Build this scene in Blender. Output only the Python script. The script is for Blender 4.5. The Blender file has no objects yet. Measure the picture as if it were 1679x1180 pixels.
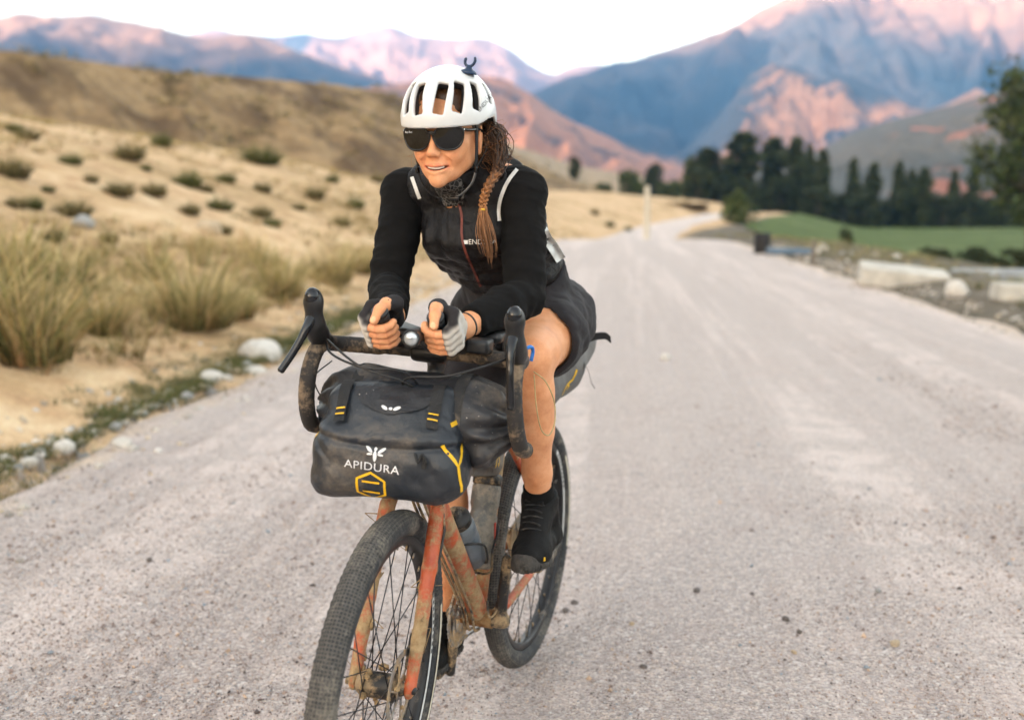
import bpy, bmesh, math, random
import numpy as np
from mathutils import Vector, Matrix, Quaternion
from mathutils.bvhtree import BVHTree

random.seed(7); RNG = np.random.default_rng(7)
R = math.radians
SC = bpy.context.scene
COL = SC.collection

# ------------------------------------------------------------------ camera
CAM_H = 1.3308; FPX = 1812.6; PITCH = math.atan((590 - 341.9) / FPX)
cam = bpy.data.cameras.new('camera')
cam.sensor_width = 36.0; cam.lens = 36.0 * FPX / 1679.0
cam.clip_start = 0.05; cam.clip_end = 40000
cam.dof.use_dof = True; cam.dof.focus_distance = 2.45; cam.dof.aperture_fstop = 2.15
camo = bpy.data.objects.new('camera', cam); COL.objects.link(camo)
camo.location = (0, 0, CAM_H); camo.rotation_euler = (R(90) - PITCH, 0, 0)
SC.camera = camo

# ------------------------------------------------------------------ sky and sun
SUN_EL = R(4.5); SUN_AZ = R(212)            # azimuth clockwise from +Y: behind the camera, to its left
SUN_DIR = Vector((math.sin(SUN_AZ) * math.cos(SUN_EL), math.cos(SUN_AZ) * math.cos(SUN_EL), math.sin(SUN_EL)))
world = bpy.data.worlds.new('World'); SC.world = world; world.use_nodes = True
wn = world.node_tree.nodes; wl = world.node_tree.links; wn.clear()
w_out = wn.new('ShaderNodeOutputWorld'); w_bg = wn.new('ShaderNodeBackground')
w_sky = wn.new('ShaderNodeTexSky'); w_sky.sky_type = 'NISHITA'; w_sky.sun_disc = False
w_sky.sun_elevation = SUN_EL; w_sky.sun_rotation = SUN_AZ
w_sky.altitude = 1500; w_sky.air_density = 1.0; w_sky.dust_density = 2.0; w_sky.ozone_density = 1.0
w_hsv = wn.new('ShaderNodeHueSaturation'); w_hsv.inputs['Saturation'].default_value = 0.50
w_mul = wn.new('ShaderNodeMix'); w_mul.data_type = 'RGBA'; w_mul.blend_type = 'MULTIPLY'
w_mul.inputs[0].default_value = 1.0; w_mul.inputs[7].default_value = (1.13, 0.95, 0.755, 1)
w_bg.inputs['Strength'].default_value = 0.15
wl.new(w_sky.outputs[0], w_hsv.inputs['Color']); wl.new(w_hsv.outputs[0], w_mul.inputs[6])
wl.new(w_mul.outputs[2], w_bg.inputs['Color']); wl.new(w_bg.outputs[0], w_out.inputs['Surface'])

sun = bpy.data.lights.new('sun', 'SUN'); sun.energy = 2.6; sun.angle = R(0.5); sun.color = (1.0, 0.66, 0.44)
suno = bpy.data.objects.new('sun', sun); COL.objects.link(suno)
suno.rotation_euler = (-SUN_DIR).to_track_quat('-Z', 'Y').to_euler()
suno.location = SUN_DIR * 50

BLOCK_H = 860.0; BACK_H = 345.0; HAZE_D = 1.3e-4; HAZE_COL = (0.16, 0.46, 1.0, 1)      # valley shade and air

vs = SC.view_settings
vs.view_transform = 'Standard'; vs.look = 'None'; vs.gamma = 1.0; vs.exposure = 3.48
SC.cycles.use_denoising = True
SC.cycles.max_bounces = 6; SC.cycles.diffuse_bounces = 3; SC.cycles.glossy_bounces = 3
SC.cycles.transmission_bounces = 4; SC.cycles.volume_bounces = 0; SC.cycles.transparent_max_bounces = 6
SC.cycles.sample_clamp_indirect = 6.0

# ------------------------------------------------------------------ helpers: materials
def lin(c):
    return tuple(((v / 12.92) if v <= 0.04045 else ((v + 0.055) / 1.055) ** 2.4) for v in c)

class NT:
    """Small wrapper round a material's node tree."""
    def __init__(s, name):
        s.m = bpy.data.materials.new(name); s.m.use_nodes = True
        s.t = s.m.node_tree; s.t.nodes.clear()
        s.out = s.t.nodes.new('ShaderNodeOutputMaterial')
        s.b = s.t.nodes.new('ShaderNodeBsdfPrincipled')
        s.t.links.new(s.b.outputs[0], s.out.inputs['Surface'])
        s._co = {}
    def new(s, typ): return s.t.nodes.new(typ)
    def link(s, a, b): s.t.links.new(a, b)
    def put(s, sock, v):
        if hasattr(v, 'is_linked') or isinstance(v, bpy.types.NodeSocket): s.link(v, sock)
        else:
            if isinstance(v, (tuple, list)) and len(v) == 3 and sock.type == 'RGBA': v = (*v, 1)
            sock.default_value = v
    def co(s, kind='Object', scale=(1, 1, 1), rot=(0, 0, 0), loc=(0, 0, 0)):
        tc = s.new('ShaderNodeTexCoord'); mp = s.new('ShaderNodeMapping')
        s.link(tc.outputs[kind], mp.inputs['Vector'])
        mp.inputs['Scale'].default_value = scale; mp.inputs['Rotation'].default_value = rot; mp.inputs['Location'].default_value = loc
        return mp.outputs[0]
    def noise(s, scale, detail=4, rough=0.55, vec=None, dist=0.0):
        n = s.new('ShaderNodeTexNoise'); n.inputs['Scale'].default_value = scale
        n.inputs['Detail'].default_value = detail; n.inputs['Roughness'].default_value = rough; n.inputs['Distortion'].default_value = dist
        s.link(vec if vec is not None else s.co(), n.inputs['Vector'])
        return n.outputs['Fac']
    def voro(s, scale, vec=None, feature='F1', out='Distance', rnd=1.0):
        n = s.new('ShaderNodeTexVoronoi'); n.feature = feature; n.inputs['Scale'].default_value = scale
        n.inputs['Randomness'].default_value = rnd
        s.link(vec if vec is not None else s.co(), n.inputs['Vector'])
        return n.outputs[out]
    def ramp(s, fac, stops, interp='LINEAR'):
        n = s.new('ShaderNodeValToRGB'); n.color_ramp.interpolation = interp
        while len(n.color_ramp.elements) < len(stops): n.color_ramp.elements.new(0.5)
        for e, (p, c) in zip(n.color_ramp.elements, stops):
            e.position = p; e.color = (*c, 1) if len(c) == 3 else c
        s.link(fac, n.inputs[0]); return n.outputs['Color']
    def sramp(s, fac, a, b):
        n = s.new('ShaderNodeMapRange'); n.interpolation_type = 'SMOOTHSTEP'
        s.put(n.inputs['Value'], fac); n.inputs['From Min'].default_value = a; n.inputs['From Max'].default_value = b
        return n.outputs[0]
    def mix(s, fac, a, b, mode='MIX'):
        n = s.new('ShaderNodeMix'); n.data_type = 'RGBA'; n.blend_type = mode
        s.put(n.inputs[0], fac); s.put(n.inputs[6], a); s.put(n.inputs[7], b)
        return n.outputs[2]
    def math(s, op, a, b=0.0):
        n = s.new('ShaderNodeMath'); n.operation = op; s.put(n.inputs[0], a); s.put(n.inputs[1], b); return n.outputs[0]
    def attr(s, name, out='Color'):
        n = s.new('ShaderNodeAttribute'); n.attribute_name = name; return n.outputs[out]
    def sep(s, vec):
        n = s.new('ShaderNodeSeparateXYZ'); s.link(vec, n.inputs[0]); return n.outputs
    def bump(s, h, strength=0.3, dist=0.01, prev=None):
        n = s.new('ShaderNodeBump'); n.inputs['Strength'].default_value = strength; n.inputs['Distance'].default_value = dist
        s.link(h, n.inputs['Height'])
        if prev is not None: s.link(prev, n.inputs['Normal'])
        return n.outputs[0]
    def set(s, color=None, rough=None, metal=None, normal=None, spec=None, **kw):
        if color is not None: s.put(s.b.inputs['Base Color'], color)
        if rough is not None: s.put(s.b.inputs['Roughness'], rough)
        if metal is not None: s.put(s.b.inputs['Metallic'], metal)
        if normal is not None: s.link(normal, s.b.inputs['Normal'])
        if spec is not None: s.put(s.b.inputs['Specular IOR Level'], spec)
        for k, v in kw.items(): s.put(s.b.inputs[k.replace('_', ' ')], v)
        return s.m

def simple(name, c, rough=0.6, metal=0.0, var=0.25, scale=30, bump=0.0, bscale=200, dirt=None, dirt_amt=0.5, dscale=8, spec=0.5):
    """plain surface with colour variation, optional dusty dirt with its own shape and a fine bump"""
    n = NT(name)
    f = n.noise(scale, 4)
    c0 = tuple(v * (1 - var) for v in c); c1 = tuple(min(1, v * (1 + var)) for v in c)
    col = n.ramp(f, [(0.3, c0), (0.7, c1)])
    rg = rough
    if dirt is not None:
        d = n.noise(dscale, 8, 0.7)
        k = n.sramp(d, 0.62 - 0.3 * dirt_amt, 0.78 - 0.22 * dirt_amt)
        col = n.mix(k, col, dirt)
        rg = n.math('ADD', n.math('MULTIPLY', k, 0.9 - rough), rough)
    nm = n.bump(n.noise(bscale, 3), bump, 0.003) if bump > 0 else None
    return n.set(col, rg, metal, nm, spec)

# ------------------------------------------------------------------ helpers: objects
def mesh_np(name, v, f, mat=None, smooth=True, mats=None, fmat=None):
    me = bpy.data.meshes.new(name)
    v = np.asarray(v, dtype=np.float32)
    if isinstance(f, np.ndarray):
        n, k = f.shape
        me.vertices.add(len(v)); me.vertices.foreach_set('co', v.ravel())
        me.loops.add(n * k); me.loops.foreach_set('vertex_index', f.astype(np.int32).ravel())
        me.polygons.add(n); me.polygons.foreach_set('loop_start', np.arange(0, n * k, k, dtype=np.int32))
        me.update(calc_edges=True); me.validate()
    else:
        me.from_pydata([tuple(map(float, p)) for p in v], [], [tuple(map(int, q)) for q in f]); me.update()
    if mat: me.materials.append(mat)
    if mats:
        for m in mats: me.materials.append(m)
    if fmat is not None and len(fmat) == len(me.polygons): me.polygons.foreach_set('material_index', np.asarray(fmat, dtype=np.int32))
    me.polygons.foreach_set('use_smooth', [smooth] * len(me.polygons))
    return me

def obj(name, me, parent=None, mw=None):
    o = bpy.data.objects.new(name, me); COL.objects.link(o)
    if parent is not None: o.parent = parent
    if mw is not None: o.matrix_local = mw
    return o

def tag(o, label=None, cat=None, group=None, kind=None):
    if label: o['label'] = label
    if cat: o['category'] = cat
    if group: o['group'] = group
    if kind: o['kind'] = kind
    return o

def empty(name, mw, label=None, cat=None, group=None):
    o = bpy.data.objects.new(name, None); COL.objects.link(o); o.matrix_world = mw; o.empty_display_size = 0.1
    return tag(o, label, cat, group)

def set_col(me, name, rgba):
    a = me.attributes.new(name, 'FLOAT_COLOR', 'POINT')
    a.data.foreach_set('color', np.asarray(rgba, dtype=np.float32).ravel())

class MB:
    """collects verts and faces of one mesh"""
    def __init__(s): s.v = []; s.f = []; s.n = 0
    def add(s, v, f):
        v = np.asarray(v, float).reshape(-1, 3); s.v.append(v); s.f += [tuple(int(i) + s.n for i in q) for q in f]; s.n += len(v); return s
    def tube(s, pts, r, seg=12, cap=True, closed=False):
        v, f = tube_np(pts, r, seg, cap, closed); return s.add(v, f)
    def box(s, c, size, rot=None, bev=0.0):
        v, f = box_np(size, bev)
        if rot is not None: v = v @ np.asarray(rot).T
        return s.add(v + np.asarray(c), f)
    def disc(s, c, axis, r, h, seg=32, r_in=0.0, bev=0.0):
        v, f = cyl_np(c, axis, r, h, seg, r_in); return s.add(v, f)
    def lathe(s, prof, c, axis, seg=32, up=None):
        v, f = lathe_np(prof, c, axis, seg); return s.add(v, f)
    def sph(s, c, r, rot=None, seg=16, ring=10):
        v, f = sph_np(seg, ring); v = v * np.asarray(r)
        if rot is not None: v = v @ np.asarray(rot).T
        return s.add(v + np.asarray(c), f)
    def build(s, name, mat, parent=None, smooth=True, xf=None, auto=None):
        v = np.concatenate(s.v) if s.v else np.zeros((0, 3))
        if xf is not None: v = xf(v)
        me = mesh_np(name, v, s.f, mat, smooth)
        if auto is not None:
            try: me.set_sharp_from_angle(angle=R(auto))
            except Exception: pass
        return obj(name, me, parent)

def basis(axis):
    a = np.asarray(axis, float); a = a / np.linalg.norm(a)
    t = np.array([0, 0, 1.0]) if abs(a[2]) < 0.9 else np.array([1.0, 0, 0])
    u = np.cross(t, a); u /= np.linalg.norm(u); w = np.cross(a, u)
    return u, w, a

def tube_np(pts, r, seg=12, cap=True, closed=False):
    P = np.asarray(pts, float); n = len(P)
    rr = np.broadcast_to(np.asarray(r, float), (n,)) if np.ndim(r) < 2 else np.asarray(r, float)
    T = np.zeros_like(P)
    if closed:
        T = np.roll(P, -1, 0) - np.roll(P, 1, 0)
    else:
        T[1:-1] = P[2:] - P[:-2]; T[0] = P[1] - P[0]; T[-1] = P[-1] - P[-2]
    T /= np.maximum(np.linalg.norm(T, axis=1, keepdims=True), 1e-9)
    u, w, a = basis(T[0]); V = []
    ang = np.linspace(0, 2 * np.pi, seg, endpoint=False)
    for i in range(n):
        if i > 0:
            ax = np.cross(T[i - 1], T[i]); sn = np.linalg.norm(ax); cs = float(np.dot(T[i - 1], T[i]))
            if sn > 1e-8:
                q = np.array(Matrix.Rotation(math.atan2(sn, cs), 3, Vector(ax / sn))); u = q @ u; w = q @ w
        k = rr[i]
        V.append(P[i] + k * (np.cos(ang)[:, None] * u + np.sin(ang)[:, None] * w))
    V = np.concatenate(V); F = []
    m = n if closed else n - 1
    for i in range(m):
        j = (i + 1) % n
        for k in range(seg):
            k2 = (k + 1) % seg
            F.append((i * seg + k, i * seg + k2, j * seg + k2, j * seg + k))
    if cap and not closed:
        F.append(tuple(range(seg))[::-1]); F.append(tuple((n - 1) * seg + k for k in range(seg)))
    return V, F

def smooth_path(pts, n=40):
    """Catmull-Rom through pts"""
    P = np.asarray(pts, float); P = np.concatenate([[2 * P[0] - P[1]], P, [2 * P[-1] - P[-2]]])
    m = len(P) - 3; out = []
    for t in np.linspace(0, m, n):
        i = min(int(t), m - 1); s = t - i
        a, b, c, d = P[i], P[i + 1], P[i + 2], P[i + 3]
        out.append(0.5 * (2 * b + (c - a) * s + (2 * a - 5 * b + 4 * c - d) * s * s + (3 * b - a - 3 * c + d) * s ** 3))
    return np.array(out)

def box_np(size, bev=0.0):
    x, y, z = [q / 2 for q in size]
    if bev <= 0:
        v = [(sx * x, sy * y, sz * z) for sz in (-1, 1) for sy in (-1, 1) for sx in (-1, 1)]
        f = [(0, 2, 3, 1), (4, 5, 7, 6), (0, 1, 5, 4), (2, 6, 7, 3), (0, 4, 6, 2), (1, 3, 7, 5)]
        return np.array(v, float), f
    bm = bmesh.new(); bmesh.ops.create_cube(bm, size=1.0)
    for vv in bm.verts: vv.co = Vector((vv.co.x * 2 * x, vv.co.y * 2 * y, vv.co.z * 2 * z))
    bmesh.ops.bevel(bm, geom=bm.edges[:], offset=min(bev, 0.49 * min(size)), segments=2, profile=0.6, affect='EDGES')
    bm.verts.index_update()
    v = np.array([tuple(q.co) for q in bm.verts]); f = [tuple(q.index for q in p.verts) for p in bm.faces]; bm.free()
    return v, f

def cyl_np(c, axis, r, h, seg=32, r_in=0.0):
    u, w, a = basis(axis); c = np.asarray(c, float)
    ang = np.linspace(0, 2 * np.pi, seg, endpoint=False)
    ring = np.cos(ang)[:, None] * u + np.sin(ang)[:, None] * w
    if r_in <= 0:
        v = np.concatenate([c - a * h / 2 + r * ring, c + a * h / 2 + r * ring])
        f = [(k, (k + 1) % seg, seg + (k + 1) % seg, seg + k) for k in range(seg)] + [tuple(range(seg))[::-1], tuple(range(seg, 2 * seg))]
        return v, f
    v = np.concatenate([c - a * h / 2 + r * ring, c + a * h / 2 + r * ring, c + a * h / 2 + r_in * ring, c - a * h / 2 + r_in * ring]); f = []
    for q in range(4):
        for k in range(seg):
            k2 = (k + 1) % seg; n2 = (q + 1) % 4
            f.append((q * seg + k, q * seg + k2, n2 * seg + k2, n2 * seg + k))
    return v, f

def lathe_np(prof, c, axis, seg=32):
    u, w, a = basis(axis); c = np.asarray(c, float); ang = np.linspace(0, 2 * np.pi, seg, endpoint=False)
    ring = np.cos(ang)[:, None] * u + np.sin(ang)[:, None] * w; V = []; F = []
    for (r, h) in prof: V.append(c + a * h + max(r, 1e-4) * ring)
    n = len(prof)
    for i in range(n - 1):
        for k in range(seg):
            k2 = (k + 1) % seg; F.append((i * seg + k, i * seg + k2, (i + 1) * seg + k2, (i + 1) * seg + k))
    F.append(tuple(range(seg))[::-1]); F.append(tuple((n - 1) * seg + k for k in range(seg)))
    return np.concatenate(V), F

def sph_np(seg=16, ring=10):
    V = [(0, 0, 1.0)]; F = []
    for i in range(1, ring):
        th = math.pi * i / ring
        for k in range(seg):
            ph = 2 * math.pi * k / seg; V.append((math.sin(th) * math.cos(ph), math.sin(th) * math.sin(ph), math.cos(th)))
    V.append((0, 0, -1.0))
    for k in range(seg):
        k2 = (k + 1) % seg; F.append((0, 1 + k, 1 + k2))
        for i in range(ring - 2):
            a = 1 + i * seg; b = a + seg; F.append((a + k, b + k, b + k2, a + k2))
        a = 1 + (ring - 2) * seg; F.append((a + k, len(V) - 1, a + k2))
    return np.array(V), F

# ------------------------------------------------------------------ helpers: noise
def _hash(ix, iy, iz, seed):
    h = (ix.astype(np.uint32) * np.uint32(374761393) + iy.astype(np.uint32) * np.uint32(668265263) + iz.astype(np.uint32) * np.uint32(2147483647 - 1013) + np.uint32(seed * 144665 + 97))
    h = (h ^ (h >> np.uint32(13))) * np.uint32(1274126177); h = h ^ (h >> np.uint32(16))
    return (h & np.uint32(0xffff)).astype(np.float32) / 32767.5 - 1.0
def vnoise(p, seed=0):
    p = np.asarray(p, np.float32); i = np.floor(p).astype(np.int64); f = p - i; f = f * f * f * (f * (f * 6 - 15) + 10)
    x, y, z = i[..., 0], i[..., 1], i[..., 2]; fx, fy, fz = f[..., 0], f[..., 1], f[..., 2]
    def H(a, b, c): return _hash((x + a) & 0xffffff, (y + b) & 0xffffff, (z + c) & 0xffffff, seed)
    l = lambda a, b, t: a + (b - a) * t
    return l(l(l(H(0,0,0), H(1,0,0), fx), l(H(0,1,0), H(1,1,0), fx), fy), l(l(H(0,0,1), H(1,0,1), fx), l(H(0,1,1), H(1,1,1), fx), fy), fz)
def fbm(p, oct=4, seed=0, gain=0.5, ridged=False):
    p = np.asarray(p, np.float32); a = 1.0; s = 0; t = 0
    for k in range(oct):
        n = vnoise(p * (2.0 ** k) + 17.3 * k, seed + k)
        if ridged: n = 1 - 2 * np.abs(n)
        s = s + a * n; t += a; a *= gain
    return s / t
def xy0(x, y, z=0.0):
    return np.stack([x, y, np.zeros_like(x) + z], -1)
def sstep(a, b, x):
    t = np.clip((x - a) / (b - a), 0, 1); return t * t * (3 - 2 * t)

# ------------------------------------------------------------------ helpers: signed-distance modelling
def smin(a, b, k):
    if k <= 0: return np.minimum(a, b)
    h = np.maximum(k - np.abs(a - b), 0) / k
    return np.minimum(a, b) - h * h * k * 0.25
def smax(a, b, k): return -smin(-a, -b, k)

class Grid:
    """field on a regular grid; shapes are blended in one by one, then meshed as one closed surface"""
    def __init__(s, lo, hi, h, M=None):
        s.lo = np.asarray(lo, float); s.h = h
        s.n = np.ceil((np.asarray(hi, float) - s.lo) / h).astype(int) + 1
        s.D = np.full(s.n, 1.0, np.float32)
        s.ax = [s.lo[i] + h * np.arange(s.n[i]) for i in range(3)]
    def region(s, lo, hi):
        a = np.clip(np.floor((np.asarray(lo) - s.lo) / s.h).astype(int), 0, s.n)
        b = np.clip(np.ceil((np.asarray(hi) - s.lo) / s.h).astype(int) + 1, 0, s.n)
        if (b <= a).any(): return None, None
        sl = tuple(slice(i, j) for i, j in zip(a, b))
        X, Y, Z = np.meshgrid(s.ax[0][sl[0]], s.ax[1][sl[1]], s.ax[2][sl[2]], indexing='ij')
        return sl, np.stack([X, Y, Z], -1).astype(np.float32)
    def put(s, fn, lo, hi, k=0.0, sub=False, pad=None):
        m = (k + 3 * s.h) if pad is None else pad
        sl, P = s.region(np.asarray(lo) - m, np.asarray(hi) + m)
        if sl is None: return s
        d = fn(P)
        s.D[sl] = smax(s.D[sl], -d, k) if sub else smin(s.D[sl], d, k)
        return s
    def cap(s, a, b, ra, rb=None, k=0.01, sub=False):
        rb = ra if rb is None else rb; a = np.asarray(a, np.float32); b = np.asarray(b, np.float32); m = max(ra, rb)
        def fn(P):
            ab = b - a; t = np.clip(((P - a) @ ab) / max(float(ab @ ab), 1e-12), 0, 1)
            return np.linalg.norm(P - a - t[..., None] * ab, axis=-1) - (ra + (rb - ra) * t)
        return s.put(fn, np.minimum(a, b) - m, np.maximum(a, b) + m, k, sub)
    def chain(s, pts, rs, k=0.01, sub=False):
        for i in range(len(pts) - 1): s.cap(pts[i], pts[i + 1], rs[i], rs[i + 1], k, sub)
        return s
    def ell(s, c, r, rot=None, k=0.01, sub=False):
        c = np.asarray(c, np.float32); r = np.asarray(r, np.float32); m = float(r.max())
        Rm = None if rot is None else np.asarray(rot, np.float32)
        def fn(P):
            q = P - c
            if Rm is not None: q = q @ Rm
            k0 = np.linalg.norm(q / r, axis=-1); k1 = np.linalg.norm(q / (r * r), axis=-1)
            return k0 * (k0 - 1) / np.maximum(k1, 1e-6)
        return s.put(fn, c - m, c + m, k, sub)
    def obox(s, c, half, rot=None, rnd=0.005, k=0.0, sub=False):
        c = np.asarray(c, np.float32); half = np.asarray(half, np.float32); m = float(np.linalg.norm(half))
        Rm = None if rot is None else np.asarray(rot, np.float32)
        def fn(P):
            q = P - c
            if Rm is not None: q = q @ Rm
            q = np.abs(q) - half + rnd
            return np.linalg.norm(np.maximum(q, 0), axis=-1) + np.minimum(q.max(-1), 0) - rnd
        return s.put(fn, c - m, c + m, k, sub)
    def plane(s, p, nrm, k=0.0):
        """cut away the side the normal points to"""
        p = np.asarray(p, np.float32); nrm = np.asarray(nrm, np.float32); nrm = nrm / np.linalg.norm(nrm)
        sl, P = s.region(s.lo, s.lo + s.h * s.n)
        s.D[sl] = smax(s.D[sl], (P - p) @ nrm, k); return s
    def all(s):
        X, Y, Z = np.meshgrid(*s.ax, indexing='ij'); return np.stack([X, Y, Z], -1).astype(np.float32)
    def mesh(s):
        D = s.D.copy()
        for ax in range(3):
            i = [slice(None)] * 3
            for e in (0, -1): i[ax] = e; D[tuple(i)] = np.maximum(D[tuple(i)], 1e-4)
        ins = D < 0; nx, ny, nz = np.array(D.shape) - 1
        cnt = np.zeros((nx, ny, nz), np.int8)
        offs = [(a, b, c) for a in (0, 1) for b in (0, 1) for c in (0, 1)]
        for (a, b, c) in offs: cnt += ins[a:a + nx, b:b + ny, c:c + nz]
        mask = (cnt > 0) & (cnt < 8); cells = np.argwhere(mask)
        idx = np.full(mask.shape, -1, np.int64); idx[mask] = np.arange(len(cells))
        pos = np.zeros((len(cells), 3)); num = np.zeros(len(cells))
        for o1 in offs:
            for ax in range(3):
                if o1[ax] == 1: continue
                o2 = list(o1); o2[ax] = 1
                d1 = D[tuple((cells + o1).T)]; d2 = D[tuple((cells + o2).T)]
                x = (d1 < 0) != (d2 < 0); t = np.where(x, d1 / np.where(x, d1 - d2, 1), 0)
                p = np.array(o1, float)[None].repeat(len(cells), 0); p[:, ax] += t
                pos += p * x[:, None]; num += x
        V = s.lo + s.h * (cells + pos / num[:, None])
        F = []
        for ax in range(3):
            a1, a2 = (ax + 1) % 3, (ax + 2) % 3
            A = [slice(None)] * 3; B = [slice(None)] * 3; A[ax] = slice(0, -1); B[ax] = slice(1, None)
            x = ins[tuple(A)] != ins[tuple(B)]; e = np.argwhere(x)
            e = e[(e[:, a1] > 0) & (e[:, a2] > 0) & (e[:, a1] < D.shape[a1] - 1) & (e[:, a2] < D.shape[a2] - 1)]
            if not len(e): continue
            def cell(d1, d2):
                q = e.copy(); q[:, a1] -= d1; q[:, a2] -= d2; return idx[tuple(q.T)]
            q = np.stack([cell(1, 1), cell(0, 1), cell(0, 0), cell(1, 0)], 1)
            flip = ~ins[tuple(e.T)]; q[flip] = q[flip][:, ::-1]; F.append(q)
        F = np.concatenate(F); F = F[(F >= 0).all(1)]
        return V.astype(np.float32), F

def normals_of(v, f):
    a = v[f[:, 2]] - v[f[:, 0]]; b = v[f[:, 3]] - v[f[:, 1]]; n = np.cross(a, b); N = np.zeros_like(v)
    for k in range(4): np.add.at(N, f[:, k], n)
    return N / np.maximum(np.linalg.norm(N, axis=1, keepdims=True), 1e-9)
def relax(v, f, it=1, lam=0.5):
    e = np.concatenate([f[:, [0, 1]], f[:, [1, 2]], f[:, [2, 3]], f[:, [3, 0]]])
    for _ in range(it):
        s = np.zeros_like(v); c = np.zeros(len(v), np.float32)
        np.add.at(s, e[:, 0], v[e[:, 1]]); np.add.at(c, e[:, 0], 1); np.add.at(s, e[:, 1], v[e[:, 0]]); np.add.at(c, e[:, 1], 1)
        v = v + lam * (s / c[:, None] - v)
    return v.astype(np.float32)

def rot_axis(axis, deg): return np.array(Matrix.Rotation(R(deg), 3, Vector(axis)))
def frame_from(x, up=(0, 0, 1)):
    x = np.asarray(x, float); x /= np.linalg.norm(x); y = np.cross(up, x); y /= np.linalg.norm(y); z = np.cross(x, y)
    return np.stack([x, y, z], 1)

def text_np(s, size, spacing=1.0):
    """flat outline of a word as verts (x right, y up) and faces, centred"""
    cu = bpy.data.curves.new('lettering', 'FONT'); cu.body = s; cu.size = size; cu.align_x = 'CENTER'; cu.align_y = 'CENTER'; cu.space_character = spacing
    cu.resolution_u = 3
    o = bpy.data.objects.new('lettering', cu); COL.objects.link(o)
    dg = bpy.context.evaluated_depsgraph_get(); dg.update(); me = bpy.data.meshes.new_from_object(o.evaluated_get(dg))
    bm = bmesh.new(); bm.from_mesh(me); bmesh.ops.triangulate(bm, faces=bm.faces[:])
    L = size * 0.18
    for _ in range(3):
        es = [e for e in bm.edges if e.calc_length() > L]
        if es: bmesh.ops.subdivide_edges(bm, edges=es, cuts=1)
        bmesh.ops.triangulate(bm, faces=bm.faces[:])
    bm.verts.index_update()
    v = np.array([tuple(q.co) for q in bm.verts]); f = [tuple(q.index for q in p.verts) for p in bm.faces]; bm.free()
    bpy.data.objects.remove(o); bpy.data.curves.remove(cu); bpy.data.meshes.remove(me)
    return v, f

def stroke2d(pts, w, closed=False):
    """flat band of width w along a 2D polyline"""
    P = np.asarray(pts, float)
    if closed: P = np.concatenate([P, P[:1]])
    Q = [P[0]]
    for a, b in zip(P[:-1], P[1:]):
        m = max(1, int(np.linalg.norm(b - a) / (w * 1.5)))
        for k in range(1, m + 1): Q.append(a + (b - a) * k / m)
    Q = np.array(Q); T = np.zeros_like(Q); T[1:-1] = Q[2:] - Q[:-2]; T[0] = Q[1] - Q[0]; T[-1] = Q[-1] - Q[-2]
    if closed: T[0] = T[-1] = Q[1] - Q[-2]
    T /= np.linalg.norm(T, axis=1, keepdims=True); N = np.stack([-T[:, 1], T[:, 0]], 1)
    V = np.concatenate([Q + N * w / 2, Q - N * w / 2]); n = len(Q)
    V = np.concatenate([V, np.zeros((2 * n, 1))], 1)
    return V, [(i, n + i, n + i + 1, i + 1) for i in range(n - 1)]

def project(bvh, v2, o, u, w, d, off=0.0012):
    """lay flat verts on a surface: point o + x*u + y*w, cast along d"""
    o, u, w, d = (np.asarray(q, float) for q in (o, u, w, d)); d = d / np.linalg.norm(d); out = []
    for p in v2:
        q = o + p[0] * u + p[1] * w
        hit = bvh.ray_cast(Vector(q - d * 0.3), Vector(d), 0.9)
        if hit[0] is None:
            near = bvh.find_nearest(Vector(q)); h, n = near[0], near[1]
        else: h, n = hit[0], hit[1]
        out.append(np.array(h) - d * off)
    return np.array(out)

# ================================================================== THE PLACE
CP, SP = math.cos(PITCH), math.sin(PITCH)
def at(px, py, dist):
    """world point seen at photo pixel (px, py), at ground distance dist from the camera"""
    u = (px - 839.5) / FPX; v = (590 - py) / FPX
    d = np.array([u, CP + v * SP, -SP + v * CP]); t = dist / d[1]
    return np.array([0, 0, CAM_H]) + t * d

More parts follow.
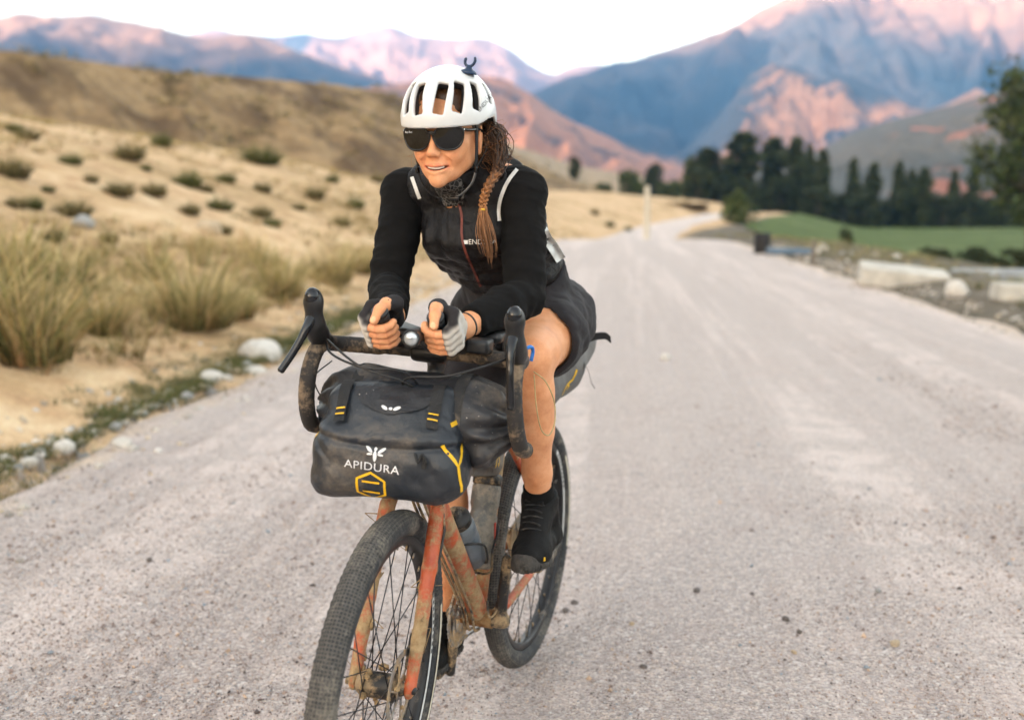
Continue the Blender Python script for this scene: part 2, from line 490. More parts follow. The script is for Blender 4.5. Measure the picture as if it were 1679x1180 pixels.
# ---- terrain shape
RY = np.array([-9000, 45, 60, 75, 105, 150, 200, 300, 9000.]); 
def road_c(y): return np.where(y < 45, 0.65 + 0.1025 * y, np.interp(y, [45, 60, 75, 105, 150, 200, 300, 9000], [5.2625, 6.4, 8.2, 14.5, 28, 43, 72, 3000]))
def road_h(y): return np.interp(y, [-50, 0, 45, 62, 80, 150, 9000], [3.7, 3.7, 4.05, 3.4, 2.6, 2.3, 2.3])
def road_z(y): return np.interp(y, [-50, 46, 52, 60, 75, 105, 150, 200, 300, 9000], [0, 0, -0.1, -0.35, -0.8, -0.3, 0.6, 0.6, 0.0, 0.0])
def edge_wob(y, seed): return 0.22 * fbm(xy0(y * 0.7, y * 0), 4, seed)
def terrain(x, y):
    c, hw, zr = road_c(y), road_h(y), road_z(y)
    s = (c - hw) - x; r = x - (c + hw)
    near = np.clip(1 - y / 400, 0, 1)
    # left bank
    sl = np.maximum(s - 0.35, 0)
    top = np.interp(y, [-400, 20, 70, 130, 200, 9000], [5.6, 5.6, 5.4, 3.4, 3.0, 2.0])
    bank = top * (1 - np.exp(-sl * 0.40 / top * (1 + 0.25 * np.tanh(sl / 4)))) ** 1.06
    rough = 0.16 * fbm(xy0(x * 0.35, y * 0.35), 4, 3) * np.clip(sl, 0, 1.5) + 0.05 * fbm(xy0(x * 2.1, y * 2.1), 3, 9) * np.clip(sl * 2, 0, 1) * (s < 40)
    zl = zr + bank + rough
    # right: a low berm, then down to the field
    rr = np.maximum(r, 0)
    berm = 0.16 * np.exp(-((rr - 1.2) / 0.9) ** 2)
    zrt = zr * np.exp(-rr / 8) + berm - 3.0 * sstep(2.0, 20, rr) + 0.12 * fbm(xy0(x * 0.5, y * 0.5), 4, 5) * np.clip(rr, 0, 1)
    z = np.where(s > 0, zl, np.where(r > 0, zrt, zr - 0.07))
    far = sstep(300, 1200, np.hypot(x, y))
    return z * (1 - far) + far * (-3.0)

def sinh_axis(lo, hi, a, n, c=0.0):
    t = np.linspace(math.asinh((lo - c) / a), math.asinh((hi - c) / a), n); return a * np.sinh(t) + c

def grid_mesh(name, X, Y, Z, mat, smooth=True):
    n, m = X.shape; v = np.stack([X, Y, Z], -1).reshape(-1, 3)
    i = np.arange(n * m).reshape(n, m)
    f = np.stack([i[:-1, :-1], i[1:, :-1], i[1:, 1:], i[:-1, 1:]], -1).reshape(-1, 4)
    return mesh_np(name, v, f, mat, smooth)

# ---- ground material: pale sand, dry grass tint, darker gravel shoulder
def mat_ground():
    n = NT('sandy_ground'); P = n.co('Object')
    big = n.noise(0.25, 5, 0.6, P); mid = n.noise(2.2, 6, 0.65, P); fine = n.noise(28, 5, 0.7, P)
    sand = n.ramp(mid, [(0.25, (0.37, 0.215, 0.11)), (0.5, (0.58, 0.385, 0.22)), (0.75, (0.75, 0.54, 0.345))])
    dry = n.ramp(mid, [(0.3, (0.28, 0.17, 0.08)), (0.7, (0.52, 0.36, 0.185))])
    col = n.mix(n.sramp(big, 0.46, 0.62), sand, dry)
    sx = n.sep(P)
    # the low ground right of the road is greyer and grassier
    bend = n.math('MULTIPLY', n.math('MAXIMUM', n.math('SUBTRACT', sx[1], 78.0), 0.0), 0.20)
    right = n.sramp(n.math('SUBTRACT', n.math('SUBTRACT', sx[0], n.math('MULTIPLY', sx[1], 0.11)), bend), 2.6, 4.0)
    gr = n.ramp(mid, [(0.3, (0.07, 0.062, 0.042)), (0.55, (0.14, 0.115, 0.085)), (0.8, (0.26, 0.21, 0.165))])
    col = n.mix(right, col, gr)
    col = n.mix(0.5, col, n.ramp(fine, [(0.3, (0.32, 0.32, 0.32)), (0.65, (0.8, 0.8, 0.8))]), 'OVERLAY')
    h = n.math('ADD', n.math('MULTIPLY', mid, 1.0), n.math('MULTIPLY', fine, 0.25))
    return n.set(col, 0.95, 0, n.bump(h, 0.6, 0.08), 0.2)
M_GROUND = mat_ground()
gx = sinh_axis(-7000, 7000, 5.0, 420, 0.0); gy = sinh_axis(-6500, 9300, 5.5, 440, 7.0)
GX, GY = np.meshgrid(gx, gy, indexing='ij')
obj('ground', grid_mesh('ground', GX, GY, terrain(GX, GY), M_GROUND)); tag(bpy.data.objects['ground'], kind='structure')

# ---- gravel road
def mat_road():
    n = NT('gravel_road'); P = n.co('Object')
    sx_ = n.sep(P); cv = n.new('ShaderNodeCombineXYZ')                # stretched along the road: wheel tracks
    n.link(n.math('SUBTRACT', sx_[0], n.math('MULTIPLY', sx_[1], 0.1025)), cv.inputs[0]); n.link(n.math('MULTIPLY', sx_[1], 0.03), cv.inputs[1]); along = cv.outputs[0]
    tracks = n.noise(1.3, 4, 0.55, along); fineT = n.noise(9.0, 4, 0.6, along)
    mid = n.noise(3.0, 6, 0.65, P); grit = n.noise(70, 4, 0.75, P)
    v1 = n.voro(95, P, 'F1', 'Color'); vd = n.voro(95, P, 'F1', 'Distance'); vd2 = n.voro(210, P, 'F1', 'Distance'); v2 = n.voro(210, P, 'F1', 'Color')
    base = n.ramp(mid, [(0.25, (0.26, 0.19, 0.17)), (0.5, (0.36, 0.278, 0.252)), (0.75, (0.46, 0.368, 0.337))])
    dusty = n.mix(n.sramp(n.math('ADD', n.math('MULTIPLY', tracks, 0.58), n.math('MULTIPLY', fineT, 0.42)), 0.45, 0.57), base, (0.66, 0.545, 0.495))
    sv = n.sep(v1); sv2 = n.sep(v2)
    peb = n.ramp(sv[0], [(0.0, (0.07, 0.055, 0.05)), (0.3, (0.20, 0.148, 0.13)), (0.6, (0.34, 0.265, 0.24)), (0.82, (0.56, 0.42, 0.32)), (1.0, (0.72, 0.68, 0.66))])
    peb2 = n.ramp(sv2[1], [(0.0, (0.13, 0.11, 0.11)), (0.5, (0.40, 0.35, 0.33)), (1.0, (0.66, 0.60, 0.57))])
    loose = n.sramp(n.math('ADD', n.math('MULTIPLY', tracks, -0.7), mid), -0.02, 0.22)      # loose grit between the tracks
    k = n.math('MULTIPLY', n.math('ADD', n.math('MULTIPLY', loose, 0.50), 0.38), 1.0)
    col = n.mix(k, dusty, n.mix(0.5, peb, peb2))
    col = n.mix(0.6, col, n.ramp(grit, [(0.32, (0.2, 0.2, 0.2)), (0.68, (0.8, 0.8, 0.8))]), 'OVERLAY')
    h = n.math('ADD', n.math('MULTIPLY', vd, -0.8), n.math('ADD', n.math('MULTIPLY', vd2, -0.35), n.math('MULTIPLY', grit, 0.25)))
    nb = n.bump(h, 0.9, 0.009); nb = n.bump(n.math('ADD', mid, n.math('MULTIPLY', fineT, 1.6)), 0.45, 0.035, nb)
    # sand blown over the ragged edges
    tl = n.math('ABSOLUTE', n.math('DIVIDE', n.math('SUBTRACT', n.math('SUBTRACT', sx_[0], n.math('MULTIPLY', sx_[1], 0.1025)), 0.65), 3.85))
    near_ = n.math('LESS_THAN', sx_[1], 50.0); ed = n.math('ADD', tl, n.math('MULTIPLY', n.math('SUBTRACT', mid, 0.5), 0.35))
    col = n.mix(n.math('MULTIPLY', n.math('MULTIPLY', n.sramp(ed, 0.86, 1.0), near_), 0.8), col, n.ramp(mid, [(0.3, (0.40, 0.28, 0.17)), (0.7, (0.62, 0.46, 0.30))]))
    n.set(col, 0.93, 0, nb, 0.25); n.b.inputs['Sheen Weight'].default_value = 0.40; n.b.inputs['Sheen Roughness'].default_value = 0.6; n.b.inputs['Sheen Tint'].default_value = (1.0, 0.91, 0.88, 1)
    return n.m
M_ROAD = mat_road()
ry = np.concatenate([np.linspace(-40, 0.5, 30, endpoint=False), np.linspace(0.5, 14, 240, endpoint=False), np.linspace(14, 60, 140, endpoint=False), np.linspace(60, 330, 110)])
rt = np.linspace(-1, 1, 121)
RYg, RT = np.meshgrid(ry, rt, indexing='ij')
lw = edge_wob(RYg, 21); rw = edge_wob(RYg, 33)
RX = road_c(RYg) + RT * road_h(RYg) + np.where(RT < 0, -RT * lw, RT * rw) + 0.1 * RT
rut = 0.018 * (np.cos(RT * 3.1 * 2 * np.pi * 0.5 + 0.4) * 0.5 + fbm(xy0(RT * 9, RYg * 0.12), 3, 40))
RZ = road_z(RYg) + 0.012 * fbm(xy0(RX * 1.3, RYg * 1.3), 4, 2) * 2 + rut - 0.10 * np.clip(np.abs(RT) - 0.93, 0, 1) / 0.07
def road_height(x, y):
    x = np.atleast_1d(np.asarray(x, float)); y = np.atleast_1d(np.asarray(y, float))
    t = (x - road_c(y)) / road_h(y)
    return road_z(y) + 0.024 * fbm(xy0(x * 1.3, y * 1.3), 4, 2) + 0.018 * (np.cos(t * 3.1 * np.pi + 0.4) * 0.5 + fbm(xy0(t * 9, y * 0.12), 3, 40))
obj('road', grid_mesh('road', RX, RYg, RZ, M_ROAD)); tag(bpy.data.objects['road'], kind='structure')

# ---- green field on the low ground right of the road
def mat_field():
    n = NT('green_crop'); P = n.co('Object')
    a = n.noise(0.06, 4, 0.6, P); b = n.noise(1.2, 6, 0.7, n.co('Object', (1, 0.25, 1)))
    col = n.ramp(b, [(0.25, (0.038, 0.062, 0.009)), (0.55, (0.074, 0.110, 0.017)), (0.8, (0.125, 0.155, 0.030))])
    col = n.mix(n.sramp(a, 0.5, 0.7), col, (0.17, 0.19, 0.07))
    return n.set(col, 0.9, 0, n.bump(b, 0.8, 0.3), 0.2)
fx = np.linspace(0, 1, 90); fy = np.linspace(0, 1, 110); FXg, FYg = np.meshgrid(fx, fy, indexing='ij')
FY = 34 + FYg ** 1.5 * 250; FX0 = road_c(FY) + road_h(FY) + 13 - 8 * np.clip((FY - 45) / 50, 0, 1); FX = FX0 + FXg * (30 + FY * 0.9)
FZ = terrain(FX, FY) + 0.10 + 0.12 * np.abs(fbm(xy0(FX * 0.9, FY * 0.9), 3, 60)) + 0.25 * np.clip((FY - 60) / 200, 0, 1)
obj('field', grid_mesh('field', FX, FY, FZ, mat_field())); tag(bpy.data.objects['field'], kind='structure')

# ---- hills and mountains
def mat_hill(name, c_lo, c_hi, c_dark, scale=0.02, thresh=(0.42, 0.6), high=None, rough=0.95):
    n = NT(name); P = n.co('Object')
    a = n.noise(scale, 7, 0.62, P, 0.4); b = n.noise(scale * 7, 6, 0.65, P)
    col = n.ramp(b, [(0.25, c_lo), (0.75, c_hi)])
    col = n.mix(n.sramp(a, *thresh), col, c_dark)
    if high:                                                         # summits painted pink as if sunlit, by height
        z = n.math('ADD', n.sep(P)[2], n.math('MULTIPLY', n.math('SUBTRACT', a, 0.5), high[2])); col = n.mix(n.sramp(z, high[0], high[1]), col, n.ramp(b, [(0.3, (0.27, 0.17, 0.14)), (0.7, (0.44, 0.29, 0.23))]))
    return n.set(col, rough, 0, n.bump(b, 0.7, 0.4 / scale * 0.02), 0.15)

def ridge(name, pts, d_foot, z_foot, back, mat, nx=240, nv=110, amp=0.25, seed=1, pw=1.15, spur=14, fine=0.06):
    """a range of hills: crest through pts (px, py, distance), a front slope with spurs and gullies, a back slope"""
    pts = np.array(pts, float); px = np.linspace(pts[0, 0], pts[-1, 0], nx)
    k = 9; ker = np.hanning(k + 2)[1:-1]; ker /= ker.sum()
    def itp(c):
        q = np.interp(px, pts[:, 0], pts[:, c]); return np.convolve(np.pad(q, k // 2, mode='edge'), ker, 'valid')
    py, d = itp(1), itp(2)
    C = np.array([at(a, b, c) for a, b, c in zip(px, py, d)])
    df = np.interp(px, [pts[0, 0], pts[-1, 0]], d_foot) if np.ndim(d_foot) else np.full(nx, float(d_foot))
    Fp = np.array([at(a, 400, c) for a, c in zip(px, df)])
    v = np.concatenate([np.linspace(0, 1, nv), 1 + np.linspace(0, 1, nv // 2)[1:]])
    A, V = np.meshgrid(np.linspace(0, 1, nx), v, indexing='ij')
    Cx, Cy, Cz = (C[:, i][:, None] for i in range(3)); Fx, Fy = Fp[:, 0][:, None], Fp[:, 1][:, None]
    vf = np.clip(V, 0, 1); vb = np.clip(V - 1, 0, 1)
    L = np.hypot(Cx - Fx, Cy - Fy); bx = (Cx - Fx) / L * back; by = (Cy - Fy) / L * back
    X = Fx + (Cx - Fx) * vf + bx * vb; Y = Fy + (Cy - Fy) * vf + by * vb
    span = Cz - z_foot
    n1 = fbm(np.stack([A * spur + 0.35 * fbm(xy0(A * 5, V * 3), 2, seed + 5), V * 2.2, 0 * A + seed], -1), 5, seed, 0.52, ridged=True)
    w = np.sin(np.pi * np.clip(V, 0, 1)) ** 0.8 + 0.6 * np.sin(np.pi * vb)
    base = vf ** pw * (1 - vb ** 0.9 * 0.98)
    Z = z_foot + span * (base + amp * n1 * w) + span * fine * fbm(np.stack([X / (span.mean() * 0.12), Y / (span.mean() * 0.12), 0 * X], -1), 4, seed + 9) * (0.25 + w)
    Z = np.minimum(Z, z_foot + span * (1.0 + 0.02 * n1)) if False else Z
    o = obj(name, grid_mesh(name, X, Y, Z, mat)); return tag(o, kind='structure')

M_BROWN = mat_hill('brown_hillside', (0.19, 0.12, 0.062), (0.44, 0.30, 0.16), (0.125, 0.08, 0.045), 0.09, (0.45, 0.62))
M_PALE = mat_hill('tan_hillside', (0.30, 0.21, 0.13), (0.44, 0.33, 0.21), (0.20, 0.16, 0.09), 0.03, (0.5, 0.7))
M_RED = mat_hill('red_earth_hills', (0.30, 0.15, 0.11), (0.46, 0.25, 0.18), (0.12, 0.10, 0.11), 0.006, (0.48, 0.6))
M_BLUE = mat_hill('painted_light_mountain', (0.050, 0.075, 0.105), (0.15, 0.135, 0.14), (0.04, 0.065, 0.095), 0.0016, (0.42, 0.62), (430, 640, 700))  # shade blue on the flanks and sunlit pink on the summits, both painted
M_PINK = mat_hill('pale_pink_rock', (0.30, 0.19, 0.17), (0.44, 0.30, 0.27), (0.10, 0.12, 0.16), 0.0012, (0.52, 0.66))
M_SPUR = mat_hill('tan_and_blue_spur', (0.24, 0.14, 0.105), (0.36, 0.23, 0.175), (0.06, 0.08, 0.11), 0.0040, (0.41, 0.52))  # reddish rock, with sunlit tan and shadow blue patches put into the colour
M_GREY = mat_hill('grey_green_slope', (0.055, 0.06, 0.055), (0.13, 0.125, 0.11), (0.30, 0.13, 0.09), 0.006, (0.60, 0.66))

ridge('hill_left', [(-900, 30, 100), (-300, 55, 105), (0, 82, 112), (150, 101, 125), (300, 120, 140), (450, 130, 160), (560, 140, 175), (650, 155, 190), (760, 205, 215), (850, 255, 235), (930, 293, 260), (1010, 318, 285), (1085, 342, 310), (1160, 362, 330)],
      (52, 150), 2.0, 120, M_BROWN, 240, 110, 0.11, 3, 1.0, 20, 0.05)
ridge('hill_tan', [(560, 150, 700), (700, 180, 720), (780, 208, 740), (860, 245, 760), (960, 275, 800), (1060, 290, 850), (1160, 315, 900), (1260, 335, 950)],
      (320, 420), -4, 400, M_PALE, 120, 60, 0.10, 23, 1.0, 10, 0.04)
ridge('mountain_red', [(360, 160, 1500), (520, 150, 1500), (640, 140, 1500), (760, 120, 1500), (830, 130, 1500), (880, 162, 1550), (940, 200, 1600), (1000, 226, 1700), (1060, 250, 1800), (1150, 268, 1900), (1300, 300, 2000)],
      900, -6, 900, M_RED, 200, 90, 0.16, 31, 1.1, 14, 0.06)
ridge('mountain_grey', [(1080, 322, 1100), (1180, 296, 1100), (1280, 272, 1100), (1350, 245, 1120), (1400, 215, 1150), (1480, 192, 1180), (1560, 172, 1200), (1640, 148, 1200), (1720, 120, 1220), (1900, 90, 1250), (2400, 60, 1300), (3200, 80, 1300)],
      430, -6, 700, M_GREY, 200, 90, 0.13, 47, 1.25, 13, 0.05)
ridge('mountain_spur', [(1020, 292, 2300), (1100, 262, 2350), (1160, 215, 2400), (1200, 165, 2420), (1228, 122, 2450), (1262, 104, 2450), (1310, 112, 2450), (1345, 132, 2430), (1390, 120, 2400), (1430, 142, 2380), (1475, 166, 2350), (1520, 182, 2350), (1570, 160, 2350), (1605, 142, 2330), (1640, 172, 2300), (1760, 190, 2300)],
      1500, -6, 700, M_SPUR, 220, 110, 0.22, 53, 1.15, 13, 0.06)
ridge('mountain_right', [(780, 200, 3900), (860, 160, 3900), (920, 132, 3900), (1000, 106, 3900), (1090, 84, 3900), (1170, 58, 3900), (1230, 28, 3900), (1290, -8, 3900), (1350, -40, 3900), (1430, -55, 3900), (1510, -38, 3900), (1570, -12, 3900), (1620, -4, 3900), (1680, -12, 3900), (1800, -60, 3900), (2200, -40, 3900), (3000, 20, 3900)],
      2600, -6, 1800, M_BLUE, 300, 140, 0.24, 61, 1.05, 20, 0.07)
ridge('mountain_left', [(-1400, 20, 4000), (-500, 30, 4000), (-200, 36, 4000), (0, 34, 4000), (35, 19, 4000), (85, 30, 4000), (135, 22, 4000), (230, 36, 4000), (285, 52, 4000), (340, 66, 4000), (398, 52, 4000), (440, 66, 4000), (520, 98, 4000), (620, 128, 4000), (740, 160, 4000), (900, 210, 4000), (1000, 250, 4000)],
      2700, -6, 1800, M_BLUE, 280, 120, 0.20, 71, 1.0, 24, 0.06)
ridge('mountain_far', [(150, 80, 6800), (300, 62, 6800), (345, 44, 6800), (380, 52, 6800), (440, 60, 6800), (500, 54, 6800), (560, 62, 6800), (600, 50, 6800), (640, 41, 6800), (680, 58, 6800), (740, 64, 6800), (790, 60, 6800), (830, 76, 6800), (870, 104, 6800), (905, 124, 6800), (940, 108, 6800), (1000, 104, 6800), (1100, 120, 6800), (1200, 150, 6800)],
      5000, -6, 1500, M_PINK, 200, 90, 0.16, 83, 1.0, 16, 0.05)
# two unseen ranges added on the sun's side to block its light: the low one behind the photographer puts the road
# in evening shade, the high one to the left throws its shadow over the lower flanks of the far mountains
def range_mesh(name, p0, p1, H, wid, seed):
    A, V = np.meshgrid(np.linspace(0, 1, 160), np.linspace(-1, 1, 60), indexing='ij'); p0 = np.array(p0, float); p1 = np.array(p1, float)
    d = (p1 - p0) / np.linalg.norm(p1 - p0); n = np.array([d[1], -d[0]])
    X = p0[0] + (p1 - p0)[0] * A + n[0] * V * wid; Y = p0[1] + (p1 - p0)[1] * A + n[1] * V * wid
    ends = sstep(0, 0.06, A) * sstep(1, 0.94, A)
    Z = -6 + H * ends * (1 + 0.09 * fbm(xy0(A * 9, A * 0), 4, seed)) * np.clip(1 - np.abs(V) ** 1.2, 0, 1) * (1 + 0.12 * fbm(xy0(A * 14, V * 4), 4, seed + 1) * np.abs(V))
    tag(obj(name, grid_mesh(name, X, Y, Z, M_BROWN)), kind='structure')
sh = np.array([math.sin(SUN_AZ), math.cos(SUN_AZ)]); pr = np.array([sh[1], -sh[0]])
range_mesh('shade_range_behind', sh * 3000 - pr * 6000, sh * 3000 + pr * 6000, BACK_H, 1100, 91)
range_mesh('shade_range_side', (-1150, -150), (-6600, 300), BLOCK_H, 900, 95)

# ---- haze: even pale air over the whole valley
hz = NT('valley_haze'); hz.t.nodes.remove(hz.b)
pv = hz.new('ShaderNodeVolumePrincipled'); pv.inputs['Color'].default_value = HAZE_COL; pv.inputs['Density'].default_value = HAZE_D
pv.inputs['Anisotropy'].default_value = 0.0
hz.link(pv.outputs[0], hz.out.inputs['Volume'])
v, f = box_np((15700, 16700, 1150)); ho = obj('haze', mesh_np('haze', v + np.array([0, 1450, 560.0]), f, hz.m, False)); tag(ho, kind='stuff')

# ================================================================== PLANTS, STONES, ROADSIDE THINGS
def surf_z(x, y):
    x = float(x); y = float(y); c = float(road_c(np.array(y))); h = float(road_h(np.array(y)))
    if abs(x - c) < h * 0.93: return float(road_height(x, y)[0])
    return float(terrain(np.array([x]), np.array([y]))[0])
def ground_at(px, py, dmax=400):
    """where the sight line through a photo pixel meets the terrain"""
    t = np.concatenate([np.linspace(1.5, 40, 1500), np.linspace(40, dmax, 2500)])
    u = (px - 839.5) / FPX; v = (590 - py) / FPX
    d = np.array([u, CP + v * SP, -SP + v * CP]); P = np.array([0, 0, CAM_H]) + t[:, None] * d
    z = terrain(P[:, 0], P[:, 1]); k = np.argmax(P[:, 2] < z)
    if P[k, 2] >= z[k]: k = len(t) - 1
    p = P[k]; return np.array([p[0], p[1], surf_z(p[0], p[1])]), float(np.linalg.norm(p - [0, 0, CAM_H]))
def ordinal(k):
    T = ['', 'first', 'second', 'third', 'fourth', 'fifth', 'sixth', 'seventh', 'eighth', 'ninth', 'tenth', 'eleventh', 'twelfth', 'thirteenth', 'fourteenth', 'fifteenth', 'sixteenth', 'seventeenth', 'eighteenth', 'nineteenth', 'twentieth']
    return T[k] if k <= 20 else ('twenty-' + T[k - 20] if k < 30 else 'thirtieth')
ORD = ['first', 'second', 'third', 'fourth', 'fifth', 'sixth', 'seventh', 'eighth', 'ninth', 'tenth', 'eleventh', 'twelfth', 'thirteenth', 'fourteenth', 'fifteenth']

def mat_leaf(name, rough=0.7, trans=0.25):
    n = NT(name); a = n.attr('Col')
    f = n.noise(3.0, 3)
    col = n.mix(0.5, a, n.ramp(f, [(0.3, (0.35, 0.35, 0.35)), (0.7, (0.7, 0.7, 0.7))]), 'OVERLAY')
    n.set(col, rough, 0, None, 0.2)
    tr = n.new('ShaderNodeBsdfTranslucent'); n.link(col, tr.inputs['Color'])
    mx = n.new('ShaderNodeMixShader'); mx.inputs[0].default_value = trans
    n.link(n.b.outputs[0], mx.inputs[1]); n.link(tr.outputs[0], mx.inputs[2]); n.link(mx.outputs[0], n.out.inputs['Surface'])
    return n.m
M_GRASS = mat_leaf('dry_grass_blades'); M_LEAF = mat_leaf('leaves')
M_BARK = simple('bark', (0.10, 0.075, 0.055), 0.9, 0, 0.4, 6, 0.6, 30)

def blades(n, rb, h, lean, seed, pal, wid=0.006, seg=4, droop=0.35, uneven=0.35):
    """grass clump: n curved tapering blades"""
    g = np.random.default_rng(seed); V = []; F = []; C = []
    ang = g.random(n) * 2 * np.pi; rad = rb * np.sqrt(g.random(n)); H = h * (1 - uneven * g.random(n)) * (1.05 - 0.35 * (rad / rb) ** 2); H = np.where(g.random(n) < 0.10, H * 1.3, H)
    out = lean * (0.15 + rad / rb) * (0.5 + g.random(n)); az = ang + g.normal(0, 0.5, n)
    tw = g.random(n) * 2 * np.pi; pick = g.choice(len(pal), n)
    for i in range(n):
        t = np.linspace(0, 1, seg + 1)
        r = out[i] * H[i] * (t ** 1.7); zz = H[i] * (t - droop * out[i] * t ** 3)
        P = np.stack([rad[i] * math.cos(ang[i]) + r * math.cos(az[i]), rad[i] * math.sin(ang[i]) + r * math.sin(az[i]), zz - 0.02], 1)
        w = wid * (1 - 0.85 * t) * (0.7 + 0.6 * g.random()); d = np.array([math.cos(tw[i]), math.sin(tw[i]), 0])
        b = len(V) * 1; base = i * 2 * (seg + 1)
        V.append(P + w[:, None] * d); V.append(P - w[:, None] * d)
        for k in range(seg): F.append((base + k, base + k + 1, base + seg + 1 + k + 1, base + seg + 1 + k))
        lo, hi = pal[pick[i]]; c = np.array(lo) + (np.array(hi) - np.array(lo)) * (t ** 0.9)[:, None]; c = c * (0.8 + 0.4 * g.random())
        C.append(c); C.append(c)
    V = np.concatenate(V); C = np.concatenate(C); C = np.concatenate([C, np.ones((len(C), 1))], 1)
    return V, np.array(F), C
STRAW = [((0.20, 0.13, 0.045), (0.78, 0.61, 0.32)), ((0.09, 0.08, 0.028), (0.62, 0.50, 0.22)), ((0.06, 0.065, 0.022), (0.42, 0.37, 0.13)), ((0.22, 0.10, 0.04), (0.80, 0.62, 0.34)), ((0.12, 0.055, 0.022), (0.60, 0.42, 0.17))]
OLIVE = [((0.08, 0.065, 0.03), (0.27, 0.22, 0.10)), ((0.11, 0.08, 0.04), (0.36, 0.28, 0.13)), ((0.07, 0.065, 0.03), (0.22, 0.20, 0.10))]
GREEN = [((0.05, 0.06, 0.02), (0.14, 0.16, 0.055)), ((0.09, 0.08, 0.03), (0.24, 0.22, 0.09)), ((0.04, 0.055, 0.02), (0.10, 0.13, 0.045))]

def clump_mesh(name, *a, **k):
    v, f, c = blades(*a, **k); me = mesh_np(name, v, f, M_GRASS, True); set_col(me, 'Col', c); return me

# large feather-grass tussocks beside the road
TUS = [(50, 590, 0.86, 0.28, 480, 'tallest feather grass tussock at the left edge of the photo, above the sandy bank'),
       (-40, 560, 0.80, 0.30, 450, 'feather grass tussock cut off by the left edge of the photo'),
       (165, 548, 0.62, 0.18, 260, 'upright thin feather grass tussock between the two biggest tussocks'),
       (315, 536, 0.78, 0.36, 720, 'wide rounded feather grass tussock with dark base, middle of the roadside row'),
       (385, 520, 0.48, 0.20, 350, 'low feather grass tussock leaning against the wide rounded tussock'),
       (455, 486, 0.62, 0.28, 450, 'pale feather grass tussock to the right of the wide rounded tussock'),
       (540, 462, 0.68, 0.33, 520, 'feather grass tussock with rusty base just left of the cyclist'),
       (595, 446, 0.60, 0.25, 380, 'feather grass tussock half hidden behind the cyclist\'s arm'),
       (110, 470, 0.52, 0.24, 220, 'straw coloured tussock behind the tallest feather grass'),
       (20, 455, 0.55, 0.24, 220, 'olive tussock at the left edge, behind the tallest feather grass'),
       (250, 455, 0.46, 0.20, 180, 'thin straw tussock behind the wide rounded tussock'),
       (420, 440, 0.45, 0.22, 180, 'small straw tussock behind the pale tussock')]
for i, (px, py, h, rb, n, lab) in enumerate(TUS):
    p, d = ground_at(px, py)
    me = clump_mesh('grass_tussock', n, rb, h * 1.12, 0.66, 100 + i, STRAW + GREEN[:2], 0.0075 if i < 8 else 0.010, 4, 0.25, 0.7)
    o = obj('grass_tussock', me, None, Matrix.Translation(p)); tag(o, lab, 'grass', 'feather grass tussocks along the left roadside')

# dark shrubs dotted over the sandy slope
SHR = [(25, 217, 30), (46, 229, 40), (20, 292, 62), (117, 270, 40), (212, 262, 52), (265, 240, 38), (350, 236, 38), (408, 230, 40), (430, 270, 68), (479, 254, 44), (592, 287, 34), (196, 322, 54), (254, 322, 46),
       (308, 308, 48), (338, 316, 30), (371, 300, 36), (431, 316, 34), (517, 326, 36), (583, 342, 36), (27, 342, 38), (56, 343, 34), (121, 355, 60), (312, 353, 36), (362, 346, 46), (429, 356, 40), (447, 372, 34), (367, 384, 36), (179, 398, 34),
       (212, 206, 22), (283, 219, 26), (545, 300, 26), (620, 300, 30), (150, 300, 26), (80, 315, 24), (490, 345, 28), (240, 280, 20), (560, 372, 34), (90, 395, 40), (1000, 372, 20), (975, 352, 18), (1030, 380, 16)]
SROW = {}
for r_, (ya, yb) in enumerate(((0, 245), (245, 296), (296, 330), (330, 500))):
    for k_, q_ in enumerate(sorted(q for q in SHR if ya <= q[1] < yb)): SROW[q_] = f"dark olive shrub on the sandy slope, {ordinal(k_ + 1)} from the left in the {['top', 'second', 'third', 'lowest'][r_]} row"
shr_me = [clump_mesh('shrub', 320, 0.42, 0.80, 0.75, 300 + k, OLIVE if k % 3 else GREEN, 0.022, 3, 0.5, 0.5) for k in range(5)]
for i, (px, py, w) in enumerate(SHR):
    p, d = ground_at(px, py); s = w * d / FPX / 1.15
    o = obj('shrub', shr_me[i % 5], None, Matrix.Translation(p) @ Matrix.Rotation(i * 1.7, 4, 'Z') @ Matrix.Diagonal((s, s, s * random.uniform(0.9, 1.25), 1)))
    tag(o, SROW[(px, py, w)], 'shrub', 'dark shrubs on the sandy slope')

# thin dry grass over the bank and weeds at its foot: nobody could count the blades
def scatter_tufts(name, pts, hs, seed, pal, n_each, wid, label, rbf=0.4):
    g = np.random.default_rng(seed); V = []; F = []; C = []; off = 0
    protos = [blades(n_each, rbf, 1.0, 1.0, seed + k, pal, wid, 2, 0.4, 0.5) for k in range(6)]
    for i, p in enumerate(pts):
        v, f, c = protos[i % 6]; a = g.random() * 6.28; ca, sa = math.cos(a), math.sin(a)
        q = v * hs[i]; q = np.stack([q[:, 0] * ca - q[:, 1] * sa, q[:, 0] * sa + q[:, 1] * ca, q[:, 2]], 1) + p
        V.append(q); F.append(f + off); C.append(c * np.array([*(0.75 + 0.5 * g.random(3) * 0 + 0.5 * g.random()) * np.ones(3), 1])); off += len(v)
    me = mesh_np(name, np.concatenate(V), np.concatenate(F), M_GRASS); set_col(me, 'Col', np.concatenate(C))
    return tag(obj(name, me), label, None, None, 'stuff')
def bank_points(n, seed, y0, y1, pw, lat, thr, fq, left=True):
    g = np.random.default_rng(seed); y = y0 + (y1 - y0) * g.random(n) ** pw; s = lat(g, y)
    x = road_c(y) - road_h(y) - s if left else road_c(y) + road_h(y) + s
    k = vnoise(np.stack([x * fq, y * fq, 0 * x + 3.3], 1), seed) > thr; x, y = x[k], y[k]
    return np.stack([x, y, terrain(x, y)], 1), g
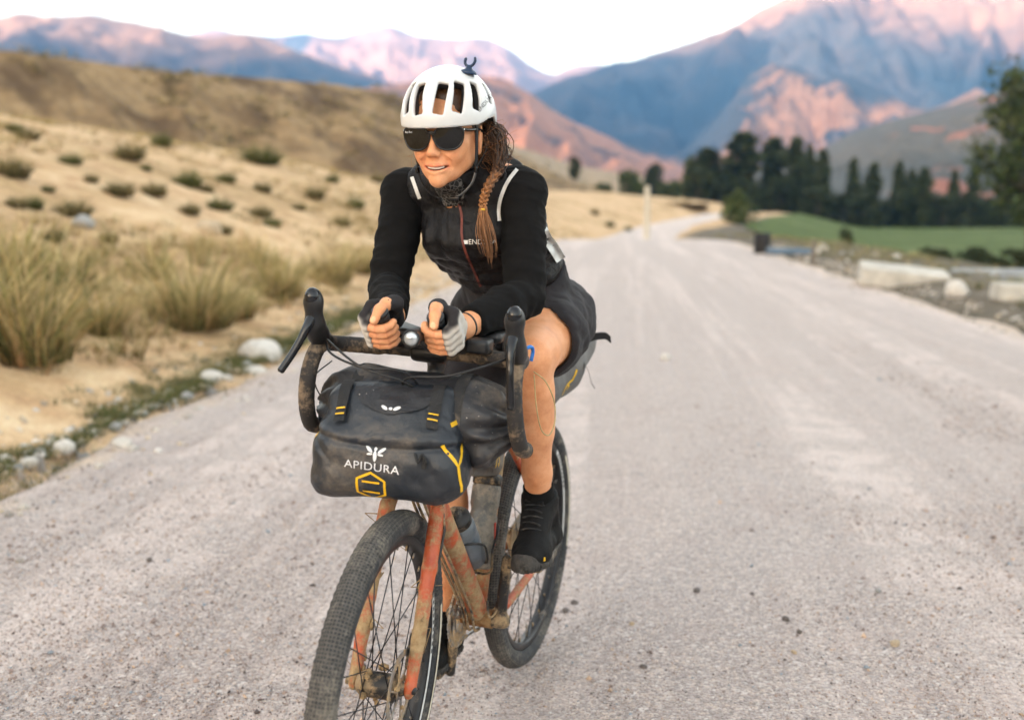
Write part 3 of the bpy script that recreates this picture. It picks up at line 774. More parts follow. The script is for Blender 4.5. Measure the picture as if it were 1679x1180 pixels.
pts, g_ = bank_points(6500, 5, 5, 80, 1.6, lambda g, y: 0.8 + g.random(len(y)) ** 1.2 * (4 + y * 0.55), -0.05, 0.45)
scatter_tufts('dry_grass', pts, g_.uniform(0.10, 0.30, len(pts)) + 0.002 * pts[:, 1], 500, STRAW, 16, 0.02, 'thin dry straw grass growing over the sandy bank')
pts, g_ = bank_points(170, 9, 6, 17, 1.2, lambda g, y: 0.9 + g.random(len(y)) * 1.8, -0.35, 0.8)
scatter_tufts('roadside_grass', pts, g_.uniform(0.22, 0.52, len(pts)), 505, STRAW, 22, 0.014, 'dry golden grass filling the gaps between the roadside tussocks', 0.3)
pts, g_ = bank_points(1500, 6, 4.2, 15, 1.0, lambda g, y: g.normal(0.16, 0.20, len(y)), -0.62, 0.9)
scatter_tufts('roadside_weeds', pts, g_.uniform(0.05, 0.11, len(pts)), 520, GREEN, 26, 0.03, 'low green weeds along the stony foot of the bank', 0.9)
pts, g_ = bank_points(900, 7, 11, 60, 1.0, lambda g, y: np.abs(g.normal(2.2, 2.2, len(y))) + 0.5, -0.6, 0.5, False)
scatter_tufts('verge_grass', pts, g_.uniform(0.08, 0.3, len(pts)), 540, GREEN + STRAW[:2], 18, 0.025, 'short rough grass along the right road verge', 0.8)

# scrub over the brown hill
hm_ = bpy.data.objects['hill_left'].data; hv_ = np.zeros(len(hm_.vertices) * 3, np.float32); hm_.vertices.foreach_get('co', hv_); hv_ = hv_.reshape(-1, 3)
g_ = np.random.default_rng(77); k_ = g_.choice(len(hv_), 5200); q_ = hv_[k_] + g_.normal(0, 1, (5200, 3)) * np.array([1.2, 1.2, 0.0]); ok_ = (fbm(q_ * np.array([0.05, 0.05, 0]), 3, 71) > -0.1) & (q_[:, 1] > 60)
scatter_tufts('hill_scrub', q_[ok_], g_.uniform(0.5, 1.3, int(ok_.sum())), 560, OLIVE + STRAW[:1], 12, 0.07, 'low scrub speckling the brown hill behind the slope', 0.7)

# stones
def mat_stone(name, a, b):
    n = NT(name); P = n.co('Object'); f = n.noise(5, 6, 0.6, P); g = n.noise(40, 4, 0.6, P)
    col = n.ramp(f, [(0.3, a), (0.7, b)]); return n.set(col, 0.85, 0, n.bump(n.math('ADD', f, n.math('MULTIPLY', g, 0.3)), 0.5, 0.02), 0.3)
M_ST = [mat_stone('pale_stone', (0.50, 0.46, 0.41), (0.72, 0.68, 0.62)), mat_stone('warm_stone', (0.40, 0.31, 0.21), (0.60, 0.48, 0.34)), mat_stone('grey_stone', (0.25, 0.25, 0.245), (0.42, 0.41, 0.39)), mat_stone('dark_stone', (0.09, 0.08, 0.075), (0.20, 0.17, 0.16))]
def rock_v(seed, sub=2, flat=0.7, rough=0.35):
    bm = bmesh.new(); bmesh.ops.create_icosphere(bm, subdivisions=sub, radius=1.0)
    v = np.array([tuple(q.co) for q in bm.verts]); f = np.array([[q.index for q in p.verts] for p in bm.faces]); bm.free()
    v = v * (1 + rough * fbm(v * 0.9 + seed * 7.1, 3, seed)[:, None]); g = np.random.default_rng(seed)
    for k in range(5):                                   # a few flat facets
        n = g.normal(size=3); n /= np.linalg.norm(n); d = v @ n; c = 0.72 + 0.2 * g.random(); v = v - np.maximum(d - c, 0)[:, None] * n * 0.85
    return v * np.array([1, 0.8, flat]), f
def rock_mesh(name, seed, m, sub=3, flat=0.7):
    v, f = rock_v(seed, sub, flat); return mesh_np(name, v, f, M_ST[m], True)
STN = [(427, 586, 84, 0, 'biggest pale boulder at the left road edge beside the brake lever'), (106, 750, 48, 0, 'largest white stone in the row of stones at the lower left'), (164, 748, 34, 1, 'round cream stone in the row at the lower left, right of the white one'),
       (170, 732, 36, 1, 'cream stone lying just behind the round cream stone'), (201, 752, 42, 0, 'flat pale stone at the right end of the lower left row'), (349, 624, 46, 0, 'pale stone left of the biggest boulder, among the weeds'), (414, 620, 54, 0, 'flat pale stone in front of the biggest boulder'),
       (259, 696, 30, 0, 'pale stone on the road side of the weeds, halfway along the edge'), (136, 753, 26, 2, 'small grey stone between the white and the round cream stone'), (342, 380, 54, 1, 'sandy boulder sticking out of the bank behind the grass tussocks'), (137, 372, 46, 2, 'flat grey slab on the slope below a shrub'),
       (54, 181, 26, 0, 'pale rock standing on the crest of the sandy slope')]
for i, (px, py, w, m, lab) in enumerate(STN):
    p, d = ground_at(px, py); s = w * d / FPX / 2.3
    o = obj('stone', rock_mesh('stone', 40 + i, m, 3, 0.6), None, Matrix.Translation(p + np.array([0, 0, s * 0.2])) @ Matrix.Rotation(i * 2.1, 4, 'Z') @ Matrix.Diagonal((s, s, s, 1)))
    tag(o, lab, 'stone', 'stones on the left road edge and slope')
st_me = [rock_mesh('stone', 70 + k, k % 3, 2, 0.65) for k in range(6)]
SM = [(190, 718, 24), (84, 729, 24), (67, 744, 20), (48, 761, 30), (8, 756, 26), (283, 679, 22), (306, 653, 22), (347, 650, 26), (239, 723, 24), (220, 735, 18), (120, 735, 16), (150, 712, 16), (325, 668, 18), (372, 634, 22), (390, 612, 18), (30, 770, 18), (262, 712, 14), (300, 690, 14), (205, 700, 14), (445, 602, 18), (330, 636, 16), (180, 760, 14), (95, 765, 16), (10, 778, 14), (405, 600, 20), (60, 720, 14), (285, 660, 14), (238, 680, 16)]
SM.sort()
for i, (px, py, w) in enumerate(SM):
    p, d = ground_at(px, py); s = w * d / FPX / 2.0
    o = obj('stone', st_me[i % 6], None, Matrix.Translation(p + np.array([0, 0, s * 0.2])) @ Matrix.Rotation(i * 1.3, 4, 'Z') @ Matrix.Diagonal((s, s, s, 1)))
    tag(o, f'small pale stone along the left road edge, {ordinal(i + 1)} small stone from the left', 'stone', 'small stones along the left road edge')
# single stones lying on the road
RS = [(1465, 1107, 17, 1, 'small tan pebble, roundest on the road at the lower right'), (1287, 1060, 14, 3, 'dark pebble on the right half of the road, lower right'), (1309, 1084, 11, 3, 'dark pebble just below another dark pebble at the lower right'), (941, 1021, 13, 3, 'dark pebble on the road right of the rear wheel'), (927, 1036, 13, 3, 'brown flat pebble nearest the rear wheel'),
      (1141, 1009, 13, 3, 'brown pebble on the road right of centre'), (1054, 1143, 12, 3, 'dark pebble near the bottom edge, right of the bicycle'), (247, 959, 12, 3, 'dark pebble alone on the left half of the road'), (1438, 1010, 11, 2, 'grey pebble at the right of the wheel tracks'), (1035, 1063, 10, 1, 'tan pebble near the rear wheel, to its lower right'), (1300, 1118, 10, 1, 'tan chip at the lower right beside the dark grit'), (1090, 605, 22, 0, 'pale stone lying far back on the road to the right of the cyclist')]
for i, (px, py, w, m, lab) in enumerate(RS):
    p, d = ground_at(px, py); s = w * d / FPX / 2.0
    o = obj('pebble', rock_mesh('pebble', 140 + i, m, 2, 0.7), None, Matrix.Translation(np.array([p[0], p[1], surf_z(p[0], p[1]) + s * 0.35])) @ Matrix.Rotation(i * 2.1, 4, 'Z') @ Matrix.Diagonal((s, s, s, 1)))
    tag(o, lab, 'pebble', 'pebbles lying on the gravel road')
# loose gravel
def gravel(n, seed):
    g = np.random.default_rng(seed)
    protos = [rock_v(200 + k, 1, 0.75, 0.4) for k in range(5)]
    small = []
    oct_v = np.array([(1, 0, 0), (0, 1, 0), (-1, 0, 0), (0, -1, 0), (0, 0, 1), (0, 0, -1.0)]); oct_f = np.array([(0, 1, 4), (1, 2, 4), (2, 3, 4), (3, 0, 4), (1, 0, 5), (2, 1, 5), (3, 2, 5), (0, 3, 5)])
    y = 1.75 + 9.0 * g.random(n) ** 2.3; half = 0.52 * y + 0.4; x = g.uniform(-1, 1, n) * half
    c = road_c(y); h = road_h(y); keep = (x > c - h * 1.06) & (x < c + h * 1.05)
    t = fbm(xy0((x - 0.1025 * y) * 1.3, y * 0.12), 3, 77) + 0.5 * fbm(xy0(x * 1.5, y * 1.5), 3, 78)
    keep &= (t + g.normal(0, 0.22, n) + 0.5 * np.clip(1 - y / 3.6, 0, 1)) > (-0.05 + 0.9 * np.clip((y - 4.5) / 6.2, 0, 1))
    x, y = x[keep], y[keep]; m = len(x)
    r = 0.0014 + 0.0026 * g.random(m) ** 2.2 + 0.0004 * np.maximum(y - 2, 0)
    big = g.random(m) < 0.03; r[big] *= 2.3
    z = road_height(x, y) + r * 0.35
    V = []; F = []; C = []; off = 0
    pal = np.array([(0.12, 0.10, 0.095), (0.26, 0.20, 0.18), (0.36, 0.30, 0.275), (0.45, 0.38, 0.35), (0.50, 0.36, 0.26), (0.60, 0.56, 0.54), (0.26, 0.30, 0.34), (0.40, 0.30, 0.25)])
    pc = pal[g.choice(len(pal), m, p=[.10, .19, .23, .18, .10, .07, .04, .09])] * (0.75 + 0.5 * g.random((m, 1)))
    # small grains: jittered octahedra, all at once
    a = g.random(m) * 6.283; sc = r[:, None] * g.uniform(0.7, 1.3, (m, 3)) * np.array([1, 1, 0.75])
    q = oct_v[None] * sc[:, None, :] * g.uniform(0.75, 1.25, (m, 6, 1)); tilt = g.normal(0, 0.4, (m, 1))
    q[..., 2] += q[..., 0] * tilt
    ca, sa = np.cos(a)[:, None], np.sin(a)[:, None]
    q = np.stack([q[..., 0] * ca - q[..., 1] * sa, q[..., 0] * sa + q[..., 1] * ca, q[..., 2]], -1) + np.stack([x, y, z], -1)[:, None, :]
    V = q.reshape(-1, 3); F = (oct_f[None] + (np.arange(m) * 6)[:, None, None]).reshape(-1, 3); C = np.repeat(pc, 6, 0)
    me = mesh_np('gravel', V, F, None, False); set_col(me, 'Col', np.concatenate([C, np.ones((len(C), 1))], 1))
    nn = NT('loose_gravel'); me.materials.append(nn.set(nn.attr('Col'), 0.9, 0, None, 0.25))
    return tag(obj('gravel', me), 'loose grit and gravel strewn over the road', None, None, 'stuff')
gravel(230000, 11)

# small chips along both road edges
def edge_chips(n, seed):
    g = np.random.default_rng(seed); protos = [rock_v(240 + k, 1, 0.7, 0.4) for k in range(5)]; V = []; F = []; C = []; off = 0
    pal = np.array([(0.52, 0.47, 0.41), (0.40, 0.33, 0.26), (0.30, 0.27, 0.24), (0.58, 0.48, 0.36), (0.62, 0.58, 0.53)])
    for i in range(n):
        y = 4.0 + 34 * g.random() ** 1.7; sd = -1 if g.random() < 0.62 else 1; x = float(road_c(np.array(y)) + sd * (road_h(np.array(y)) + g.normal(0.05, 0.30))); r = g.uniform(0.008, 0.030) + 0.0006 * y
        v, f = protos[i % 5]; a = g.random() * 6.28; q = v * r; q = np.stack([q[:, 0] * math.cos(a) - q[:, 1] * math.sin(a), q[:, 0] * math.sin(a) + q[:, 1] * math.cos(a), q[:, 2]], 1) + np.array([x, y, r * 0.2]); V.append(q); F.append(f + off); off += len(v); C.append(np.tile(pal[g.integers(5)] * g.uniform(0.7, 1.2), (len(v), 1)))
    V = np.concatenate(V); z = np.where(np.abs(V[:, 0] - road_c(V[:, 1])) < road_h(V[:, 1]) * 0.93, road_height(V[:, 0], V[:, 1]), terrain(V[:, 0], V[:, 1])); V[:, 2] += z
    me = mesh_np('edge_gravel', V, np.concatenate(F), None, False); C = np.concatenate(C); set_col(me, 'Col', np.concatenate([C, np.ones((len(C), 1))], 1)); me.materials.append(bpy.data.materials['loose_gravel'])
    return tag(obj('edge_gravel', me), 'small stone chips strewn along both road edges', None, None, 'stuff')
edge_chips(2600, 15)

# ---- things on the right verge
def mat_concrete(name, a, b):
    n = NT(name); f = n.noise(3, 6, 0.6); g = n.noise(30, 5, 0.7); col = n.ramp(f, [(0.3, a), (0.7, b)])
    return n.set(n.mix(0.3, col, n.ramp(g, [(0.3, (0.3, 0.3, 0.3)), (0.7, (0.75, 0.75, 0.75))]), 'OVERLAY'), 0.85, 0, n.bump(n.math('ADD', f, g), 0.4, 0.02), 0.3)
M_CON = mat_concrete('weathered_concrete', (0.38, 0.35, 0.30), (0.64, 0.60, 0.53)); M_CONB = mat_concrete('grey_concrete', (0.28, 0.30, 0.32), (0.44, 0.46, 0.48))
def block(name, px, py, size, rz, mat, label, cat, tilt=(0, 0), sink=0.05, bev=0.04, grp=None):
    p, d = ground_at(px, py); v, f = box_np(size, bev)
    v = v + 0.015 * fbm(v * 3 + px, 3, 5)[:, None] * np.sign(v)
    o = obj(name, mesh_np(name, v, f, mat, False), None, Matrix.Translation(p + np.array([0, 0, size[2] / 2 - sink])) @ Matrix.Rotation(R(rz), 4, 'Z') @ Matrix.Rotation(R(tilt[0]), 4, 'X') @ Matrix.Rotation(R(tilt[1]), 4, 'Y'))
    return tag(o, label, cat, grp)
block('concrete_slab', 1480, 464, (1.45, 0.95, 0.32), -14, M_CON, 'large pale concrete slab tilted on the right road verge', 'concrete block', (5, 6), 0.06)
block('concrete_block', 1668, 490, (0.62, 0.5, 0.26), -8, M_CON, 'pale concrete block cut off by the right edge of the photo', 'concrete block', (0, 3))
block('concrete_wall', 1690, 466, (2.9, 0.35, 0.30), -6, M_CONB, 'low grey concrete wall behind the pale block at the right edge', 'concrete wall', (0, 0), 0.02)
p, d = ground_at(1568, 488); s = 36 * d / FPX / 2
tag(obj('stone', rock_mesh('stone', 91, 0, 3, 0.95), None, Matrix.Translation(p + np.array([0, 0, s * 0.6])) @ Matrix.Diagonal((s, s, s, 1))), 'white boulder on the right verge between the slab and the grey wall', 'stone')
for i, y in enumerate(sorted(random.uniform(12, 40) for _ in range(26))):
    r = random.uniform(-0.1, 2.6); x = float(road_c(np.array(y)) + road_h(np.array(y))) + r; s = random.uniform(0.05, 0.15)
    o = obj('stone', st_me[i % 6], None, Matrix.Translation((x, y, surf_z(x, y) + s * 0.2)) @ Matrix.Rotation(i * 1.9, 4, 'Z') @ Matrix.Diagonal((s, s, s, 1)))
    tag(o, f'small grey stone on the right road verge, {ordinal(i + 1)} nearest to the camera', 'stone', 'small stones along the right verge')
# fallen oil drum, blue pipe and a marker post farther along
M_TAR = simple('tarred_steel', (0.02, 0.018, 0.018), 0.6, 0.3, 0.3, 12); M_BLUEP = simple('faded_blue_plastic', (0.09, 0.15, 0.22), 0.6, 0, 0.3, 6, 0, 1, (0.4, 0.36, 0.3), 0.4)
M_WOOD = simple('grey_wood', (0.16, 0.13, 0.10), 0.9, 0, 0.35, 18, 0.4, 60); M_POLE = simple('pale_concrete_pole', (0.60, 0.53, 0.42), 0.85, 0, 0.15, 5)
p, d = ground_at(1249, 419); e = empty('oil_drum', Matrix.Translation(p), 'black oil drum standing at the far right road edge beside the blue pipe', 'drum')
MB().lathe([(0.24, 0), (0.25, 0.01), (0.25, 0.22), (0.262, 0.235), (0.25, 0.25), (0.25, 0.42), (0.262, 0.435), (0.25, 0.45), (0.25, 0.62), (0.26, 0.63), (0.23, 0.63), (0.228, 0.61), (0.01, 0.61)], (0, 0, -0.02), (0, 0, 1), 28).build('drum_body', M_TAR, e, True, None, 40)
MB().disc((0.12, 0.05, 0.60), (0, 0, 1), 0.03, 0.03, 14).build('bung_cap', M_BLUEP, e)
p, d = ground_at(1300, 420); e = empty('pipe_bundle', Matrix.Translation(p) @ Matrix.Rotation(R(-12), 4, 'Z'), 'faded blue plastic pipe lying at the far right road edge', 'pipe')
MB().tube([(-0.72, 0, 0.13), (0.7, 0.03, 0.12)], 0.10, 20, False).tube([(-0.72, 0, 0.13), (0.7, 0.03, 0.12)], 0.085, 20, False).build('pipe', M_BLUEP, e)
MB().tube([(0.6, 0.028, 0.122), (0.72, 0.03, 0.12)], 0.12, 20, False).build('pipe_collar', M_CON, e)
p, d = ground_at(1334, 432); e = empty('marker_post', Matrix.Translation(p), 'short dark wooden post at the right road edge past the blue pipe', 'post')
MB().box((0, 0, 0.22), (0.09, 0.09, 0.55), None, 0.01).build('post_shaft', M_WOOD, e, False); MB().box((0, 0, 0.51), (0.11, 0.11, 0.03), None, 0.008).build('post_cap', M_WOOD, e, False)
pp = at(1060, 393, 72); pz = surf_z(pp[0], pp[1]); e = empty('concrete_pole', Matrix.Translation((pp[0], pp[1], pz - 0.2)), 'pale concrete pole standing by the road where it dips out of sight', 'pole')
hh = at(1060, 306, 72)[2] - pz + 0.2
MB().tube([(0, 0, 0), (0, 0, hh)], [0.20, 0.17], 4).build('pole_shaft', M_POLE, e, False); MB().box((0, 0, hh + 0.02), (0.3, 0.3, 0.05), None, 0.01).build('pole_cap', M_POLE, e, False)
pp, d = ground_at(387, 231); hh = at(387, 92, pp[1])[2] - pp[2]; e = empty('utility_pole', Matrix.Translation(pp), 'thin grey wooden utility pole on the slope in front of the brown hill', 'pole')
MB().tube([(0, 0, -0.3), (0, 0, hh)], [0.10, 0.07], 10).build('pole_shaft', M_POLE, e)
MB().box((0, 0, hh - 0.35), (1.1, 0.08, 0.1), None, 0.01).build('crossarm', M_WOOD, e, False)
for sx in (-0.45, 0.45): MB().lathe([(0.03, 0), (0.05, 0.03), (0.03, 0.07), (0.045, 0.1), (0.02, 0.14)], (sx, 0, hh - 0.30), (0, 0, 1), 10).build('insulator', M_CONB, e)

# ---- trees
def leaf_cloud(P, size, seed, pal):
    g = np.random.default_rng(seed); n = len(P)
    a = g.normal(size=(n, 3)); a /= np.linalg.norm(a, axis=1, keepdims=True); b = np.cross(a, g.normal(size=(n, 3))); b /= np.linalg.norm(b, axis=1, keepdims=True)
    s = size * g.uniform(0.6, 1.4, (n, 1)); a = a * s; b = b * s * 0.7
    V = np.stack([P - a, P - b * 0.9 + a * 0.1, P + a, P + b], 1).reshape(-1, 3); F = np.arange(4 * n).reshape(n, 4)
    pal = np.array(pal); c = pal[g.choice(len(pal), n)] * g.uniform(0.7, 1.35, (n, 1)); C = np.repeat(np.concatenate([c, np.ones((n, 1))], 1), 4, 0)
    return V, F, C
POPG = [(0.055, 0.075, 0.030), (0.075, 0.095, 0.038), (0.042, 0.056, 0.026), (0.095, 0.10, 0.046)]
DARKG = [(0.030, 0.045, 0.018), (0.045, 0.06, 0.022), (0.025, 0.035, 0.018), (0.06, 0.065, 0.03)]
MIDG = [(0.06, 0.085, 0.025), (0.09, 0.115, 0.035), (0.045, 0.065, 0.02), (0.12, 0.13, 0.05)]
def tree_meshes(kind, seed, H, Wd, n, size, pal):
    g = np.random.default_rng(seed); P = []; limbs = MB()
    trunk = smooth_path([(0, 0, -0.4), (0.02 * H * g.normal() * 0.3, 0, H * 0.3), (0.02 * H * g.normal() * 0.3, 0.01 * H * g.normal(), H * 0.62), (0, 0, H * 0.9)], 14)
    limbs.tube(trunk, np.linspace(0.022 * H + 0.05, 0.004 * H, 14), 8)
    lo = {'poplar': 0.06, 'round': 0.28, 'bush': 0.02}[kind]
    cl = []
    m = {'poplar': 90, 'round': 60, 'bush': 34}[kind]
    for k in range(m):
        t = lo + (1 - lo) * ((k + g.random()) / m)
        if kind == 'poplar': rad = Wd * (0.55 + 0.45 * math.sin(min(1, t * 1.35) * math.pi * 0.62)) * (1 - max(0, t - 0.72) / 0.30) ** 0.7 if t < 1 else 0.05
        else: rad = Wd * math.sqrt(max(0.02, 1 - ((t - 0.5 - lo * 0.35) / (0.52)) ** 2))
        a = g.random() * 6.283; rr = rad * math.sqrt(g.random()) * (0.62 if kind == 'poplar' else 0.85)
        c = np.array([rr * math.cos(a), rr * math.sin(a), t * H]); cl.append((c, (0.40 if kind == 'poplar' else 0.36) * Wd * g.uniform(0.6, 1.15)))
        if k % 2 == 0:
            b0 = np.array([0, 0, max(0.05 * H, t * H * (0.8 if kind == 'poplar' else 0.6))]); limbs.tube([b0, (b0 + c) / 2 + np.array([0, 0, -0.02 * H]), c], [0.006 * H, 0.004 * H, 0.002 * H], 5)
    per = n // m
    for c, r in cl:
        q = g.normal(size=(per, 3)); q /= np.linalg.norm(q, axis=1, keepdims=True); q *= (r * g.random((per, 1)) ** 0.45)
        if kind == 'poplar': q[:, 2] *= 1.6
        P.append(c + q)
    v, f, c = leaf_cloud(np.concatenate(P), size, seed + 1, pal); v[:, 2] = np.maximum(v[:, 2], 0.02)
    me = mesh_np('crown', v, f, M_LEAF, False); set_col(me, 'Col', c)
    tm = mesh_np('trunk', np.concatenate(limbs.v), limbs.f, M_BARK, True)
    return tm, me
def plant(name, meshes, p, sx, sz, label, cat, group=None, rz=0.0):
    e = empty(name, Matrix.Translation(p) @ Matrix.Rotation(rz, 4, 'Z') @ Matrix.Diagonal((sx, sx, sz, 1)), label, cat, group)
    obj('trunk', meshes[0], e); obj('crown', meshes[1], e); return e
pop = [tree_meshes('poplar', 600 + k, 10.0, 1.15, 4500, 0.20, POPG) for k in range(4)]
POP = [(1158, 250, 46), (1214, 224, 52), (1265, 234, 40), (1301, 233, 28), (1324, 246, 18), (1344, 252, 24), (1396, 267, 20), (1429, 274, 22), (1471, 274, 20), (1491, 284, 18), (1512, 282, 24), (1561, 285, 16), (1593, 281, 18)]
for i, (px, top, w) in enumerate(POP):
    D = 246 + 6 * ((i * 7) % 5) - 1.2 * i; b = at(px, 372, D); z0 = float(terrain(np.array([b[0]]), np.array([b[1]]))[0]); H = at(px, top, D)[2] - z0
    plant('poplar_tree', pop[i % 4], (b[0], b[1], z0), w * D / FPX / 1.5, H * 1.04 / 10.0, f'slender dark poplar, {ORD[i]} from the left in the row behind the field', 'tree', 'poplars behind the green field', i * 1.3)
for i in range(12):
    px = 1150 + i * 40 + random.uniform(-10, 10); D = 285 + random.uniform(-6, 12); b = at(px, 372, D); z0 = float(terrain(np.array([b[0]]), np.array([b[1]]))[0]); H = at(px, 276 + 3.2 * i + random.uniform(-10, 14) + (0 if i > 3 else -8), D)[2] - z0
    plant('poplar_tree', pop[(i + 1) % 4], (b[0], b[1], z0), random.uniform(1.5, 2.2), H / 10.0, f'slender dark poplar, {ordinal(i + 1)} from the left in the rear poplar row', 'tree', 'rear row of poplars', i * 0.7)
rnd = [tree_meshes('round', 640 + k, 6.0, 2.4, 2600, 0.22, DARKG if k % 2 else MIDG) for k in range(3)]
bsh = [tree_meshes('bush', 660 + k, 3.0, 1.9, 1800, 0.16, DARKG if k else MIDG) for k in range(3)]
CT = [(1030, 352, 282, 46, 260, 'dark round tree, left one of the far trees where the road bends'), (1072, 350, 272, 34, 300, 'narrow dark tree, tallest among the far trees left of the poplars'), (1100, 352, 298, 52, 280, 'mid green round tree right of the pale pole, far off'), (1132, 356, 262, 34, 250, 'dark tree just left of the poplar row'), (942, 300, 258, 20, 210, 'small dark tree standing on the far hillside just right of the cyclist'), (990, 335, 300, 34, 230, 'small bushy tree on the hillside left of the pale pole'), (1052, 345, 300, 40, 340, 'far round tree behind the pale pole')]
for i, (px, base, top, w, D, lab) in enumerate(CT):
    b = at(px, base, D); H = at(px, top, D)[2] - b[2]
    plant('round_tree', rnd[i % 3], (b[0], b[1], b[2] - 0.3), w * D / FPX / 4.8, H / 6.0, lab, 'tree', 'far trees where the road bends', i * 0.9)
p = at(1210, 386, 112); plant('bush', bsh[0], (p[0], p[1], p[2] - 0.2), 60 * 112 / FPX / 3.8, (at(1210, 316, 112)[2] - p[2]) / 3.0, 'light green rounded bush at the right of the road bend, in front of the poplars', 'bush')
p = at(1385, 423, 62); plant('bush', bsh[1], (p[0], p[1], p[2] - 0.2), 30 * 62 / FPX / 3.8, (at(1385, 374, 62)[2] - p[2]) / 3.0, 'dark upright bush standing alone at the near edge of the green field', 'bush')
for i, (px, py, w, h) in enumerate([(1530, 432, 70, 30), (1600, 436, 80, 34), (1665, 436, 70, 32)]):
    p = at(px, py, 48); plant('bush', bsh[1 + i % 2], (p[0], p[1], p[2] - 0.2), w * 48 / FPX / 3.8, h * 48 / FPX / 3.0, ['low dark bush behind the concrete slab', 'low dark bush behind the white boulder', 'low dark bush behind the grey wall at the right edge'][i], 'bush', 'low bushes below the right verge')
for i in range(17):
    px = 1140 + i * 34 + random.uniform(-8, 8); D = 238 + random.uniform(-5, 8); b = at(px, 374, D); z0 = float(terrain(np.array([b[0]]), np.array([b[1]]))[0])
    plant('undergrowth_bush', bsh[1 + i % 2], (b[0], b[1], z0), random.uniform(2.0, 2.8), random.uniform(1.6, 2.3), f'dark bush at the feet of the poplars, {ordinal(i + 1)} from the left', 'bush', 'undergrowth bushes below the poplars', i * 1.1)
for i in range(16):
    px = 1120 + i * 42 + random.uniform(-10, 10); D = 300 + random.uniform(0, 60); b = at(px, 366, D); s = random.uniform(0.9, 1.3)
    plant('round_tree', rnd[1], (b[0], b[1], -3.2), s * 1.2, s, f'low dark tree in the belt behind the poplars, {ordinal(i + 1)} from the left', 'tree', 'tree belt behind the poplars', i * 1.1)
big = tree_meshes('round', 690, 14.0, 5.2, 5200, 0.26, MIDG + POPG)
b = at(1690, 372, 88); plant('broadleaf_tree', big, (b[0], b[1], -3.0), 0.98, (at(1690, 132, 88)[2] + 3.0) / 14.0, 'large leafy tree at the right edge of the photo, in front of the poplars', 'tree')

# ================================================================== BICYCLE
YAW = -1.8921; LEAN = 0.0373; ORG = Vector((0.0399, 3.1321, 0.006))
MW_B = Matrix.Translation(ORG) @ Matrix.Rotation(YAW, 4, 'Z') @ Matrix.Rotation(-LEAN, 4, 'X')      # bicycle: x forward, y to its left
MW_P = Matrix.Translation(ORG) @ Matrix.Rotation(YAW, 4, 'Z')                                        # rider, upright
WR, WB = 0.36, 1.03
AX_P = np.array([0.977, 0, 0.36]); AX_D = np.array([-0.326, 0, 0.945]); STEER = 5.5
RS_ = rot_axis(AX_D, STEER)
def st(v): return (np.asarray(v, float) - AX_P) @ RS_.T + AX_P       # turn with the handlebar

MUD = (0.36, 0.25, 0.14)
def mat_paint():
    n = NT('muddy_red_paint'); P = n.co('Object')
    a = n.noise(9, 8, 0.7, P); b = n.noise(60, 5, 0.7, P)
    k = n.sramp(n.math('ADD', a, n.math('MULTIPLY', b, 0.25)), 0.545, 0.69)
    col = n.ramp(n.noise(25, 4, 0.6, P), [(0.3, (0.42, 0.065, 0.020)), (0.7, (0.58, 0.12, 0.040))])
    mud = n.ramp(b, [(0.3, (0.26, 0.16, 0.075)), (0.7, (0.48, 0.34, 0.18))])
    col = n.mix(k, col, mud); rg = n.math('ADD', n.math('MULTIPLY', k, 0.55), 0.34)
    return n.set(col, rg, 0, n.bump(n.math('MULTIPLY', k, n.math('ADD', b, 0.4)), 0.5, 0.004), 0.5)
M_PAINT = mat_paint()
def mat_mudded(name, base, amt, rough=0.5, metal=0.0, sc=14, mud=MUD):
    n = NT(name); P = n.co('Object'); a = n.noise(sc, 8, 0.72, P); b = n.noise(90, 4, 0.7, P)
    k = n.sramp(n.math('ADD', a, n.math('MULTIPLY', b, 0.2)), 0.80 - 0.4 * amt, 0.92 - 0.34 * amt)
    md = n.ramp(b, [(0.3, tuple(q * 0.7 for q in mud)), (0.7, tuple(q * 1.15 for q in mud))])
    col = n.mix(k, n.ramp(n.noise(40, 3, 0.6, P), [(0.3, tuple(q * 0.8 for q in base)), (0.7, tuple(q * 1.2 for q in base))]), md)
    return n.set(col, n.math('ADD', n.math('MULTIPLY', k, 0.9 - rough), rough), n.math('MULTIPLY', n.math('SUBTRACT', 1.0, k), metal), n.bump(n.math('MULTIPLY', k, b), 0.5, 0.003), 0.5)
M_BLKMUD = mat_mudded('muddy_black_parts', (0.022, 0.021, 0.021), 0.62, 0.45, 0.2)
M_BLK = mat_mudded('dusty_black_parts', (0.016, 0.016, 0.017), 0.28, 0.42, 0.0, 10, (0.22, 0.18, 0.14))
M_STEEL = mat_mudded('muddy_steel', (0.30, 0.29, 0.28), 0.72, 0.4, 0.8)
M_SPOKE = simple('dark_spoke_steel', (0.06, 0.06, 0.065), 0.4, 0.8, 0.2, 30)
M_TAPE = mat_mudded('worn_bar_tape', (0.028, 0.024, 0.022), 0.60, 0.75, 0, 16, (0.24, 0.17, 0.11))
M_HOOD = simple('rubber_hood', (0.014, 0.014, 0.015), 0.38, 0, 0.3, 20, 0.15, 300)
M_GLOSS = simple('glossy_black_lever', (0.008, 0.009, 0.012), 0.16, 0.0, 0.2, 20)
M_RIM = mat_mudded('dusty_black_rim', (0.02, 0.02, 0.022), 0.35, 0.4, 0.3, 12, (0.25, 0.21, 0.17))
M_RUST = mat_mudded('rusty_mud_shell', (0.22, 0.09, 0.025), 0.55, 0.7, 0.1, 10, (0.30, 0.18, 0.08))
M_WHITE_D = simple('white_decal', (0.74, 0.73, 0.70), 0.6, 0, 0.15, 60, 0, 1, (0.35, 0.28, 0.2), 0.25, 30)
M_CREAM_D = simple('cream_decal', (0.66, 0.60, 0.47), 0.65, 0, 0.2, 60, 0, 1, (0.30, 0.24, 0.17), 0.35, 30)
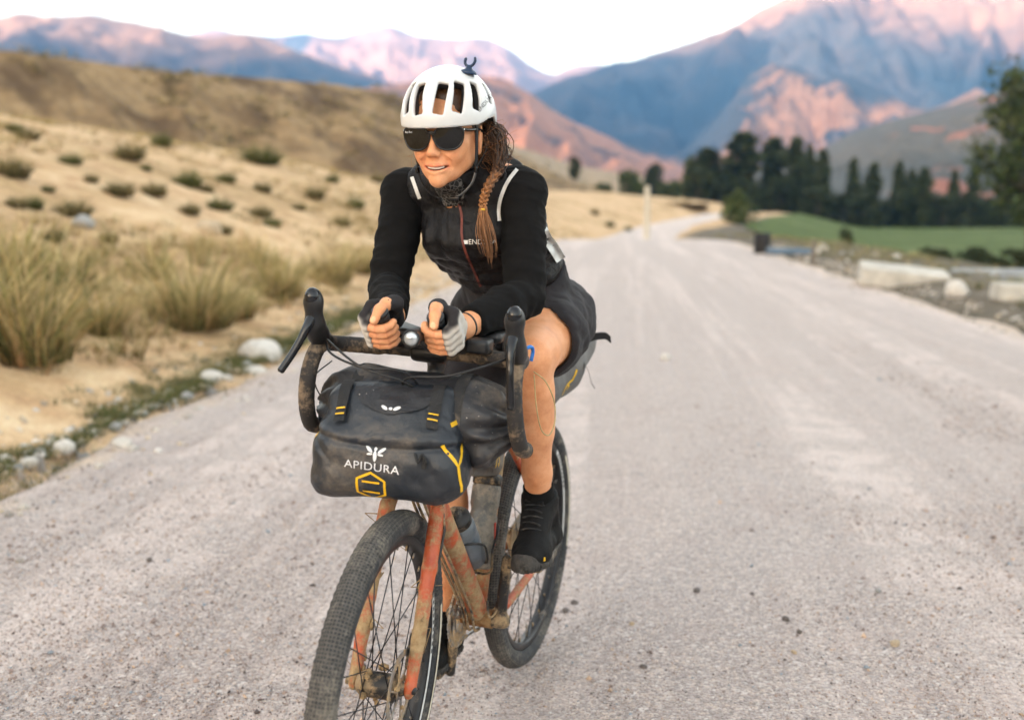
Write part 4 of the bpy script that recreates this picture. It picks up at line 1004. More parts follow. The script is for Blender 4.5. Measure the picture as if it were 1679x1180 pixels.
def mat_tyre(name, dust):
    n = NT(name); uv = n.co('UV'); s = n.sep(uv)
    # rows of small square knobs: u runs round the wheel, v across the tread (0..1)
    ku = n.math('SINE', n.math('MULTIPLY', s[0], 2 * math.pi * 300)); kv = n.math('SINE', n.math('MULTIPLY', s[1], 2 * math.pi * 21))
    knob = n.sramp(n.math('MULTIPLY', n.math('ADD', ku, 0.55), n.math('ADD', kv, 0.7)), 0.05, 0.6)
    tread = n.math('MULTIPLY', n.sramp(s[1], 0.25, 0.27), n.math('SUBTRACT', 1.0, n.sramp(s[1], 0.73, 0.75)))
    P = n.co('Object'); a = n.noise(7, 7, 0.7, P); b = n.noise(120, 4, 0.7, P)
    k = n.sramp(n.math('ADD', a, n.math('MULTIPLY', b, 0.3)), 0.70 - 0.3 * dust, 0.95 - 0.2 * dust)
    rub = n.ramp(b, [(0.3, (0.026, 0.027, 0.03)), (0.7, (0.06, 0.06, 0.062))])
    du = n.ramp(b, [(0.3, (0.14, 0.125, 0.105)), (0.7, (0.25, 0.22, 0.18))])
    gap = n.math('MULTIPLY', tread, n.math('SUBTRACT', 1.0, knob))
    col = n.mix(n.math('MINIMUM', n.math('ADD', k, n.math('MULTIPLY', gap, 0.35)), 1.0), rub, du)
    return n.set(col, 0.85, 0, n.bump(n.math('MULTIPLY', knob, tread), 0.9, 0.003), 0.3)
M_TYRE = mat_tyre('dusty_tyre', 0.30)

bike = empty('bicycle', MW_B, 'muddy red bicycle with drop bars and bags, ridden along the gravel road', 'bicycle')

def torus_tyre(R0, r, nu=480, nv=28, flat=1.0):
    u = np.linspace(0, 2 * np.pi, nu, endpoint=False); a = np.linspace(-0.5, 0.5, nv)       # a: across the tyre, open towards the rim
    th = a * 2 * np.pi * 0.84
    yy = r * np.sin(th) * 1.0; rr = R0 + r * np.cos(th)
    lug = (np.abs(np.abs(a) - 0.20) < 0.04)
    U, A = np.meshgrid(np.arange(nu), np.arange(nv), indexing='ij')
    Rr = np.broadcast_to(rr, (nu, nv)).copy(); Yy = np.broadcast_to(yy, (nu, nv)).copy()
    k = ((U // 2) % 2 == 0) & lug[None, :]
    Rr[k] += 0.0011 * np.cos(th)[A[k]]; Yy[k] += 0.0016 * np.sin(th)[A[k]]
    V = np.stack([Rr * np.cos(u)[:, None], Yy, Rr * np.sin(u)[:, None]], -1).reshape(-1, 3)
    i = np.arange(nu * nv).reshape(nu, nv); j = np.roll(i, -1, 0)
    F = np.stack([i[:, :-1], i[:, 1:], j[:, 1:], j[:, :-1]], -1).reshape(-1, 4)
    me = mesh_np('tyre', V, F, M_TYRE)
    uvl = me.uv_layers.new(name='UVMap'); li = np.zeros(len(me.loops), np.int32); me.loops.foreach_get('vertex_index', li)
    uu = (li // nv) / nu; vv = (li % nv) / (nv - 1)
    poly0 = np.repeat(np.arange(len(F)), 4); wrap = (poly0 // (nv - 1) == nu - 1) & (li // nv == 0); uu = np.where(wrap, 1.0, uu)
    uvl.data.foreach_set('uv', np.stack([uu, vv], 1).astype(np.float32).ravel())
    return me

def arc_band(r0, r1, y, a0, a1, n=40, slope=0.0):
    t = np.linspace(a0, a1, n); c, s = np.cos(t), np.sin(t)
    V = np.concatenate([np.stack([r0 * c, np.full(n, y), r0 * s], 1), np.stack([r1 * c, np.full(n, y + slope), r1 * s], 1)])
    return V, [(i, i + 1, n + i + 1, n + i) for i in range(n - 1)]

tyre_me = torus_tyre(WR - 0.0285, 0.0285)
spoke_v, spoke_f = tube_np([(0, 0, 0), (0, 0, 1)], 0.0013, 5); spoke_me = mesh_np('spoke', spoke_v, spoke_f, M_SPOKE)
nip_v, nip_f = tube_np([(0, 0, 0.94), (0, 0, 1.0)], 0.0024, 6); spoke_me2 = mesh_np('nipple', nip_v, nip_f, M_STEEL)
rim_prof = [(0.0, 0.302), (0.0115, 0.302), (0.0145, 0.306), (0.0150, 0.316), (0.0135, 0.324), (0.0105, 0.324), (0.0100, 0.316), (-0.0100, 0.316), (-0.0105, 0.324), (-0.0135, 0.324), (-0.0150, 0.316), (-0.0145, 0.306), (-0.0115, 0.302)]
def rim_mesh():
    nu = 96; u = np.linspace(0, 2 * np.pi, nu, endpoint=False); p = np.array(rim_prof); nv = len(p); p[:, 1] -= 0.014; p[:, 0] *= 1.15
    V = np.stack([p[None, :, 1] * np.cos(u)[:, None], np.broadcast_to(p[:, 0], (nu, nv)), p[None, :, 1] * np.sin(u)[:, None]], -1).reshape(-1, 3)
    i = np.arange(nu * nv).reshape(nu, nv); j = np.roll(i, -1, 0); i2, j2 = np.roll(i, -1, 1), np.roll(j, -1, 1)
    return mesh_np('rim', V, np.stack([i, i2, j2, j], -1).reshape(-1, 4), M_RIM)
rim_me = rim_mesh(); RIM_R = 0.289
def wheel(hub, front):
    w = bpy.data.objects.new('wheel', None); COL.objects.link(w); w.parent = bike; w.empty_display_size = 0.05
    if front:
        p = st([hub])[0]; w.matrix_local = Matrix.Translation(p) @ Matrix(RS_.tolist()).to_4x4()
        w['label'] = 'front wheel'
    else:
        w.matrix_local = Matrix.Translation(hub); w['label'] = 'rear wheel'
    obj('tyre', tyre_me, w); obj('rim', rim_me, w)
    # decals on rim and sidewall, left and right
    a1, a2 = (2.75, 4.15) if front else (2.25, 3.35)
    for y in (0.0178, -0.0178):
        v, f = arc_band(0.2925, 0.3062, y, a1, a2, 60); MB().add(v, f).build('rim_decal', M_WHITE_D, w, False)
        b = MB()                                                    # dark lettering on the white rim band
        for k in range(9):
            v, f = arc_band(0.2955, 0.3032, y * 1.03, a1 + 0.06 + k * 0.058, a1 + 0.06 + k * 0.058 + 0.034, 4); b.add(v, f)
        b.build('rim_lettering', M_BLK, w, False)['kind'] = 'stuff'
        sg = 1 if y > 0 else -1
        v, f = arc_band(0.3195, 0.3310, sg * 0.0287, a1 + 0.2, a2 + 0.1, 60, 0.0); MB().add(v, f).build('tyre_decal', M_CREAM_D, w, False)
    # hub
    if front:
        MB().lathe([(0.012, -0.052), (0.018, -0.05), (0.030, -0.034), (0.031, -0.031), (0.027, -0.026), (0.027, 0.022), (0.031, 0.026), (0.031, 0.030), (0.018, 0.036), (0.012, 0.052)], (0, 0, 0), (0, 1, 0), 28).build('hub', M_BLKMUD, w, True, None, 40)
    else:
        MB().lathe([(0.012, -0.066), (0.024, -0.03), (0.026, -0.028), (0.018, -0.02), (0.018, 0.02), (0.026, 0.028), (0.026, 0.031), (0.014, 0.04), (0.012, 0.062)], (0, 0, 0), (0, 1, 0), 28).build('hub', M_BLKMUD, w, True, None, 40)
        cas = MB()
        for k in range(10): cas.disc((0, -0.031 - 0.0036 * k, 0), (0, 1, 0), 0.088 - 0.0062 * k, 0.0018, 44)
        cas.build('cassette', M_STEEL, w, False)
    # brake disc
    b = MB(); b.disc((0, 0.041, 0), (0, 1, 0), 0.080, 0.0018, 48, 0.066)
    for k in range(6):
        a = k * math.pi / 3; b.tube([(0.018 * math.cos(a), 0.041, 0.018 * math.sin(a)), (0.068 * math.cos(a + 0.35), 0.041, 0.068 * math.sin(a + 0.35))], 0.0025, 6)
    b.disc((0, 0.041, 0), (0, 1, 0), 0.022, 0.003, 20); b.build('brake_disc', M_STEEL, w, False)
    N = 28; fl = 0.027
    for k in range(N):
        side = 1 if k % 2 else -1; a = 2 * math.pi * k / N; tw = 1.25 * (1 if (k // 2) % 2 else -1)
        p0 = Vector((fl * math.cos(a + tw), side * 0.028, fl * math.sin(a + tw))); p1 = Vector((RIM_R * math.cos(a), side * 0.003, RIM_R * math.sin(a)))
        d = p1 - p0; m = Matrix.Translation(p0) @ d.to_track_quat('Z', 'Y').to_matrix().to_4x4() @ Matrix.Diagonal((1, 1, d.length, 1))
        obj('spoke', spoke_me, w, m)
    nb = MB()
    for k in range(N):
        a = 2 * math.pi * k / N; nb.tube([(0.276 * math.cos(a), 0, 0.276 * math.sin(a)), (0.291 * math.cos(a), 0, 0.291 * math.sin(a))], 0.0024, 6)
    nb.build('spoke_nipples', M_STEEL, w)['kind'] = 'stuff'
    MB().tube([(0, 0, -0.29), (0, 0, -0.25)], [0.003, 0.0025], 6).build('valve', M_STEEL, w)
    return w
wheel((0, 0, WR), False); wheel((WB, 0, WR), True)

# ---- frame tubes
BB = np.array([0.435, 0, 0.29]); ST = BB + 0.50 * np.array([-0.284, 0, 0.959]); HB = np.array([0.838, 0, 0.765]); HT = np.array([0.788, 0, 0.905])
MB().tube([HB + (0.008, 0, -0.022), HT + (-0.006, 0, 0.018)], [0.025, 0.024], 20).build('head_tube', M_PAINT, bike)
MB().tube(smooth_path([HB + (-0.004, 0, 0.018), HB + (-0.10, 0, -0.10), BB + (0.05, 0, 0.075), BB + (0.006, 0, 0.015)], 16), np.linspace(0.024, 0.027, 16), 20).build('down_tube', M_PAINT, bike)
MB().tube([HT + (0, 0, -0.03), ST + (0.0, 0, -0.025)], [0.019, 0.016], 18).build('top_tube', M_PAINT, bike)
MB().tube([BB, ST + (-0.005, 0, 0.017)], [0.018, 0.017], 18).build('seat_tube', M_PAINT, bike)
for s in (1, -1):
    MB().tube(smooth_path([BB + (-0.03, s * 0.03, 0), BB + (-0.12, s * 0.047, 0.012), (0.05, s * 0.062, 0.352), (0.0, s * 0.068, 0.36)], 14), np.linspace(0.013, 0.009, 14), 12).build('chain_stay', M_PAINT, bike)
    MB().tube(smooth_path([ST + (0, s * 0.014, -0.04), ST + (-0.12, s * 0.045, -0.19), (0.03, s * 0.066, 0.40), (0.0, s * 0.068, 0.36)], 14), np.linspace(0.010, 0.008, 14), 12).build('seat_stay', M_PAINT, bike)
MB().disc(BB, (0, 1, 0), 0.024, 0.082, 28).build('bottom_bracket', M_RUST, bike, True, None, 40)
# ---- fork
fk = bpy.data.objects.new('fork', None); COL.objects.link(fk); fk.parent = bike; fk.empty_display_size = 0.05
g = Grid((0.78, -0.08, 0.68), (0.92, 0.08, 0.80), 0.0035)
g.cap((0.842, 0, 0.775), (0.848, 0, 0.748), 0.026, 0.025, 0.012).cap((0.850, -0.048, 0.738), (0.850, 0.048, 0.738), 0.020, 0.020, 0.015)
for s in (1, -1): g.cap((0.852, s * 0.050, 0.738), (0.880, s * 0.056, 0.690), 0.018, 0.0165, 0.012)
v, f = g.mesh(); obj('crown', mesh_np('crown', st(v), f, M_PAINT), fk)
for s in (1, -1):
    g = Grid((0.84, min(s * 0.03, s * 0.09), 0.33), (1.06, max(s * 0.03, s * 0.09), 0.72), 0.003)
    g.chain([(0.878, s * 0.056, 0.695), (0.93, s * 0.060, 0.585), (0.985, s * 0.061, 0.45), (1.022, s * 0.060, 0.362)], [0.0175, 0.0165, 0.0145, 0.012], 0.006).ell((1.026, s * 0.060, 0.360), (0.017, 0.011, 0.021), None, 0.008)
    v, f = g.mesh(); nrm = normals_of(v, f); v = v + nrm * (0.0012 * np.maximum(0, fbm(v * 60, 3, 7)))[:, None]
    obj('fork_leg', mesh_np('fork_leg', st(v), f, M_PAINT), fk)
MB().tube([(1.03, -0.075, 0.36), (1.03, 0.075, 0.36)], 0.008, 12).build('front_axle', M_BLKMUD, bike, True, st)
MB().tube([(0.0, -0.078, 0.36), (0.0, 0.078, 0.36)], 0.008, 12).build('rear_axle', M_BLKMUD, bike)
MB().box((0.975, 0.052, 0.42), (0.045, 0.026, 0.075), rot_axis((0, 1, 0), -22), 0.008).tube([(0.985, 0.058, 0.455), (0.955, 0.075, 0.53), (0.895, 0.078, 0.66), (0.86, 0.05, 0.78)], 0.0028, 6).build('front_brake_caliper', M_BLKMUD, bike, True, st)
MB().box((0.075, 0.045, 0.42), (0.06, 0.026, 0.04), rot_axis((0, 1, 0), -35), 0.008).build('rear_brake_caliper', M_BLKMUD, bike)
# clods of dried mud and straw on the inside of the fork
cl = MB(); gg = np.random.default_rng(5)
for k in range(26):
    t = gg.random(); s = -1 if gg.random() < 0.65 else 1
    c = np.array([0.878 + 0.144 * t, s * (0.050 + 0.01 * gg.random()), 0.695 - 0.333 * t]) + gg.normal(0, 0.006, 3); vv, ff = rock_v(900 + k, 1, 0.9, 0.5); cl.add(vv * gg.uniform(0.005, 0.013) * np.array([1, 0.7, 1.6]) + c, ff)
    if k % 2: cl.tube([c, c + gg.normal(0, 0.02, 3), c + gg.normal(0, 0.03, 3) + (0, 0, -0.02)], [0.0016, 0.0012, 0.0006], 4)
for k in range(16):
    a = gg.random() * 6.28; vv, ff = rock_v(950 + k, 1, 0.9, 0.5); cl.add(vv * gg.uniform(0.006, 0.012) + np.array([1.03 + 0.036 * math.cos(a), gg.uniform(-0.045, 0.05), 0.36 + 0.036 * math.sin(a)]), ff)
cl.build('dried_mud', simple('dried_mud', (0.33, 0.22, 0.11), 0.95, 0, 0.4, 60, 0.5, 120), bike, False, st)['kind'] = 'stuff'

# ---- drivetrain
def chainring(c, r, teeth, thick):
    ang = np.linspace(0, 2 * np.pi, teeth * 4, endpoint=False); rad = r + 0.0045 * np.clip(np.sin(ang * teeth) * 1.6, -1, 1); b = MB(); n = len(ang)
    V = []
    for y in (-thick / 2, thick / 2):
        for rr in (rad, np.full(n, r * 0.80)): V.append(np.stack([c[0] + rr * np.cos(ang), np.full(n, c[1] + y), c[2] + rr * np.sin(ang)], 1))
    F = []
    for k in range(n):
        k2 = (k + 1) % n; F += [(k, k2, n + k2, n + k), (2 * n + k2, 2 * n + k, 3 * n + k, 3 * n + k2), (k2, k, 2 * n + k, 2 * n + k2), (n + k, n + k2, 3 * n + k2, 3 * n + k)]
    b.add(np.concatenate(V), F)
    for k in range(4):
        a = k * math.pi / 2 + 0.4; b.tube([(c[0], c[1], c[2]), (c[0] + r * 0.84 * math.cos(a), c[1], c[2] + r * 0.84 * math.sin(a))], [0.016, 0.009], 8)
    return b
cr = bpy.data.objects.new('crankset', None); COL.objects.link(cr); cr.parent = bike; cr.empty_display_size = 0.05
chainring((BB[0], -0.050, BB[2]), 0.082, 40, 0.003).build('chainring', M_STEEL, cr, False)
chainring((BB[0], -0.0435, BB[2]), 0.058, 28, 0.003).build('chainring', M_STEEL, cr, False)
CA = R(84)
def crank(s, name):
    d = np.array([math.cos(CA), 0, math.sin(CA)]) * (1 if s > 0 else -1); e = BB + d * 0.17
    g = Grid(np.minimum(BB, e) + (-0.04, -0.10 if s < 0 else 0.03, -0.04), np.maximum(BB, e) + (0.04, -0.03 if s < 0 else 0.10, 0.04), 0.003)
    g.cap(BB + (0, s * 0.060, 0), e + (0, s * 0.078, 0), 0.016, 0.0125, 0.01).cap(BB + (0, s * 0.045, 0), BB + (0, s * 0.068, 0), 0.020, 0.019, 0.01)
    v, f = g.mesh(); obj(name, mesh_np(name, v, f, M_BLKMUD), cr)
    b = MB(); pc = e + np.array([0, s * 0.135, 0]); 
    for q in (1, -1): b.box(pc + (q * 0.036, 0, 0), (0.012, 0.085, 0.018), None, 0.003)
    for q in (1, -1): b.box(pc + (0, q * 0.038, 0), (0.07, 0.012, 0.018), None, 0.003)
    b.tube([e + (0, s * 0.07, 0), e + (0, s * 0.175, 0)], 0.008, 10); b.build('pedal', M_BLKMUD, cr, False)
    return pc
PED_L = crank(1, 'crank_arm'); PED_R = crank(-1, 'crank_arm')
# chain: upper and lower run plus the turns
ch = []; y = -0.049
for t in np.linspace(-1.9, 1.75, 26): ch.append((BB[0] + 0.080 * math.cos(t), y, BB[2] + 0.080 * math.sin(t)))
for t in np.linspace(1.75, 4.2, 14): ch.append((0.05 * math.cos(t), -0.047, WR + 0.05 * math.sin(t)))
ch += [(0.035, -0.047, 0.28), (0.045, -0.047, 0.255), (0.03, -0.047, 0.195), (0.05, -0.047, 0.17), (0.075, -0.047, 0.178)]
P = np.array(ch); P = np.concatenate([P, P[:1]]); L = np.concatenate([[0], np.cumsum(np.linalg.norm(np.diff(P, axis=0), axis=1))]); nl = int(L[-1] / 0.0127); cb = MB()
Q = np.stack([np.interp(np.linspace(0, L[-1], nl + 1), L, P[:, i]) for i in range(3)], 1)
for k in range(nl):
    a, b_ = Q[k], Q[k + 1]; d = b_ - a; ang = math.degrees(math.atan2(d[2], d[0])); cb.box((a + b_) / 2, (0.0145, 0.0062 if k % 2 else 0.0036, 0.0075), rot_axis((0, 1, 0), -ang))
cb.build('chain', M_STEEL, bike, False)
MB().box((0.022, -0.066, 0.30), (0.03, 0.02, 0.05), rot_axis((0, 1, 0), 20), 0.006).box((0.04, -0.055, 0.225), (0.016, 0.008, 0.10), rot_axis((0, 1, 0), 8), 0.003).disc((0.045, -0.047, 0.262), (0, 1, 0), 0.018, 0.007, 20).disc((0.042, -0.047, 0.185), (0, 1, 0), 0.020, 0.007, 20).build('rear_derailleur', M_BLKMUD, bike, False)
MB().box((0.425, -0.05, 0.385), (0.075, 0.004, 0.03), rot_axis((0, 1, 0), -20), 0.002).box((0.425, -0.040, 0.385), (0.075, 0.003, 0.03), rot_axis((0, 1, 0), -20), 0.001).box((0.40, -0.03, 0.41), (0.035, 0.03, 0.03), None, 0.005).build('front_derailleur', M_BLKMUD, bike, False)
# cables along the down tube, muddy
cab = MB()
for k, yy in enumerate((-0.022, -0.012, 0.004)):
    cab.tube(smooth_path([HB + (0.02, yy, 0.03), HB + (-0.02, yy - 0.006, -0.065), HB + (-0.16, yy - 0.004, -0.225), BB + (0.075, yy, 0.055), BB + (0.035, yy, -0.02), BB + (0.0, yy * 1.2, -0.032)], 30), 0.0033, 8)
cab.tube(smooth_path([BB + (0.02, 0.03, 0.055), BB + (0.035, 0.042, 0.02), BB + (0.02, 0.055, 0.03), BB + (-0.03, 0.06, 0.08), BB + (-0.1, 0.05, 0.09)], 24), 0.003, 7)
cab.build('cable', mat_mudded('muddy_cable', (0.03, 0.027, 0.025), 0.8, 0.6), bike)

# ---- seat post and saddle
SP0 = ST + 0.19 * np.array([-0.284, 0, 0.959])
MB().tube([ST, SP0], 0.0136, 16).build('seat_post', M_BLK, bike)
g = Grid((0.06, -0.09, 0.90), (0.40, 0.09, 1.02), 0.004)
g.chain([(0.36, 0, 0.962), (0.30, 0, 0.963), (0.20, 0, 0.966)], [0.017, 0.020, 0.032], 0.02)
for s in (1, -1): g.cap((0.22, s * 0.015, 0.962), (0.13, s * 0.052, 0.972), 0.022, 0.025, 0.03)
g.plane((0, 0, 0.947), (0, 0, -1), 0.006)
v, f = g.mesh(); obj('saddle', mesh_np('saddle', v, f, M_HOOD), bike)
MB().tube([(0.33, 0.022, 0.948), (0.27, 0.022, 0.93), (0.18, 0.022, 0.93), (0.13, 0.03, 0.955)], 0.0035, 8).tube([(0.33, -0.022, 0.948), (0.27, -0.022, 0.93), (0.18, -0.022, 0.93), (0.13, -0.03, 0.955)], 0.0035, 8).build('saddle_rails', M_STEEL, bike)

# ---- stem, handlebar, levers, aero extensions
hb = bpy.data.objects.new('handlebar', None); COL.objects.link(hb); hb.parent = bike; hb.empty_display_size = 0.05
g = Grid((0.70, -0.04, 0.88), (0.86, 0.04, 1.08), 0.0035)
g.cap((0.785, 0, 0.915), (0.752, 0, 1.01), 0.0185, 0.0185, 0.01).cap((0.755, 0, 0.995), (0.815, 0, 1.022), 0.019, 0.018, 0.012).cap((0.815, -0.026, 1.022), (0.815, 0.026, 1.022), 0.023, 0.023, 0.008)
v, f = g.mesh(); obj('stem', mesh_np('stem', st(v), f, M_BLK), hb)
BAR_R = [(0.815, 0, 1.022), (0.815, -0.10, 1.022), (0.818, -0.165, 1.022), (0.840, -0.203, 1.024), (0.885, -0.211, 1.030), (0.922, -0.214, 1.020), (0.945, -0.218, 0.983), (0.945, -0.223, 0.935), (0.928, -0.227, 0.890), (0.900, -0.230, 0.858), (0.868, -0.232, 0.846)]
flip = np.array([1, -1, 1.0])
def wrap_bump(v, f, amp=0.0012):
    return v
for s in (-1, 1):
    pth = smooth_path(np.array(BAR_R) * (np.array([1, 1, 1]) if s < 0 else flip), 70)
    rad = np.where(np.arange(70) < 8, 0.0135, 0.0165) + 0.0008 * np.abs(np.sin(np.arange(70) * 1.3))
    MB().tube(pth, rad, 14).build('bar_tape', M_TAPE, hb, True, st)
    MB().lathe([(0.0165, 0), (0.018, 0.002), (0.017, 0.006), (0.008, 0.009)], pth[-1], (-1, 0, 0), 16).build('bar_plug', M_BLK, hb, True, st)
    # hood: rubber body rising to a knob
    g = Grid((0.86, s * 0.213 - 0.05, 1.0), (1.0, s * 0.213 + 0.05, 1.17), 0.003); q = s * 0.212
    g.chain([(0.885, q, 1.034), (0.918, q, 1.052), (0.942, q, 1.078), (0.952, q, 1.118)], [0.0205, 0.0195, 0.0185, 0.0185], 0.012)
    g.ell((0.953, q, 1.128), (0.0205, 0.0185, 0.024), rot_axis((0, 1, 0), 12), 0.012)
    g.ell((0.930, q + s * 0.002, 1.062), (0.022, 0.0185, 0.03), rot_axis((0, 1, 0), 35), 0.012)
    v, f = g.mesh(); hd = obj('lever_hood', mesh_np('lever_hood', st(v), f, M_HOOD), hb)
    # glossy cap on the front of the hood and the brake blade
    g = Grid((0.92, q - 0.03, 1.10), (0.99, q + 0.03, 1.165), 0.0022); g.ell((0.9585, q, 1.132), (0.018, 0.0165, 0.022), rot_axis((0, 1, 0), 12), 0.0)
    v, f = g.mesh(); obj('hood_cap', mesh_np('hood_cap', st(v), f, M_GLOSS), hb)
    bl = [(0.950, q, 1.096), (0.966, q + s * 0.004, 1.076), (0.976, q + s * 0.013, 1.050), (0.986, q + s * 0.026, 1.020), (0.999, q + s * 0.042, 0.988), (1.003, q + s * 0.046, 0.980)] if s < 0 else [(0.950, q, 1.096), (0.970, q, 1.070), (0.978, q + 0.002, 1.040), (0.982, q + 0.005, 1.005), (0.980, q + 0.009, 0.962), (0.984, q + 0.010, 0.952)]
    MB().tube(smooth_path(bl, 30), np.interp(np.arange(30), [0, 5, 12, 26, 29], [0.0125, 0.0105, 0.0082, 0.0078, 0.0055]), 14).build('brake_lever', M_GLOSS, hb, True, st)
    # arm rest and its bracket
    g = Grid((0.66, s * 0.10 - 0.08, 1.01), (0.80, s * 0.10 + 0.08, 1.09), 0.004)
    g.obox((0.725, s * 0.105, 1.052), (0.055, 0.042, 0.012), rot_axis((1, 0, 0), s * 14), 0.010, 0.006)
    v, f = g.mesh(); obj('arm_rest', mesh_np('arm_rest', st(v), f, M_BLK), hb)
    MB().box((0.79, s * 0.075, 1.034), (0.075, 0.026, 0.030), None, 0.006).box((0.745, s * 0.09, 1.040), (0.05, 0.05, 0.012), None, 0.003).build('arm_rest_bracket', M_BLK, hb, False, st)
    ext = smooth_path([(0.64, s * 0.066, 1.035), (0.76, s * 0.063, 1.037), (0.87, s * 0.060, 1.043), (0.925, s * 0.059, 1.062), (0.950, s * 0.058, 1.085), (0.975, s * 0.058, 1.112)], 30)
    MB().tube(ext, 0.0115, 14).build('aero_extension', M_BLK, hb, True, st)
    MB().tube(smooth_path([(0.926, s * 0.059, 1.063), (0.950, s * 0.058, 1.085), (0.978, s * 0.058, 1.115)], 10), [0.0165] * 8 + [0.017, 0.0172], 18).lathe([(0.0175, 0), (0.018, 0.004), (0.017, 0.009), (0.010, 0.011)], (0.978, s * 0.058, 1.115), (0.7, 0, 0.72), 18).build('aero_grip', M_HOOD, hb, True, st)
# headlamp between the hands, display mount, cables over the bar
MB().lathe([(0.010, -0.045), (0.014, -0.04), (0.0145, 0.0), (0.018, 0.014), (0.0185, 0.026), (0.0165, 0.028), (0.016, 0.024)], (0.992, 0.020, 1.077), (1, 0.06, 0.0), 24).build('headlamp', M_BLK, hb, True, st, 40)
MB().lathe([(0.0158, 0), (0.014, 0.004), (0.008, 0.007), (0.001, 0.008)], (1.014, 0.0213, 1.077), (1, 0.06, 0), 20).build('headlamp_lens', simple('headlamp_glass', (0.55, 0.58, 0.60), 0.12, 0.6, 0.3, 60), hb, True, st)
MB().tube([(0.955, 0.02, 1.07), (0.93, 0.03, 1.05), (0.90, 0.055, 1.045)], 0.008, 10).build('headlamp_bracket', M_BLK, hb, True, st)
MB().box((0.86, 0, 1.052), (0.10, 0.055, 0.018), None, 0.006).box((0.80, 0.0, 1.058), (0.03, 0.15, 0.014), None, 0.004).box((0.835, -0.10, 1.045), (0.05, 0.04, 0.03), None, 0.006).box((0.84, 0.115, 1.05), (0.055, 0.05, 0.03), None, 0.008).build('bar_accessories', M_BLK, hb, True, st)
hc = MB()
for s, bow in ((-1, 0.0), (1, 0.012), (-1, 0.02)):
    hc.tube(smooth_path([(0.90, s * 0.205, 1.045), (0.95, s * 0.17, 1.02 + bow), (0.985, s * 0.09, 1.005), (0.97, 0.0, 1.0 - bow), (0.90, -s * 0.02, 0.93), (0.87, 0.0, 0.86)], 30), 0.0026, 7)
hc.tube(smooth_path([(0.895, -0.19, 0.995), (0.93, -0.212, 0.965), (0.925, -0.20, 0.925), (0.90, -0.175, 0.905)], 20), 0.0014, 6)
hc.build('bar_cables', M_BLK, hb, True, st)
# bottle cages
CAGE = simple('cage_wire', (0.03, 0.03, 0.03), 0.5, 0.2, 0.3, 30, 0, 1, MUD, 0.5)
DT = (HB - BB) / np.linalg.norm(HB - BB); DN = np.array([-DT[2], 0, DT[0]]); SD = np.array([-0.284, 0, 0.959]); SN = np.array([0.959, 0, 0.284])
BC1 = BB + DT * 0.165 + DN * 0.068; BC2 = BB + SD * 0.125 + SN * 0.060
for c, d, nn in ((BC1, DT, DN), (BC2, SD, SN)):
    b = MB()
    for s in (1, -1): b.tube(smooth_path([c - nn * 0.038 + d * 0.12, c - nn * 0.02 + d * 0.11 + np.array([0, s * 0.037, 0]), c + nn * 0.012 + d * 0.05 + np.array([0, s * 0.040, 0]), c - d * 0.0 + nn * 0.0 + np.array([0, s * 0.040, 0]), c - d * 0.012 + np.array([0, s * 0.02, 0]), c - d * 0.014 - nn * 0.035], 24), 0.0028, 7)
    b.build('bottle_cage', CAGE, bike)

# ================================================================== BAGS AND BOTTLES ON THE BICYCLE
def mat_bag(name, c, mud=0.3, rough=0.5, mudc=(0.20, 0.16, 0.12), speck=True):
    n = NT(name); P = n.co('Object'); a = n.noise(5, 8, 0.68, P); b = n.noise(45, 5, 0.7, P); w = n.noise(14, 3, 0.5, P, 0.6)
    base = n.ramp(a, [(0.3, tuple(q * 0.75 for q in c)), (0.7, tuple(q * 1.3 for q in c))])
    k = n.math('MULTIPLY', n.sramp(n.math('ADD', n.noise(3.2, 6, 0.7, P), n.math('MULTIPLY', b, 0.25)), 0.72 - 0.3 * mud, 0.95 - 0.25 * mud), 0.75)
    col = n.mix(k, base, mudc)
    if speck:
        sp = n.voro(75, P); col = n.mix(n.math('MULTIPLY', n.math('SUBTRACT', 1.0, n.sramp(sp, 0.06, 0.13)), n.sramp(a, 0.5, 0.62)), col, (0.40, 0.38, 0.34))
    return n.set(col, n.math('ADD', n.math('MULTIPLY', k, 0.4), rough), 0, n.bump(n.math('ADD', w, n.math('MULTIPLY', b, 0.2)), 0.45, 0.016), 0.5)
M_BAG = mat_bag('dark_blue_grey_bag', (0.020, 0.024, 0.031), 0.36, 0.38)
M_ROLL = mat_bag('charcoal_roll_bag', (0.018, 0.018, 0.021), 0.35, 0.45)
M_FBAG = mat_bag('muddy_grey_bag', (0.12, 0.11, 0.10), 0.75, 0.7, (0.27, 0.21, 0.15))
M_SBAG = mat_bag('grey_saddle_bag', (0.15, 0.145, 0.14), 0.35, 0.7, (0.24, 0.21, 0.17))
M_STRAP = simple('black_webbing', (0.016, 0.016, 0.017), 0.75, 0, 0.3, 30, 0.3, 400, (0.16, 0.13, 0.10), 0.35)
M_YEL = simple('yellow_print', (0.80, 0.46, 0.01), 0.5, 0, 0.1, 40, 0, 1, (0.30, 0.22, 0.12), 0.12)
M_WPRINT = simple('white_print', (0.74, 0.74, 0.75), 0.55, 0, 0.1, 60)

